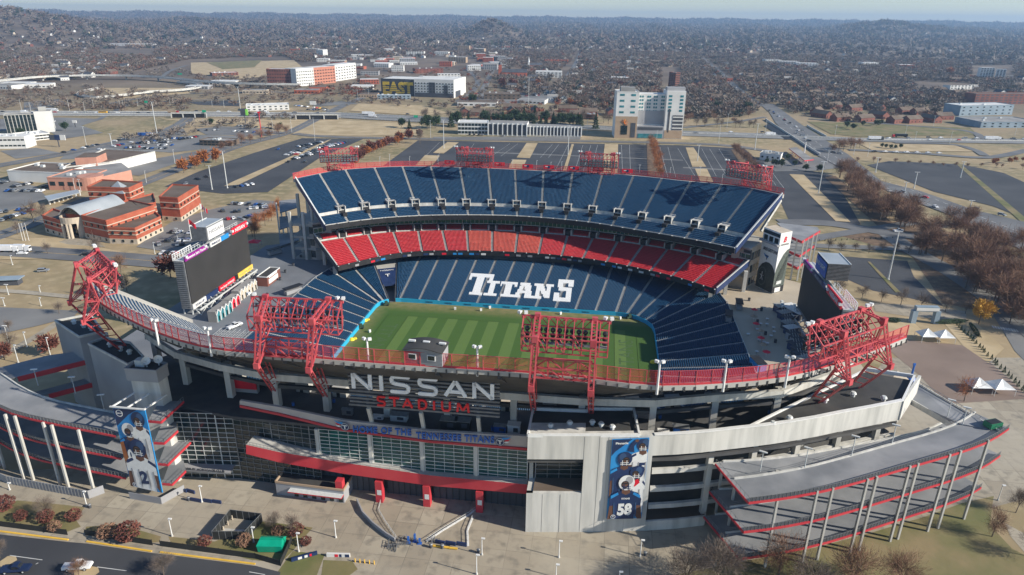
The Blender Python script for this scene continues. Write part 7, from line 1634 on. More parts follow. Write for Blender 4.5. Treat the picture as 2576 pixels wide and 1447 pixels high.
for (p,x,y) in far_h[200:]:
    w,d,h=rr.uniform(7,14),rr.uniform(7,12),rr.uniform(4,7); th=rr.uniform(0,3.14); ca,sa=math.cos(th),math.sin(th); wm_=rr.choice((bright,stone,whitewall,greywall,greywall,brick_dark,brick_dark)); rm_=rr.choice((grey_roof,grey_roof,charcoal,brown_roof))
    tr_=lambda a,b_,c:(p.x+a*ca-b_*sa,p.y+a*sa+b_*ca,p.z+c); q=[(-w/2,-d/2),(w/2,-d/2),(w/2,d/2),(-w/2,d/2)]
    m.hexa([tr_(*c,-1) for c in q],[tr_(*c,h) for c in q],wm_,bottom=False); e=[tr_(*c,h) for c in q]; r0_=tr_(0,-d/2,h+3);r1_=tr_(0,d/2,h+3)
    m.face([e[1],e[2],r1_,r0_],rm_); m.face([e[3],e[0],r0_,r1_],rm_); m.face([e[0],e[1],r0_],wm_); m.face([e[2],e[3],r1_],wm_)
m.build('distant_houses',kind='stuff',label='countless tiny pale houses scattered through the far suburbs',cat='houses')
for a_,b_ in TP: bpy.data.objects.remove(a_); bpy.data.objects.remove(b_)
# ================================================================ TREES
def leaf_cloud(R_,n,size,seed,shape='round',elong=1.0,mi=0):
    "small faces spread through a crown volume: arrays of verts (n*4,3)"
    g_=np.random.default_rng(seed); 
    if shape=='round':
        ncl=16; cen=g_.normal(size=(ncl,3)); cen/=np.linalg.norm(cen,axis=1)[:,None]; cen*=g_.uniform(.35,.85,(ncl,1)); cen[:,2]*=.8
        idx=g_.integers(0,ncl,n); p=cen[idx]+g_.normal(size=(n,3))*.20
    elif shape=='cone':
        h=g_.uniform(0,1,n)**1.2; a=g_.uniform(0,6.283,n); r_=(1-h)*g_.uniform(.55,1,n)*.62*(1+.25*np.sin(h*40)); p=np.stack([r_*np.cos(a),r_*np.sin(a),h*2-1],1)
    else:
        a=g_.uniform(0,6.283,n); h=g_.uniform(-1,1,n); r_=np.sqrt(np.maximum(0,1-h*h))*g_.uniform(.6,1,n); p=np.stack([r_*np.cos(a),r_*np.sin(a),h],1)
    p*=R_
    d1=g_.normal(size=(n,3)); d1/=np.linalg.norm(d1,axis=1)[:,None]
    if elong>1: out=p/np.maximum(1e-6,np.linalg.norm(p,axis=1)[:,None]); d1=d1*.6+out*.8; d1[:,2]+=.35; d1/=np.linalg.norm(d1,axis=1)[:,None]
    d2=np.cross(d1,g_.normal(size=(n,3))); d2/=np.linalg.norm(d2,axis=1)[:,None]; s=g_.uniform(.6,1.3,(n,1))*size
    a=d1*s*elong; b_=d2*s/ (elong**.5 if elong>1 else 1)
    q=np.stack([p-a-b_*.5,p+a-b_*.3,p+a+b_*.3,p-a+b_*.5],1); return q.reshape(-1,3)
def mesh_np(name,V_,mats,nq=None):
    me=bpy.data.meshes.new(name); me.vertices.add(len(V_)); me.vertices.foreach_set('co',np.ascontiguousarray(V_,dtype=np.float32).ravel())
    n=len(V_); me.loops.add(n); me.loops.foreach_set('vertex_index',np.arange(n,dtype=np.int32)); me.polygons.add(n//4)
    me.polygons.foreach_set('loop_start',np.arange(0,n,4,dtype=np.int32)); me.polygons.foreach_set('loop_total',np.full(n//4,4,dtype=np.int32)); 
    for m_ in mats: me.materials.append(m_)
    me.update(); return me
def branches(seed,h,r,spread,levels=3,nb=5,up=.55):
    g_=random.Random(seed); m=MB()
    def grow(p,d,L,rad_,lev):
        q=p+d*L; m.cyl(p,q,rad_,rad_*.55,bark,n=5 if lev<2 else 3,cap=False)
        if lev>=levels: return
        for k in range(nb if lev else nb+1):
            a=g_.uniform(0,6.28); s=g_.uniform(.45,.95)*spread; nd=(d+Vector((math.cos(a)*s,math.sin(a)*s,up*g_.uniform(.2,.8)))).normalized(); st=p.lerp(q,g_.uniform(.55,1) if lev else g_.uniform(.7,1))
            grow(st,nd,L*g_.uniform(.55,.8),rad_*.5,lev+1)
    grow(Vector((0,0,0)),Vector((g_.uniform(-.05,.05),g_.uniform(-.05,.05),1)),h*.36,r,0); return m
def tree_template(kind,seed,h=10.0,detail=900,lm=None):
    "returns (trunk mesh, crown mesh) around the origin"
    if kind=='bare': 
        tm=branches(seed,h,.22,.8,3 if detail>500 else 2,4); C=leaf_cloud(h*.42,detail,.055*h/10*(2.9 if detail<1000 else 1.7),seed,elong=6.0); C[:,2]+=h*.60; lm=lm or twig
    elif kind=='leafy': tm=branches(seed,h,.25,.8,2,4); C=leaf_cloud(h*.42,detail,(.052 if detail<1000 else .032)*h,seed,elong=1.3); C[:,2]+=h*.60
    elif kind=='cone': tm=branches(seed,h,.2,.3,1,3); C=leaf_cloud(h*.5,detail,.035*h,seed,'cone',1.5); C[:,0:2]*=.85; C[:,2]+=h*.52; lm=lm or plant_green
    elif kind=='shrub': tm=branches(seed,h*.6,.06,.9,1,4); C=leaf_cloud(h*.5,detail,.06*h,seed,'ball'); C[:,2]*=.8; C[:,2]+=h*.45; C[:,0:2]*=1.15
    elif kind=='hedgecone': tm=branches(seed,h*.5,.05,.3,0,2); C=leaf_cloud(h*.5,detail,.07*h,seed,'cone',1.2); C[:,2]+=h*.5
    t_=tm.build('trunk'); me=mesh_np('crown',C,[lm]); c=bpy.data.objects.new('crown',me); COL.objects.link(c); return [t_,c]
TT={}
def TR(kind,lm,seed,detail,h=10.0):
    key=(kind,lm.name,seed,detail)
    if key not in TT: TT[key]=tree_template(kind,seed,h,detail,lm)
    return TT[key]
def put_tree(tmpl,p,s,label,group,name='bare_tree',cat='tree',rz=None,sz=None):
    r=thing(name,label,cat,tuple(p),group,rz if rz is not None else rr.uniform(0,6.28)); r.scale=(s,s,s*(sz or rr.uniform(.9,1.15)))
    for o in tmpl: c=o.copy(); COL.objects.link(c); c.parent=r
    return r
rr=random.Random(99)
bareN=[TR('bare',twig,s,2600) for s in (1,2)]; bareB=[TR('bare',twig2,s,2600) for s in (3,4)]; bareM=[TR('bare',twig2,s,900) for s in (5,6,7)]; bareG=[TR('bare',twig,s,600) for s in (8,9)]
rust=[TR('leafy',rust_leaf,s,700) for s in (10,11)]; redt=[TR('leafy',red_leaf,s,700) for s in (12,13)]; gold=[TR('leafy',gold_leaf,14,1500)]; ever=[TR('cone',plant_green,s,900) for s in (15,16)]; bushy=[TR('leafy',plant_green,s,700) for s in (17,18)]
shr=[TR('shrub',red_leaf,s,500,3.0) for s in (19,20)]; shb=[TR('shrub',twig2,21,500,3.0)]; shg=[TR('hedgecone',plant_green,22,160,2.0)]
tn=[0]
p0y=lambda y:y<600
def row(T,x0,y0,x1,y1,n,s0,s1,label,group,name='bare_tree',cat='tree',jit=1.5):
    A=G(x0,y0,0);B=G(x1,y1,0)
    for k in range(n):
        fs=1.3 if p0y(y0) else 1.0; p=A.lerp(B,k/max(1,n-1))+Vector((rr.uniform(-jit,jit),rr.uniform(-jit,jit),0)); put_tree(rr.choice(T),p,rr.uniform(s0,s1)*fs,label,group,name,cat); tn[0]+=1
def grove(T,poly,n,s0,s1,label,group,name='bare_tree'):
    P=conv(fD,poly); xs=[p[0] for p in P];ys=[p[1] for p in P]; k=0
    while k<n:
        x,y=rr.uniform(min(xs),max(xs)),rr.uniform(min(ys),max(ys))
        if inpoly(x,y,P): put_tree(rr.choice(T),G(x,y,0),rr.uniform(s0,s1),label,group,name); k+=1; tn[0]+=1
# right-hand brown groves beside the avenue
grove(bareM,[2105,442,2130,438,2200,480,2285,535,2310,572,2280,590,2220,572,2150,520],52,1.35,1.7,'brown leafed bare tree packed in the grove left of the avenue, upper right','trees of the grove left of the avenue')
grove(bareM,[2300,590,2350,585,2450,640,2576,720,2660,800,2660,860,2576,850,2480,770,2380,690,2310,640],62,1.35,1.85,'brown bare tree packed in the large grove at the right edge','trees of the large grove at the right edge')
grove(bareM,[2360,560,2420,555,2500,600,2640,660,2640,720,2540,690,2430,630],26,1.3,1.8,'brown bare tree in the back row of the large right grove','trees in the back row of the right grove')
row(bareG,2085,632,2290,640,7,.55,.75,'small bare tree in the row above the striped parking lot, right','small trees above the striped lot')
row(bareG,2120,745,2480,800,8,.65,.95,'small bare tree along the lower edge of the striped parking lot','small trees below the striped lot')
row(bareM,1985,600,2290,606,0,.5,.6,'','')
row(shg,1972,610,2245,600,20,.6,.7,'small clipped conifer in a white pot along the kerb, right','potted conifers along the kerb','potted_conifer','plant',.3)
row(shg,2400,812,2600,1010,26,1.0,1.25,'small clipped conifer in the hedge line at the right edge','clipped conifers at the right edge','hedge_conifer','plant',.4)
for k,(x,y,s) in enumerate(((2462,815,1.05),)): put_tree(gold[0],G(x,y,0),s,'golden yellow tree beside the paved court, right edge',None,'golden_tree')
put_tree(rust[0],G(2415,985,0),.8,'thin orange tree at the corner of the paved court','', 'orange_tree') if 0 else put_tree(TR('bare',rust_leaf,31,500),G(2425,1010,0),.9,'thin orange leafed tree at the lower corner of the paved court',None,'orange_tree')
# lower right lawn, foreground
FG=[(1958,1452,1.35,bareB,'bare_tree','large bare tree with rust tint before the ramp columns, foreground right'),(1800,1475,1.4,bareN,'bare_tree','grey bare tree leaning over the ramp corner, foreground right'),(2495,1350,.85,bareB,'bare_tree','small bare tree with an oval crown alone on the lawn, foreground right'),(2135,1500,1.35,bareB,'bare_tree','wide bare tree cut by the bottom edge below the lawn'),(2260,1490,1.15,bareB,'bare_tree','bare tree at the bottom edge right of the wide one'),(2590,1400,.8,bareN,'bare_tree','bare tree at the extreme right edge of the lawn'),(1720,1490,1.2,bareN,'bare_tree','bare tree at the bottom left of the ramp corner'),(2040,1520,1.2,bareN,'bare_tree','bare tree cut by the bottom edge below the ramp corner'),(2555,1290,.7,bareN,'bare_tree','thin bare tree beside the curved path, right edge')]
for x,y,s,T,nm,lb in FG: put_tree(rr.choice(T),G(x,y,0),s,lb,None,nm)
# tall printed banner on the end storeys of the far stand
def be_draw(add,ell,txt): add([(0,0),(1,0),(1,1),(0,1)],whitewall); player(add,ell,txt,.52,.36,.55,navy,navy,'17',2.2,1); add([(.3,.72),(.75,.72),(.8,.98),(.3,.98)],greywall)
banner('player_banner','white banner of one player in navy on the left end of the far stand',G(757,534,26),G(789,541,26),G(757,534,26)-Z3*16,G(789,541,26)-Z3*16,.3,be_draw)
# plaza shrubs
SH=[(12,1283,1.7,shr,'dark red shrub at the left edge of the plaza bed'),(55,1308,1.0,shr,'small dark red shrub just right of the left edge one'),(118,1312,1.3,shr,'brown red shrub in the middle of the left bed'),(188,1308,1.2,shr,'red shrub at the right end of the left bed'),(140,1335,1.0,shb,'brown shrub behind the kerb fence, left bed'),(272,1350,1.5,shb,'pinkish brown shrub beside the big dark red one'),(325,1356,1.9,shr,'big round dark red shrub behind the kerb fence'),(515,1372,1.1,shr,'small dark red shrub left of the fenced pen'),(615,1372,1.2,shb,'brown shrub below the fenced pen'),(745,1345,1.2,shr,'dark red shrub at the right end of the green skip bed'),(700,1345,1.0,shb,'brown shrub behind the green skip'),(770,1370,.9,shr,'dark red shrub below the bed corner by the green skip')]
for x,y,s,T,lb in SH: put_tree(rr.choice(T),G(x,y,0),s*1.0,lb,None,'shrub','shrub')
for x,y,s,T,lb in ((122,1300,.62,bareN,'slender pale bare tree in the left plaza bed'),(738,1345,.6,bareG,'slender yellowish bare tree behind the green skip'),(690,1330,.5,bareN,'small bare tree left of the yellowish one, plaza bed'),(412,1447,.7,bareN,'bare tree cut by the bottom edge over the dark parking lot'),(200,1452,.55,bareB,'bare tree beside the white pickup at the bottom edge'),(0,1405,.5,bareN,'bare tree at the bottom left corner')): put_tree(T[0],G(x,y,0),s,lb,None)
# left side trees
for x,y,s,T,nm,lb in ((125,893,.9,redt,'red_tree','bright rust red tree above the left ramp'),(12,905,.7,redt,'red_tree','dark red tree at the left edge above the ramp'),(305,690,1.0,bareM,'bare_tree','rusty bare tree behind the outermost gantry'),(430,700,1.4,redt,'brown_tree','dark brown tree in the shade left of the video board'),(28,880,.8,bareG,'bare_tree','pale bare tree near the left path, upper'),(150,790,.7,bareG,'bare_tree','thin pale tree beside the small car park, left'),(245,640,1.1,bareG,'bare_tree','grey bare tree before the road, left of the gantry'),(120,640,.7,bareG,'bare_tree','low bare tree by the road at far left'),(25,835,.6,bareG,'bare_tree','bare sapling near the small car park at the left edge'),(85,560,1.3,bareG,'bare_tree','tall grey bare tree before the brick building, left'),(110,558,1.2,bareG,'bare_tree','second tall grey bare tree before the brick building'),(45,590,.8,bareG,'bare_tree','bare tree left of the flag poles'),(320,735,.8,bareG,'bare_tree','bare tree right of the outermost gantry foot')): put_tree(rr.choice(T),G(x,y,0),s,lb,None,nm)
row(rust,464,436,540,410,4,.95,1.15,'round orange tree beside the left event lot','orange trees beside the left event lot','orange_tree')
row(bareM,553,382,720,338,8,.8,1.1,'bare tree along the far edge of the left event lot','bare trees along the left event lot')
row(rust+redt,905,395,1052,345,12,.7,.95,'rusty orange tree along the lane behind the far stand','orange trees along the lane behind the stadium','orange_tree',jit=5)
row(rust+redt,880,420,1000,360,8,.6,.85,'reddish tree along the near side of the lane behind the stand','red trees along the lane behind the stadium','red_tree',jit=5)
row([TR('bare',rust_leaf,33,600)],1640,365,1660,450,16,.75,.95,'slender orange tree in the double row across the event lots','orange trees in the row across the event lots','orange_tree',jit=1.5)
row(bareM,1845,378,1905,440,12,.6,.85,'slender brown tree in the row near the fuel station','brown trees in the row near the fuel station',jit=1)
row([TR('bare',rust_leaf,33,600)],635,600,700,530,12,.8,1.1,'orange brown tree in the row left of the far stand corner','trees left of the far stand corner','brown_tree',jit=3)
row(bareG,1060,362,1065,360,1,1.0,1.1,'bare tree between the two left far gantries',None)
for x,y,s in ((1075,326,1.3),(1095,323,1.2),(1135,320,1.3),(1150,318,1.2),(1178,312,1.0),(1228,315,.9),(1292,308,1.2),(1318,305,1.2),(1345,303,1.3),(1372,312,1.1),(1392,312,1.1),(1410,315,1.1),(1435,312,1.0),(1455,318,1.0),(1498,325,1.2),(1010,322,.9),(1030,325,.8),(1265,308,1.0)): put_tree(rr.choice(bushy+ever),G(x,y,0),s*1.45,'dark evergreen tree in the belt between interstate and motel','evergreens between the interstate and the motel','evergreen_tree')
for x,y,s in ((1798,276,1.4),(1882,280,1.5),(1190,262,1.5),(165,330,1.1),(530,315,.9),(705,327,.9),(55,342,.9)): put_tree(rr.choice(bushy),G(x,y,0),s,'single dark evergreen tree %s'%('among bare trees, right of the hotel' if x>1700 else 'by the road, left of the stadium' if x<900 else 'beside the mural building'),'single evergreens '+('right' if x>1700 else 'left' if x<900 else 'centre'),'evergreen_tree')
for x,y,s in ((2130,322,.9),(2145,327,.9),(2170,318,.8),(2205,318,.9),(2215,315,.7),(2218,372,.5),(2228,374,.5),(2240,375,.5),(2252,375,.5),(2265,374,.5),(1929,412,.5),(1948,420,.7),(1965,422,.8),(1999,418,.6),(1981,403,.6),(2027,430,.7),(2060,434,.7)): put_tree(rr.choice(bushy),G(x,y,0),s,'small green tree %s'%('round the fuel station' if y>400 else 'on the grass beside the ramps, right'),'small green trees '+('round the fuel station' if y>400 else 'on the ramp grass'),'green_tree')
row(ever+bushy,1225,312,1465,318,20,.9,1.25,'dark evergreen in the dense hedge row behind the motel','evergreen row behind the motel','evergreen_tree',jit=4)
row(bareG,1725,318,1900,322,10,.7,1.1,'bare tree along the interstate verge right of the hotel','bare trees right of the hotel',jit=6)
row(bareM,1985,372,2080,425,0,.5,.6,'','')
row(bareM,2165,408,2560,424,14,.3,.5,'low brown bush along the verge above the right event lot','bushes above the right event lot','bush','bush',4)
row(bareM,2095,385,2160,372,6,.8,1.1,'brown tree in the clump right of the avenue junction','trees in the clump right of the avenue')
row(rust,2500,415,2576,405,5,.35,.5,'red brown bush at the right edge above the lots','red bushes at the right edge','bush','bush',4)
row(bareG,1060,300,1540,312,22,.9,1.3,'bare tree in the belt between interstate and motel','bare trees between the interstate and the motel',jit=7)
grove(bareG,[1420,240,1540,240,1545,268,1400,268],14,1.2,1.7,'tall bare tree left of the hotel tower','tall bare trees left of the hotel')
grove(bareG,[-20,225,480,225,520,240,460,268,300,275,0,275],26,.7,1.1,'scrubby bare tree between the viaduct and the interstate, left','scrub trees by the viaduct')
grove(bareM,[1720,250,1900,262,1880,310,1740,322,1700,290],18,.9,1.2,'bare tree beside the avenue bridge, right of the hotel','bare trees beside the avenue bridge')
for x,y,s in ((1265,262,1.0),(1520,262,1.6),(1540,268,1.5),(1560,265,1.6)): put_tree(bareM[0],G(x,y,0),s,'large bare tree left of the hotel tower','bare trees left of the hotel')
for x,y,s,T,lb in ((1290,222,1.9,redt,'group'),(1262,222,1.8,redt,'g'),(1130,222,1.3,rust,''),(1433,265,1.2,rust,''),(1352,215,1.3,rust,''),(1560,222,1.5,redt,''),(1610,222,1.2,redt,''),(1460,180,1.2,rust,''),(2388,190,2.2,rust,'')): put_tree(rr.choice(T),G(x,y,0),s,'red or orange autumn tree standing out in the bare woods','autumn trees standing out in the woods','autumn_tree')
# ---- woodland mass
def lowtree(seed,n,big): 
    C=leaf_cloud(1.0,n,big,seed,elong=1.35); C[:,2]=C[:,2]*.75+.85; return C
LT=[lowtree(s,58,.21) for s in range(40,46)]; LF=[lowtree(s,20,.40) for s in range(50,54)]
def wood(name,pts,tmpls,mats_,label,sc):
    bym={}
    for (x,y,z,s,mi,ti) in pts: bym.setdefault(mi,[]).append((x,y,z,s,ti))
    Vs=[];mis=[]
    for mi,L in bym.items():
        A_=np.array([q[:4] for q in L]); ti=np.array([q[4] for q in L])
        for k,T in enumerate(tmpls):
            sel=A_[ti==k]
            if not len(sel): continue
            an=rng.uniform(0,6.28,len(sel)); ca,sa=np.cos(an),np.sin(an); X=T[None,:,0]*ca[:,None]-T[None,:,1]*sa[:,None]; Y=T[None,:,0]*sa[:,None]+T[None,:,1]*ca[:,None]; Z=np.broadcast_to(T[None,:,2],X.shape)
            P=np.stack([X,Y,Z],2)*sel[:,3][:,None,None]+sel[:,None,:3]; Vs.append(P.reshape(-1,3)); mis.append(np.full(P.shape[0]*P.shape[1]//4,mi))
    V_=np.concatenate(Vs); me=mesh_np(name,V_,mats_); me.polygons.foreach_set('material_index',np.concatenate(mis).astype(np.int32)); o=bpy.data.objects.new(name,me); COL.objects.link(o); o['kind']='stuff'; o['label']=label; o['category']='woodland'; return o
wm1=mat('wood_grey',(0.125,0.10,0.085),(0.185,0.15,0.125),.02); wm2=mat('wood_brown',(0.14,0.09,0.065),(0.19,0.13,0.095),.02); wm3=mat('wood_pale',(0.20,0.17,0.145),(0.26,0.22,0.18),.02); wm4=mat('wood_dark_evergreen',(0.035,0.05,0.028)); wm5=mat('wood_rust',(0.20,0.06,0.03)); 
WMs=[wm1,wm2,wm3,wm4,wm5]; pts=[];ptsF=[]
STR=[((1300,168),(1900,148)),((1480,118),(2300,122)),((1562,215),(1598,112)),((2050,236),(2190,118)),((300,132),(640,112)),((1210,240),(1250,150)),((2100,200),(2576,190)),((1300,198),(1545,205)),((60,150),(420,100)),((700,118),(960,100)),((1940,240),(2420,226)),((1860,170),(2240,160))]
for a_,b_ in STR: strip('road',[a_[0],a_[1],(a_[0]+b_[0])/2,(a_[1]+b_[1])/2+1,b_[0],b_[1]],13,asphalt_old,z=None)
for o_ in bpy.data.objects: pass
def on_street(px,py):
    for (x1,y1),(x2,y2) in STR:
        dx,dy=x2-x1,y2-y1; t_=((px-x1)*dx+(py-y1)*dy)/(dx*dx+dy*dy)
        if 0<t_<1 and abs((px-x1)*dy-(py-y1)*dx)/math.hypot(dx,dy)<(2.0 if abs(dx)>abs(dy) else 3.2): return True
    return False
r2=random.Random(5)
for i in range(80000):
    a=math.radians(r2.uniform(-39,39)); d=math.sqrt(r2.uniform(420**2,3000**2)); x,y=d*math.sin(a),d*math.cos(a); px,py=proj(Vector((x,y,0)))
    if py>300 or not in_any(px,py,woods_P) or in_any(px,py,clear_P): continue
    if on_street(px,py): continue
    k=.75 if d<1700 else .55
    if in_any(px,py,town_P): k*=.28
    if 1250<px<1500 and 160<py<230: k*=.8
    nzv=math.sin(x*.011+1)*math.cos(y*.009)+math.sin(x*.031)*math.sin(y*.027)*.5
    if nzv<-.7: k*=.2
    if r2.random()>k: continue
    pv_=math.sin(x*.0045+2)*math.cos(y*.0038+x*.001); mi=r2.choices((0,1,2,3,4),(6+3*pv_,4-3*pv_,2.2+2*math.sin(x*.002),.8,.45))[0]; pts.append((x,y,terrain(x,y),r2.uniform(4.2,8.0),mi,r2.randrange(len(LT))))
for i in range(38000):
    a=math.radians(r2.uniform(-39,39)); d=math.sqrt(r2.uniform(3000**2,12500**2)); x,y=d*math.sin(a),d*math.cos(a)
    nzv=math.sin(x*.0021+1)*math.cos(y*.0017)+math.sin(x*.007)*math.sin(y*.005)*.5
    if nzv<-.9 and r2.random()<.8: continue
    mi=r2.choices((0,1,2,3,4),(6,3,1.5,1.2,.1))[0]; s=r2.uniform(9,15)+ (d-3000)*.0022; ptsF.append((x,y,terrain(x,y)-s*.25,s,mi,r2.randrange(len(LF))))
wood('woodland',pts,LT,WMs,'grey brown mass of leafless suburban trees filling the middle distance',1)
wood('distant_woodland',ptsF,LF,WMs,'blue grey far woods running to the horizon',1)
sc_=[]
for P,n,k in ((conv(fD,[480,192,668,192,742,228,560,232,500,215]),150,(0,1,2)),(conv(fD,[740,222,950,214,955,246,760,240]),90,(0,1,4)),(conv(fD,[150,262,480,262,480,280,150,280]),60,(0,1)),(conv(fD,[300,345,420,330,520,310,640,312,700,322,640,326,480,345,340,372]),40,(0,2)),(conv(fD,[-30,212,180,215,420,232,500,262,420,276,-30,278]),260,(0,1,2)),(conv(fD,[480,232,740,238,745,262,620,268,500,262]),60,(0,1,2)),(conv(fD,[280,186,420,172,480,180,480,195,300,200]),60,(0,2)),(conv(fD,[900,250,1000,252,1130,262,1120,275,900,262]),30,(0,1)),(conv(fD,[1400,232,1600,238,1600,262,1400,262]),60,(0,1)),(conv(fD,[870,175,1240,172,1250,262,1130,262,1150,200,960,200,880,240]),150,(0,1,2,4)),(conv(fD,[1960,232,2390,235,2400,300,2120,310,2000,290]),190,(0,1,1)),(conv(fD,[1130,255,1540,262,1540,300,1150,300]),120,(0,1,4)),(conv(fD,[600,232,900,225,950,240,880,270,760,262]),50,(0,1,2)),(conv(fD,[640,284,760,296,740,305,620,296]),14,(0,))):
    xs=[p[0] for p in P];ys=[p[1] for p in P]; c=0
    while c<n:
        x,y=r2.uniform(min(xs),max(xs)),r2.uniform(min(ys),max(ys))
        if inpoly(x,y,P): p=G(x,y,0); sc_.append((p.x,p.y,0,r2.uniform(2.4,6.2),r2.choice(k),r2.randrange(len(LT)))); c+=1
wood('scrub',sc_,LT,WMs,'low grey brown scrub along verges of roads and ramps',1)
for L in TT.values():
    for o in L: bpy.data.objects.remove(o)
# ================================================================ VEHICLES
glassm=mat('car_glass',(0.015,0.018,0.022),rough=.1,spec=.7)
paints=[('white',mat('car_white',(.70,.70,.70),rough=.3)),('black',mat('car_black',(.012,.012,.014),rough=.25)),('silver',mat('car_silver',(.34,.35,.36),rough=.3,metal=.4)),('red',mat('car_red',(.40,.015,.02),rough=.3)),('blue',mat('car_blue',(.02,.08,.28),rough=.3)),('dark grey',mat('car_grey',(.07,.075,.08),rough=.3,metal=.3)),('yellow',mat('car_yellow',(.65,.35,.02),rough=.3))]
def car_template(pm_,suv=False,pickup=False):
    L,W_,h=4.7,1.85,1.45
    prof=[(-L/2,.35),(-L/2+.05,.85),(-L/2+.7,.95),(-L*.28,1.42),(L*.12,1.45),(L*.27,.98),(L/2-.1,.80),(L/2,.4)]
    if suv: prof=[(-L/2,.4),(-L/2,1.1),(-L/2+.15,1.65),(L*.10,1.7),(L*.24,1.1),(L/2-.1,.98),(L/2,.45)]
    if pickup: L=5.6; prof=[(-L/2,.45),(-L/2,1.05),(-L*.08,1.05),(-L*.06,1.75),(L*.14,1.78),(L*.24,1.12),(L/2-.1,1.05),(L/2,.5)]
    r=bpy.data.objects.new('parked_car',None); COL.objects.link(r); m=MB(); n=len(prof)
    def wdt(z): return W_/2*(1 if z<1.0 else .82)
    Lf=[(x,-wdt(z),z) for x,z in prof]; Rt=[(x,wdt(z),z) for x,z in prof]
    m.face(Lf[::-1],pm_) ; m.face(Rt,pm_)
    for i in range(n): j=(i+1)%n; m.face([Lf[i],Lf[j],Rt[j],Rt[i]],pm_)
    b_=m.build('body'); b_.parent=r
    m=MB(); zr=max(z for _,z in prof); k0=[i for i,(x,z) in enumerate(prof) if z>1.3]; a,b2=prof[k0[0]],prof[k0[-1]]; pa,pb=prof[k0[0]-1],prof[k0[-1]+1]; 
    for (p,q) in ((pa,a),(pb,b2)):
        p2=(lerp(p[0],q[0],.12),lerp(p[1],q[1],.12)); q2=(lerp(p[0],q[0],.9),lerp(p[1],q[1],.9)); sg=-.03 if p is pa else .03; w1=wdt(q[1])*.92
        m.face([(p2[0]+sg,-w1,p2[1]+.02),(p2[0]+sg,w1,p2[1]+.02),(q2[0]+sg,w1*.95,q2[1]+.02),(q2[0]+sg,-w1*.95,q2[1]+.02)],glassm)
    for s_ in (-1,1): m.face([(pa[0]*.6+a[0]*.4,s_*(W_/2*.90),1.06),(pb[0]*.7+b2[0]*.3,s_*(W_/2*.90),1.06),(b2[0]-.1,s_*(W_/2*.86),zr-.12),(a[0]+.1,s_*(W_/2*.86),zr-.12)],glassm)
    g_=m.build('windows'); g_.parent=r
    m=MB(); m.cyl((0,-.12,0),(0,.12,0),.34,.34,rubber,n=12); m.cyl((0,-.13,0),(0,.13,0),.18,.18,pale_steel,n=8); w=m.build('wheel'); w.parent=r; pos=[(sx*L*.31,sy*W_*.47,.34) for sx in (-1,1) for sy in (-1,1)]; w.location=pos[0]
    for p in pos[1:]: c=w.copy(); COL.objects.link(c); c.parent=r; c.location=p
    return r
CT={}
for i,(nm,pm_) in enumerate(paints): CT[i]=car_template(pm_,suv=i in (2,5))
CTP=car_template(paints[0][1],pickup=True); CTB=car_template(mat('car_navy',(.01,.02,.06),rough=.3),pickup=True)
rr=random.Random(12)
def put_car(ci,p,rz,where,name='parked_car',tmpl=None,label=None,s=1.12):
    r=copy_tree(tmpl or CT[ci],loc=tuple(p),rz=rz,scale=s); r.name=name; r['label']=label or '%s %s'%(paints[ci][0]+' car',where); r['category']='car'
    if not label: r['group']='%s cars %s'%(paints[ci][0],where)
    return r
cw=[5,4,3,1.2,.7,2,.12]
def cars(f,x0,y0,x1,y1,n,where,fill=.8,rz=None,name='parked_car',z=.25,turn=math.pi/2):
    A=G(*f(x0,y0),0);B=G(*f(x1,y1),0); d=B-A; th=math.atan2(d.y,d.x)+turn if rz is None else rz
    for k in range(n):
        if rr.random()>fill: continue
        p=A.lerp(B,k/max(1,n-1)); p.z=z; put_car(rr.choices(range(7),cw)[0],p,th+rr.choice((0,math.pi))+rr.uniform(-.04,.04),where,name)
w_='parked in the left event lot'
for s in ((1400,1395,1500,1395,1),(1780,1415,1900,1395,4)): cars(fA,*s,w_,1)
for s in ((1490,1357,1560,1340,2,),(2050,1225,2300,1225,5),(2160,1175,2260,1135,6),(2210,1205,2420,1150,14),(2230,1195,2400,1130,12),(2250,1110,2420,1078,7),(2420,1110,2574,1085,12),(2440,1118,2600,1080,11),(2230,1170,2330,1110,7),(2100,1130,2120,1130,1)): cars(fA,*s,w_,.8)
w_='parked in the crowded lots left of the event lot'
for s in ((950,1120,1100,1108,10),(1090,1125,1250,1125,12),(1120,1085,1290,1075,9),(1200,1100,1300,1100,7),(1270,1050,1450,1045,12),(1340,1060,1530,1028,13)): cars(fA,*s,w_,.8)
w_='parked beside the brick civic building'
for s in ((1300,310,1540,318,10),(1260,375,1430,372,8),(1200,405,1240,400,2),(1340,405,1380,402,2),(1760,95,1990,105,9),(1770,155,1840,150,3),(1680,150,1720,145,1),(1820,215,1880,190,3),(1720,210,1760,205,2),(1890,130,2010,120,6),(1230,470,1330,475,5)): cars(fL,*s,w_,.85)
w_='parked in the grey lots above the left event lot'
for s in ((160,385,310,352,14),(250,378,330,360,8),(345,362,420,352,10),(600,318,700,326,12),(590,332,680,336,10),(500,330,560,328,7),(20,312,180,306,12)): cars(fD,*s,w_,.75)
w_='parked in the lot at the far left'
for s in ((0,225,70,200,4),(40,205,170,170,7),(10,160,50,155,2),(150,140,260,148,6)): cars(fL,*s,w_,.85)
for s in ((0,1390,50,1375,5),(100,1415,250,1385,8),(280,1420,370,1410,5),(60,1445,320,1447,10)): cars(fA,*s,w_,.8)
w_='parked in the lots near the white television yard, centre background'
for s in ((980,720,1060,700,9),(1350,735,1560,700,12),(1450,725,1590,715,10),(1580,700,1600,740,3),(920,780,960,778,2)): cars(fB,*s,w_,.8,name='parked_car')
w_='parked in front of the white motel'
for s in ((900,1020,1100,1024,7),(1220,1030,1560,1008,7)): cars(fB,*s,w_,.6)
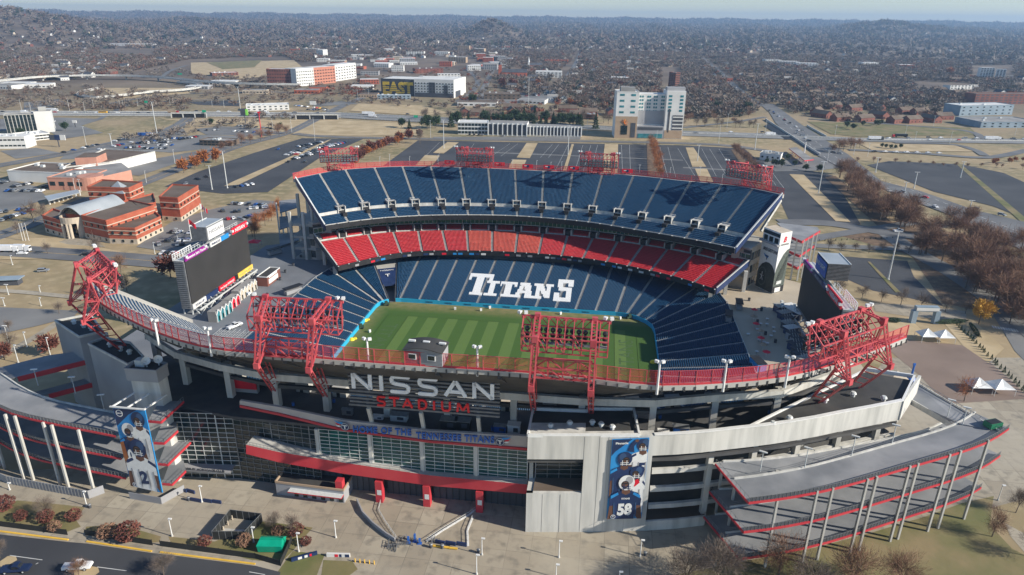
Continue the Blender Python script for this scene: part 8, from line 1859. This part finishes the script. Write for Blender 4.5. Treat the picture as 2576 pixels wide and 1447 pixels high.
w_='parked on the apron near the supermarket, left background'
for s in ((2230,800,2480,830,12),(2320,830,2470,835,8)): cars(fA,*s,w_,.8)
for s in ((1440,1150,2010,1165,8),): cars(fC,*s,'queuing on the slip road, right',.8,turn=0,z=.6,name='moving_car')
w_='driving on the interstate'
for f,s in ((fA,(20,850,1200,860,16)),(fA,(1230,842,2560,860,17)),(fB,(0,862,500,868,6)),(fB,(640,900,1100,905,5)),(fC,(0,1000,600,1005,6)),(fC,(100,1010,620,1020,4)),(fC,(1850,1045,2574,1055,9)),(fC,(1860,1062,2500,1065,7)),(fC,(1400,1050,1700,1050,3))): cars(f,*s,w_,.55,turn=0,z=.65,name='moving_car')
w_='driving on the wide avenue, right'
for f,s in ((fC,(650,840,900,990,7)),(fC,(680,850,870,990,5)),(fC,(860,1010,990,1090,5)),(fC,(910,1030,970,1110,3)),(fC,(1080,1150,1180,1165,3)),(fR,(1650,10,2400,185,5)),(fR,(1750,50,2250,290,4)),(fC,(270,560,430,690,8))): cars(f,*s,w_,.75,turn=0,z=.6,name='moving_car')
for (f,x,y,z,rz,t_,lb) in ((fa,125,1410,.15,.12,CTB,'dark navy pickup parked at the bottom left corner'),(fa,590,1390,.15,.1,CTP,'white pickup parked behind the bare tree at the bottom edge'),(fL,1770,1020,8.9,1.0,CTP,'white pickup standing on the left concourse'),(fR,1620,297,.3,.15,CTP,'white and black pickup on the lane right of the tyre tower')): put_car(0,Vector((*G(*f(x,y),z).xy,z)),rz,'',name='pickup_truck',tmpl=t_,label=lb,s=1.15)
put_car(1,G(*fL(650,478),.3),.1,'',label='black car driving on the road before the brick building')
put_car(2,G(*fL(170,470),.3),.1,'',tmpl=CT[0],label='white car beside the white vans, left edge'); put_car(2,G(*fL(330,600),.1),.2,'',label='silver car standing alone on the dry grass, left')
def truck(label,f,x,y,rz,col,cabc,L=15,z=.65,trailer=True):
    p=G(*f(x,y),0); r=thing('lorry',label,'lorry',(p.x,p.y,z),None,rz); m=MB(); m.box((0,0,2.5),(L,2.6,2.9),col); o=m.build('trailer'); o.parent=r; m=MB(); m.box((L/2+1.8,0,1.9),(2.6,2.5,2.8),cabc); m.box((L/2+3.12,0,2.4),(.1,2.1,1.0),glassm); o=m.build('cab'); o.parent=r
    m=MB(); m.cyl((0,-1.3,0),(0,1.3,0),.5,.5,rubber,n=10); w=m.build('axle'); w.parent=r; w.location=(-L/2+1.2,0,.55)
    for xx in (-L/2+2.5,L/2-1.5,L/2+2.3): c=w.copy(); COL.objects.link(c); c.parent=r; c.location=(xx,0,.55)
    return r
WT=paints[0][1]
truck('white lorry on the interstate, leftmost in the photograph',fA,380,842,0,WT,WT); truck('white box van on the interstate behind the pale office block',fA,180,858,0,WT,WT,6); truck('blue container lorry on the road below the left viaduct',fA,1090,1030,.15,paints[4][1],WT,13,.3); truck('tan and dark red flatbed lorry on the interstate, left',fA,1300,858,0,tanwall,paints[3][1],11)
truck('white lorry on the interstate by the red signpost',fA,1975,862,0,WT,WT,13); truck('white lorry on the interstate under the mural building',fB,195,868,0,WT,WT,14); truck('small white box lorry beside the mural building lorry',fB,225,888,-.05,WT,WT,7); truck('white lorry on the interstate right of the avenue bridge',fC,1440,1058,-.05,WT,paints[5][1],14); truck('black lorry on the interstate near the avenue, right',fC,1640,1040,3.1,paints[1][1],paints[3][1],14); truck('white lorry near the right end of the interstate',fC,2320,1058,-.03,WT,WT,15); truck('white box lorry emerging from the avenue bridge',fC,648,1025,0,WT,WT,8)
truck('white and blue lorry at the left edge on the road before the lawn',fL,40,455,.05,WT,WT,9,.3); truck('white van behind the lorry at the left edge',fL,148,452,.05,WT,WT,6,.3)
p=G(*fA(778,855),.65); r=thing('school_bus','orange yellow bus on the interstate, left','bus',tuple(p)); m=MB(); m.box(p+Z3*1.8,(11,2.5,2.4),paints[6][1]); part(m,'body',r); m=MB(); m.box(p+Z3*2.3,(9.6,2.6,.7),glassm); part(m,'window_band',r)
for q in list(CT.values())+[CTP,CTB]:
    for ch in list(q.children): bpy.data.objects.remove(ch)
    bpy.data.objects.remove(q)
# ================================================================ POLES, SIGNS, PLAZA FURNITURE
def lamp(f,x0,y0,x1,y1,label,group=None,heads=2,r_=.16,hm=pale_steel,name='street_lamp',z=0):
    p=G(*f(x0,y0),z); ty=f(x1,y1)[1]; h=1
    while h<60 and proj(p+Z3*h)[1]>ty: h+=.2
    r=thing(name,label,'street lamp',tuple(p),group); m=MB(); m.cyl(p,p+Z3*h,r_*1.4,r_,hm,n=6); m.cyl(p,p+Z3*.5,r_*3,r_*2.4,concrete_pale,n=8); part(m,'pole',r)
    for k in range(heads):
        s_=(k-(heads-1)/2)*2/max(1,heads-1) if heads>1 else .6; m=MB(); q=p+Z3*h+EX.to_3d()*s_*(.55 if heads<3 else 1.3); m.bar(p+Z3*(h-.1),q,.12,hm); m.box(q,(.9 if heads<3 else 1.4,.45,.22),white_paint,SA); part(m,'lamp_head',r)
for f,a in ((fb,(1640,1310,1640,1187)),(fb,(2253,1303,2262,1180)),(fb,(1060,1290,1056,1168)),(fb,(1020,1437,1025,1290)),(fb,(1618,1460,1618,1362)),(fb,(2093,1500,2093,1420)),(fa,(655,920,640,812)),(fa,(1300,1150,1290,1018)),(fa,(1525,892,1495,772)),(fa,(75,800,70,750)),(fa,(2255,1265,2248,1128)),(fa,(1915,1195,1912,1085)),(fc,(2375,880,2395,768)),(fa,(2535,1160,2515,1035))):
    lamp(f,*a,'pale single head lamp post on the front plaza','lamp posts on the front plaza',1,.1,white_paint)
for f,a in ((fA,(1190,1042,1130,770)),(fA,(1815,835,1795,655)),(fA,(1715,1420,1685,1140)),(fA,(1600,1430,1555,1250)),(fA,(845,1100,820,1010)),(fB,(772,1120,765,905)),(fB,(1707,1165,1715,945)),(fB,(1410,790,1410,585)),(fC,(540,1130,560,935)),(fC,(108,1215,120,1095)),(fC,(1020,1460,1060,1220)),(fC,(1740,1420,1758,1300)),(fC,(1670,1445,1685,1375)),(fC,(1450,1300,1465,1190)),(fC,(2090,1340,2120,1220)),(fR,(1545,660,1620,300)),(fR,(2145,190,2185,65)),(fR,(1555,0,1590,-10))):
    lamp(f,*a,'tall steel light mast standing over the roads and parking lots','tall light masts round the stadium',3,.28)
LP=[(fA,165,835,145,750),(fA,235,845,222,770),(fA,525,835,505,740),(fA,645,860,635,770),(fA,710,825,697,755),(fA,905,810,893,755),(fA,930,810,920,760),(fA,1040,800,1030,760),(fA,1285,800,1275,755),(fA,1600,800,1592,760),(fA,1690,810,1688,758),(fA,2060,1000,2055,890),(fA,2200,1000,2188,890),(fA,2375,1060,2355,890),(fA,655,1110,625,955),(fA,1320,1235,1305,1130),(fA,1105,1380,1090,1290),(fA,570,1445,550,1350),(fA,610,1445,600,1355),(fB,292,1265,290,1185),(fB,365,1250,362,1165),(fB,515,1250,512,1180),(fB,728,1240,726,1175),(fB,1290,1270,1285,1205),(fB,1470,1280,1470,1212),(fB,1577,1290,1577,1225),(fB,1658,1290,1660,1220),(fB,2245,1300,2250,1245),(fB,2475,1320,2475,1265),(fB,125,770,118,680),(fB,205,735,203,660),(fB,672,1040,668,910),(fB,942,1010,940,925),(fB,1080,880,1078,815),(fB,1850,1010,1845,900),(fB,1540,1040,1540,960),(fB,2375,1060,2378,985),(fC,125,1330,125,1260),(fC,290,1390,295,1315),(fC,330,970,340,860),(fC,615,1030,628,900),(fC,268,1080,280,950),(fC,1145,1020,1148,945),(fC,1675,1015,1685,950),(fC,1745,1070,1755,995),(fC,2010,1080,2030,990),(fC,1885,950,1893,875),(fC,1390,1180,1395,1080),(fC,1285,1170,1290,1085),(fC,1085,1230,1095,1150),(fC,2500,1020,2510,950),(fL,35,860,40,800) ,(fL,65,775,60,700),(fL,305,760,298,710),(fL,205,1170,180,1060),(fL,140,1290,100,1155),(fL,70,1145,55,1010),(fL,385,1250,340,1100),(fL,310,860,300,800),(fL,1340,360,1330,275),(fL,1168,465,1155,385),(fL,95,550,90,480)]
for f,x,y,x1,y1 in LP: lamp(f,x,y,x1,y1,'slim street lamp among the roads and lots round the stadium','slim street lamps round the stadium',1 if rr.random()<.6 else 2,.13)
# billboards, signs
def board(label,f,x,y,w,h,zb,cols,txt=None):
    p=G(*f(x,y),0); r=thing('billboard',label,'billboard',tuple(p)); m=MB(); m.cyl(p,p+Z3*zb,.5,.5,charcoal,n=8); part(m,'post',r); m=MB(); k=len(cols)
    for i,c in enumerate(cols): m.box((p.x-w/2+w*(i+.5)/k,p.y,zb+h/2),(w/k*.97,.8,h),c)
    part(m,'panel',r)
    if txt: m=MB(); add_text(m,txt,white_paint,p+Vector((0,-.6,zb+h*.3)),(1,0,0),(0,0,1),height=h*.4,depth=.05); part(m,'lettering',r)
board('billboard with a dark picture and a white half beside the left road',fA,448,1110,16,5,7,[charcoal,navy,whitewall])
board('tall billboard with a lime green end beside the interstate',fA,1855,960,9,7,14,[charcoal,charcoal,mat('lime',(.25,.65,.08))]); board('white billboard with brown edge in the left background',fA,2365,840,9,5,9,[whitewall,whitewall])
board('small white board by the pale office block',fA,570,960,5,3,5,[whitewall])
r=thing('red_mast','tall red mast with a white disc top left of the event lot','mast',tuple(G(650,345,0))); p=G(*fA(1960,1033),0); m=MB(); m.cyl(p,p+Z3*2,.5,.5,redpanel); h=2
while proj(p+Z3*h)[1]>fA(0,850)[1]: h+=.3
m=MB(); m.cyl(p,p+Z3*h,.55,.4,redpanel); m.box(p+Z3*h,(3,.8,1.6),redpanel); part(m,'mast',r); r.location=p; 
for o in r.children: o.location=(0,0,0)
for o in r.children:
    pass
lamp(fC,912,1160,912,1075,'white price sign column beside the fuel station',None,1,.5,white_paint,'sign_column')
p=G(*fA(1135,800),0); 
for (f,x,y,w,lb) in ((fA,1108,815,4.5,'green road sign over the left interstate'),(fA,1545,890,5,'green road sign on the interstate edge'),(fA,1360,590,9,'green road sign pair on the viaduct'),(fB,562,930,5,'green road sign before the evergreens')):
    q=G(*f(x,y),0); m=MB(); m.cyl(q,q+Z3*8,.2,.2,grey_steel,n=6); m.box(q+Z3*8.5,(w,.3,3),mat('road_sign_green',(.0,.30,.16))); m.build('road_sign',loc=tuple(q),label=lb,cat='road sign')
# flag poles by the civic building
for k,x in enumerate((160,180,205)):
    q=G(*fL(x+15,372),0); m=MB(); m.cyl(q,q+Z3*11,.14,.08,white_paint,n=6); m.build('flag_mast',loc=tuple(q),label='bare white flag mast before the brick civic building',cat='flag pole',group='flag masts before the civic building')
# plaza: pen, skip, panels, barriers, gate canopy, tents
q=[G(*fa(x,y),0) for x,y in ((1610,1175),(1855,1175),(1980,1040),(1745,1010))]; m=MB(); L=q+[q[0]]; dark_mesh=mat('dark_fence_mesh',(.02,.022,.022),alpha=.9)
m.wall([(p.x,p.y) for p in L],0,2.6,.1,dark_mesh); r=thing('fenced_pen','black screened pen with pale slab floor on the plaza','pen',tuple(q[0])); part(m,'screen_fence',r); m=MB(); 
for a,b_ in zip(L[:-1],L[1:]):
    for k in range(5): p=a.lerp(b_,k/5); m.bar(p,p+Z3*2.8,.12,grey_steel)
    m.bar(a+Z3*2.7,b_+Z3*2.7,.08,grey_steel)
part(m,'posts',r); m=MB(); m.prism([(p.x,p.y) for p in (q[0].lerp(q[2],.08),q[1].lerp(q[3],.08),q[1].lerp(q[3],.08).lerp(q[2],.45),q[0].lerp(q[2],.08).lerp(q[3],.45))],0.1,.16,concrete_pale); part(m,'slab',r)
for k in range(4): m=MB(); p=q[0].lerp(q[3],.15+.25*k)+Vector((.8,0,0)); m.cyl(p,p+Z3*1.4,.15,.15,stone,n=8); part(m,'bollard',r)
q=G(*fa(2055,1240),0); r=thing('green_skip','bright green covered skip in the bed beside the plaza','skip',tuple(q),None,.0); gp=mat('bright_green_cover',(.0,.30,.18),rough=.4); m=MB()
m.hexa([q+Vector(v) for v in ((-3,-1.6,.2),(3,-1.6,.2),(3,1.6,.2),(-3,1.6,.2))],[q+Vector(v) for v in ((-3.1,-1.8,2.2),(3.1,-1.8,2.2),(3.1,1.8,2.2),(-3.1,1.8,2.2))],gp); part(m,'body',r); m=MB(); m.hexa([q+Vector(v) for v in ((-3.2,-1.9,2.2),(3.2,-1.9,2.2),(3.2,1.9,2.2),(-3.2,1.9,2.2))],[q+Vector(v) for v in ((-2.8,-.5,3.0),(2.8,-.5,3.0),(2.8,.5,3.0),(-2.8,.5,3.0))],gp); part(m,'lid',r)
def panelobj(name,label,f,x0,y0,x1,y1,h,m_,th=.4,extra=None,cat='barrier'):
    A=G(*f(x0,y0),0);B=G(*f(x1,y1),0); r=thing(name,label,cat,tuple(A)); m=MB(); n=(B-A).cross(Z3).normalized()*th/2; m.hexa([A-n,A+n,B+n,B-n],[v+Z3*h for v in (A-n,A+n,B+n,B-n)],m_); part(m,'panel',r)
    if extra:
        for a,b_,z0,z1,mm in extra: m=MB(); p=A.lerp(B,a);q=A.lerp(B,b_); m.hexa([p-n*1.15+Z3*z0,p+n*1.15+Z3*z0,q+n*1.15+Z3*z0,q-n*1.15+Z3*z0],[p-n*1.15+Z3*z1,p+n*1.15+Z3*z1,q+n*1.15+Z3*z1,q-n*1.15+Z3*z1],mm); part(m,'print',r)
panelobj('banner_wall','navy banner wall with white and red stripes lying on the lawn edge',fa,2200,1340,2395,1285,1.0,navy,.5,[(.25,.4,.2,.9,whitewall),(.5,.62,.2,.9,whitewall),(.7,.78,.2,.9,redpanel)],'banner wall')
panelobj('banner_wall','white and navy banner wall with a red star, right of the striped one',fb,-110,1300,65,1305,1.0,whitewall,.5,[(.35,.5,.1,.9,redpanel),(.55,.65,.1,.95,navy),(.8,.98,.1,.95,navy)],'banner wall')
for k,(a) in enumerate(((fa,1440,880,1520,895),(fa,1535,888,1600,898),(fa,1605,895,1670,905),(fa,1355,800,1410,820),(fa,1410,812,1470,830))): panelobj('crowd_barrier','low navy panel barrier before the glass wall, '+('leftmost of the three in line','middle of the three in line','rightmost of the three in line','rearmost and leftmost','just right of the rearmost')[k],*a,1.0,navy)
for k,(a) in enumerate(((fb,708,1200,780,1215),(fb,785,1208,862,1222),(fb,868,1215,945,1228))): panelobj('crowd_barrier','low navy and white panel barrier, %s of three on the front plaza'%('leftmost','middle','rightmost')[k],*a,1.1,navy)
m=MB(); C=[G(*fb(x,y),0) for x,y in ((118,890),(160,985),(240,1070),(340,1150),(405,1190))]
for a,b_ in zip(C[:-1],C[1:]): m.bar(a+Z3*.6,b_+Z3*.6,.35,greywall,h=1.2)
m.build('curved_barrier',loc=tuple(C[0]),label='long curved grey barrier sweeping across the plaza from the red pillars',cat='barrier')
for lb,P in (('white bordered queue rail slanting across the plaza towards the third red pillar',((640,1190),(760,1110),(960,990),(1010,950))),('thin queue rail curving across the plaza from the second red pillar',((300,880),(280,960),(330,1050),(420,1180))),('short white queue fence at the right of the plaza rails',((990,1010),(950,1110),(955,1225)))):
    m=MB(); C=[G(*fb(x,y),0) for x,y in P]
    for a,b_ in zip(C[:-1],C[1:]):
        k=max(2,int((b_-a).length/1.5))
        for h_ in (.4,1.0): m.bar(a+Z3*h_,b_+Z3*h_,.09,pale_steel)
        for j in range(k): p=a.lerp(b_,j/k); m.bar(p,p+Z3*1.05,.09,grey_steel)
        if 'white' in lb: m.bar(a+Z3*.12,b_+Z3*.12,.5,white_paint,h=.1)
    m.build('queue_rail',loc=tuple(C[0]),label=lb,cat='rail')
m=MB(); c=G(*fb(500,1210),0)
for k in range(12):
    a=rr.uniform(0,3.14); p=c+Vector((rr.uniform(-6,7),rr.uniform(-2.5,2.5),0)); d=Vector((math.cos(a),math.sin(a),0))*1.3
    for h_ in (.15,.55,1.0): m.bar(p-d+Z3*h_,p+d+Z3*h_,.08,grey_steel)
    for t_ in (-1,-.5,0,.5,1): m.bar(p+d*t_,p+d*t_+Z3*1.05,.07,grey_steel)
m.build('rail_stack',loc=tuple(c),label='jumble of grey crowd rails stacked in the middle of the front plaza',cat='rails')
for k,(x,y,h_) in enumerate(((505,1200,2.0),(555,1190,2.4),(590,1205,1.6))): q=G(*fb(x,y),0); m=MB(); m.box(q+Z3*h_/2,(.5,.5,h_),letter_blue); m.box(q+Z3*.1,(1.1,.9,.2),letter_blue); m.build('ticket_machine',loc=tuple(q),label='blue ticket post, %s of three by the rail jumble'%('leftmost','middle and tallest','rightmost')[k],cat='post')
for k in range(3): q=G(*fb(690+60*k,1228+8*k),0); m=MB(); m.bar(q+Z3*.35,q+Vector((2.2,-.3,.35)),.5,yellow_line,h=.3); m.build('yellow_barrier',loc=tuple(q),label='yellow low barrier, %s of three beside the navy panels'%('leftmost','middle','rightmost')[k],cat='barrier')
for k in range(5): q=G(*fb(103+36*k,1345+4*k),0); m=MB(); m.cyl(q,q+Z3*1.1,.14,.14,yellow_line,n=8); m.box(q+Z3*1.12,(.22,.22,.06),yellow_line); m.build('bollard',loc=tuple(q),label='yellow bollard in the short row at the bottom of the plaza',cat='bollard',group='yellow bollards at the bottom of the plaza')
for f,x,y,lb in ((fb,675,1235,'left of the pair below the rail jumble'),(fb,760,1240,'right of the pair below the rail jumble'),(fb,1033,1275,'beside the lamp post in front of the red pillars'),(fb,2290,1295,'beside the right plaza lamp post'),(fa,680,935,'beside the lamp post at the left bed'),(fa,1235,875,'at the corner of the left player banner'),(fa,1425,880,'at the end of the navy panels')):
    q=G(*f(x,y),0); m=MB(); m.cyl(q,q+Z3*1.1,.38,.45,charcoal,n=10); m.cyl(q+Z3*1.1,q+Z3*1.3,.48,.3,grey_steel,n=10); m.build('litter_bin',loc=tuple(q),label='dark round litter bin '+lb,cat='bin')
for f,x,y,lb in ((fR,520,905,''),): pass
# entrance kiosk left of the gates
r=thing('ticket_kiosk','long low ticket building with pale awning and red trim left of the red gate pillars','kiosk',tuple(G(*fa(2090,830),0))); A=G(*fa(2090,835),0);B=G(*fa(2600,900),0); X=(B-A).normalized();Y=Vector((-X.y,X.x,0)); m=MB(); m.prism([(p.x,p.y) for p in (A,B,B+Y*7,A+Y*7)],0,4.0,greywall,mtop=black_roof); part(m,'walls',r)
m=MB(); m.wall([(p.x,p.y) for p in (A,B,B+Y*7,A+Y*7,A)],4.0,4.6,.3,tanwall); part(m,'parapet',r); m=MB(); a=A.lerp(B,.22)-Y*1.8+Z3*2.7; b_=B-Y*1.8+Z3*2.7; m.hexa([a,b_,b_+Y*1.8,a+Y*1.8],[v+Z3*.3 for v in (a,b_,b_+Y*1.8,a+Y*1.8)],redpanel,mtop=pale_steel); part(m,'awning',r)
for k in range(6): m=MB(); p=A.lerp(B,.3+.13*k)-Y*.05; m.box(p+Z3*1.3,(1.2,.12,2.0),dark_glass,math.atan2(X.y,X.x)); part(m,'ticket_window',r)
# canopy with lettering over the left doors
A=G(*fa(1395,640),0); r=thing('door_canopy','grey canopy carrying small letters over the doors of the tall glass wall','canopy',tuple(W(-72,-98,4.4))); m=MB(); m.prism(poly_uv([(-77.2,-96.7),(-62.5,-95.4),(-62,-99.2),(-76.6,-100)]),4.2,4.7,grey_steel,mtop=greywall); part(m,'slab',r); m=MB(); add_text(m,'WESLEY MORTGAGE CLUB',charcoal,W(-69.5,-99.5,4.75),W(1,0.04,0)-W(0,0,0),(0,0,1),height=.75,width=12,depth=.2,bold=.02); part(m,'lettering',r)
# terrace furniture
for k,(x,y,sz,mt,lb) in enumerate(((1005,1056,(4.5,2,1.8),pale_steel,'pale steel grill cabinet on the terrace, left of the centre'),(1130,1075,(4.2,2.4,2.6),black_paint,'black open cabinet on the terrace, left of its pair'),(1165,1077,(4.0,2.4,2.6),black_paint,'black open cabinet on the terrace, right of its pair'),(1258,1085,(3.2,1.6,1.8),letter_blue,'blue topped counter on the terrace near the emblem'),(1293,1088,(3.2,2.2,2.6),white_paint,'white rounded machine on the terrace near the block'),(952,1053,(2.8,1.2,.9),white_paint,'low white table behind the parapet lettering'),(875,1043,(3,1,1.8),grey_steel,'grey shelving at the left end of the terrace lettering'),(1668,1093,(2.8,1.5,1.2),white_paint,'white covered object on the terrace above the right banner'),(1712,1085,(4,2,1.5),letter_blue,'blue covered table on the terrace above the right banner'))):
    c=G(x,y,22); m=MB(); m.box((c.x,c.y,22+sz[2]*.5),sz,mt,SA); m.box((c.x,c.y,22+sz[2]+.08),(sz[0]*1.1,sz[1]*1.1,.16),grey_steel if mt is not white_paint else whitewall,SA); m.box((c.x+.4,c.y-sz[1]/2-.03,22+sz[2]*.55),(sz[0]*.4,.08,sz[2]*.5),charcoal,SA); m.build('terrace_cabinet',loc=(c.x,c.y,22),label=lb,cat='cabinet')
for k,(x,y) in enumerate(((1239,1082),(738,1020),(840,1012),(1350,1085),(1600,1050),(1660,1052),(2000,1000),(2030,990),(1935,1040))): c=G(x,y,22); m=MB(); m.cyl((c.x,c.y,22),(c.x,c.y,23.1),.4,.45,letter_blue,n=10); m.cyl((c.x,c.y,23.1),(c.x,c.y,23.25),.5,.4,navy,n=10); m.build('blue_bin',loc=(c.x,c.y,22),label='blue bin on the upper terrace under the near rim',cat='bin',group='blue bins on the upper terrace')
# tents and arch on the right
def tent(label,x,y,n=2,s=4.6):
    p=G(x,y,0); r=thing('marquee',label,'tent',tuple(p))
    for k in range(n):
        c=p+EX.to_3d()*k*s*1.9; m=MB(); q=[c+Vector((a*s*.92,b_*s*.8,2.6)) for a,b_ in ((-1,-1),(1,-1),(1,1),(-1,1))]
        for j in range(4):
            a,b_=q[j],q[(j+1)%4]; md=(a+b_)/2*.55+(c+Z3*5)*.45; md.z=3.1; ap=c+Z3*5.4; mid=ap.lerp((a+b_)/2,.55); mid.z=3.2
            m.face([a,b_,mid],white_paint); m.face([a,mid,ap],white_paint); m.face([mid,b_,ap],white_paint)
            m.bar(a-Z3*2.6,a,.12,pale_steel)
        part(m,'canopy',r)
tent('white two peaked marquee on the paved court, upper pair right',2328,855,2,3.6); tent('white two peaked marquee behind the right ramp',2455,982,2,4.0)
for k,(x,y,s,lb) in enumerate(((2136,846,7,'pale pyramid tent seen through the right corner gantry'),(2248,975,6,'pale pyramid tent between the corner gantry and the ramp bridge'))):
    p=G(x,y,0 if k else 8.9); z0=p.z; m=MB(); q=[p+Vector((a*s,b_*s*.8,2.4)) for a,b_ in ((-1,-1),(1,-1),(1,1),(-1,1))]
    for j in range(4): m.face([q[j],q[(j+1)%4],p+Z3*7],stone); m.bar(q[j]-Z3*2.4,q[j],.2,pale_steel)
    m.build('pyramid_tent',loc=tuple(p),label=lb,cat='tent')
p=G(2245,838,0); r=thing('entrance_arch','pale blue grey inflatable arch at the entry of the paved court','arch',tuple(G(2290,832,0))); A=G(*fR(1725,985),0);B=G(*fR(1895,990),0); m=MB(); m.bar(A,A+Z3*6,2.2,bluewall,h=2.2); m.bar(B,B+Z3*6,2.2,bluewall,h=2.2); part(m,'legs',r); m=MB(); m.bar(A+Z3*7,B+Z3*7,2.2,bluewall,h=2.2); m.bar(A+Z3*7-Vector((0,1.2,0)),B+Z3*7-Vector((0,1.2,0)),.1,whitewall,h=1.4); part(m,'crossbar',r)
r=thing('blue_statue','tall blue guitar shaped inflatable beyond the ramp bridge','inflatable',tuple(G(2290,958,0))); c=G(2290,958,0); m=MB(); m.cyl(c,c+Z3*.8,1.6,2.0,letter_blue); m.cyl(c+Z3*.8,c+Z3*2.4,2.0,.7,letter_blue); m.cyl(c+Z3*2.4,c+Z3*6.5,.4,.35,letter_blue); m.box(c+Z3*6.8,(.9,.4,1.0),letter_blue); part(m,'body',r)
for lb,pl in (('dark clipped hedge wall left of the upper right marquee',(1530,1330,1640,1100)),('dark fence line behind the paved court entry',(1900,1000,2150,990)),('dark hedge line on the far side of the court',(2150,1000,2240,1120))):
    A=G(*fR(pl[0]-0,pl[1]-350 if pl[1]>1300 else pl[1]),0);B=G(*fR(pl[2],pl[3]-110 if pl[3]==1100 else pl[3]),0); T=leaf_cloud(1.0,700,.12,3,'ball'); n=(B-A); V_=np.array([[A.x+n.x*(v[0]*.5+.5)-n.y/n.length*v[1]*.8,A.y+n.y*(v[0]*.5+.5)+n.x/n.length*v[1]*.8,1.2+v[2]*1.2] for v in T*np.array([1,1,1])]); me=mesh_np('hedge',V_,[plant_green]); o=bpy.data.objects.new('hedge',me); COL.objects.link(o); tag(o,lb,'hedge')
# kerb fence along the lower left lot
m=MB()
for s in ((0,1330,170,1352),(215,1352,384,1378),(404,1380,643,1412),(643,1412,706,1430),(706,1430,735,1368)):
    A=G(s[0],s[1]-6,0);B=G(s[2],s[3]-6,0); n=(B-A).cross(Z3).normalized()*.06; m.hexa([A-n,A+n,B+n,B-n],[v+Z3*1.7 for v in (A-n,A+n,B+n,B-n)],dark_mesh); k=max(1,int((B-A).length/3))
    for j in range(k+1): p=A.lerp(B,j/k); m.bar(p,p+Z3*1.9,.1,black_paint)
m.build('screened_fence',label='black screened fence running behind the yellow kerb of the lower left lot',cat='fence')
# small sheds and parked oddments at the left
r=thing('shelter','dark shelter with blue roof on the dry lawn at the left edge','shelter',tuple(G(25,712,0))); c=G(28,715,0); m=MB(); m.box(c+Z3*1.2,(9,4,2.4),charcoal,.1); part(m,'body',r); m=MB(); m.box(c+Z3*3.2,(11,6,.3),bluewall,.15); part(m,'roof',r)
# ================================================================ HAZE
m=MB(); m.box((0,8150,149),(25000,17400,302),concrete); hz=m.build('haze',kind='stuff',label='pale blue morning haze',cat='haze'); hz.data.materials.clear()
hm=bpy.data.materials.new('haze_air'); hm.use_nodes=True; t=hm.node_tree; t.nodes.remove(t.nodes['Principled BSDF']); pv=t.nodes.new('ShaderNodeVolumePrincipled'); pv.inputs['Density'].default_value=0.000085; pv.inputs['Color'].default_value=(.45,.68,1.0,1); pv.inputs['Anisotropy'].default_value=.2
t.links.new(pv.outputs[0],t.nodes['Material Output'].inputs['Volume']); hz.data.materials.append(hm)
# small items: red emblem panels on the far rim fence, yellow pads and carts beside the field
for k,(x,y) in enumerate(((1130,414),(1201,417),(1256,419),(1327,424),(1380,426),(1443,429),(1505,432),(1578,436))):
    u,v=S(x,y,49.6); c=W(u,v+1.0,49.6); r=thing('fence_banner','small red banner with a round mark on the far rim fence','banner',tuple(c),'red banners on the far rim fence'); m=MB(); m.box(c+Z3*1.0,(5.6,.15,2.1),redpanel,SA); part(m,'cloth',r)
    m=MB(); f=c+Z3*1.0-EY.to_3d()*.12; m.face([f+EX.to_3d()*math.cos(2*math.pi*i/14)*.8+Z3*math.sin(2*math.pi*i/14)*.8 for i in range(14)],navy); m.box(f-EX.to_3d()*1.2-EY.to_3d()*.02+Z3*.2,(1.4,.04,.4),whitewall,SA); part(m,'round_mark',r)
ypad=mat('yellow_pad',(.80,.58,.03),rough=.6)
for lb,(x,y) in (('yellow pad pile by the left field wall, farther of two',(918,807)),('yellow pad pile by the left field wall, nearer of two',(885,855)),('yellow green pad at the right end of the field, in shade',(1643,912))):
    c=G(x,y,.1); m=MB(); m.cyl(c,c+Z3*.5,1.3,1.1,ypad,n=10); m.cyl(c+Z3*.5,c+Z3*.9,.9,.6,ypad,n=10); m.cyl(c+Vector((1.2,1.0,0)),c+Vector((1.2,1.0,.5)),.8,.7,ypad,n=8); m.build('yellow_pads',loc=tuple(c),label=lb,cat='pads')
for lb,(x,y) in (('dark green field cart by the left wall between the pad piles',(908,826)),('green and dark field cart near the tunnel mouth',(972,768)),('dark field cart below the far wall beside the right gantry top',(1583,801))):
    c=G(x,y,.1); m=MB(); m.box(c+Z3*.7,(2.6,1.3,.8),greenhouse,.4); m.box(c+Z3*1.6,(1.3,1.3,.9),greenhouse,.4)
    for a in (-.9,.9): m.cyl(c+Vector((a,-.8,.35)),c+Vector((a,.8,.35)),.35,.35,rubber,n=8)
    m.build('field_cart',loc=tuple(c),label=lb,cat='cart')
for k,(x,y) in enumerate(((1145,779),(1210,782),(1232,776),(1410,791),(1560,803),(930,836))):
    c=G(x,y,.1); m=MB(); m.box(c+Z3*.5,(.9,.7,1.0),white_paint,.2*k); m.box(c+Z3*1.1,(1.1,.5,.15),whitewall,.2*k); m.build('white_case',loc=tuple(c),label='small white case on the grass along the field wall',cat='case',group='white cases along the field wall')
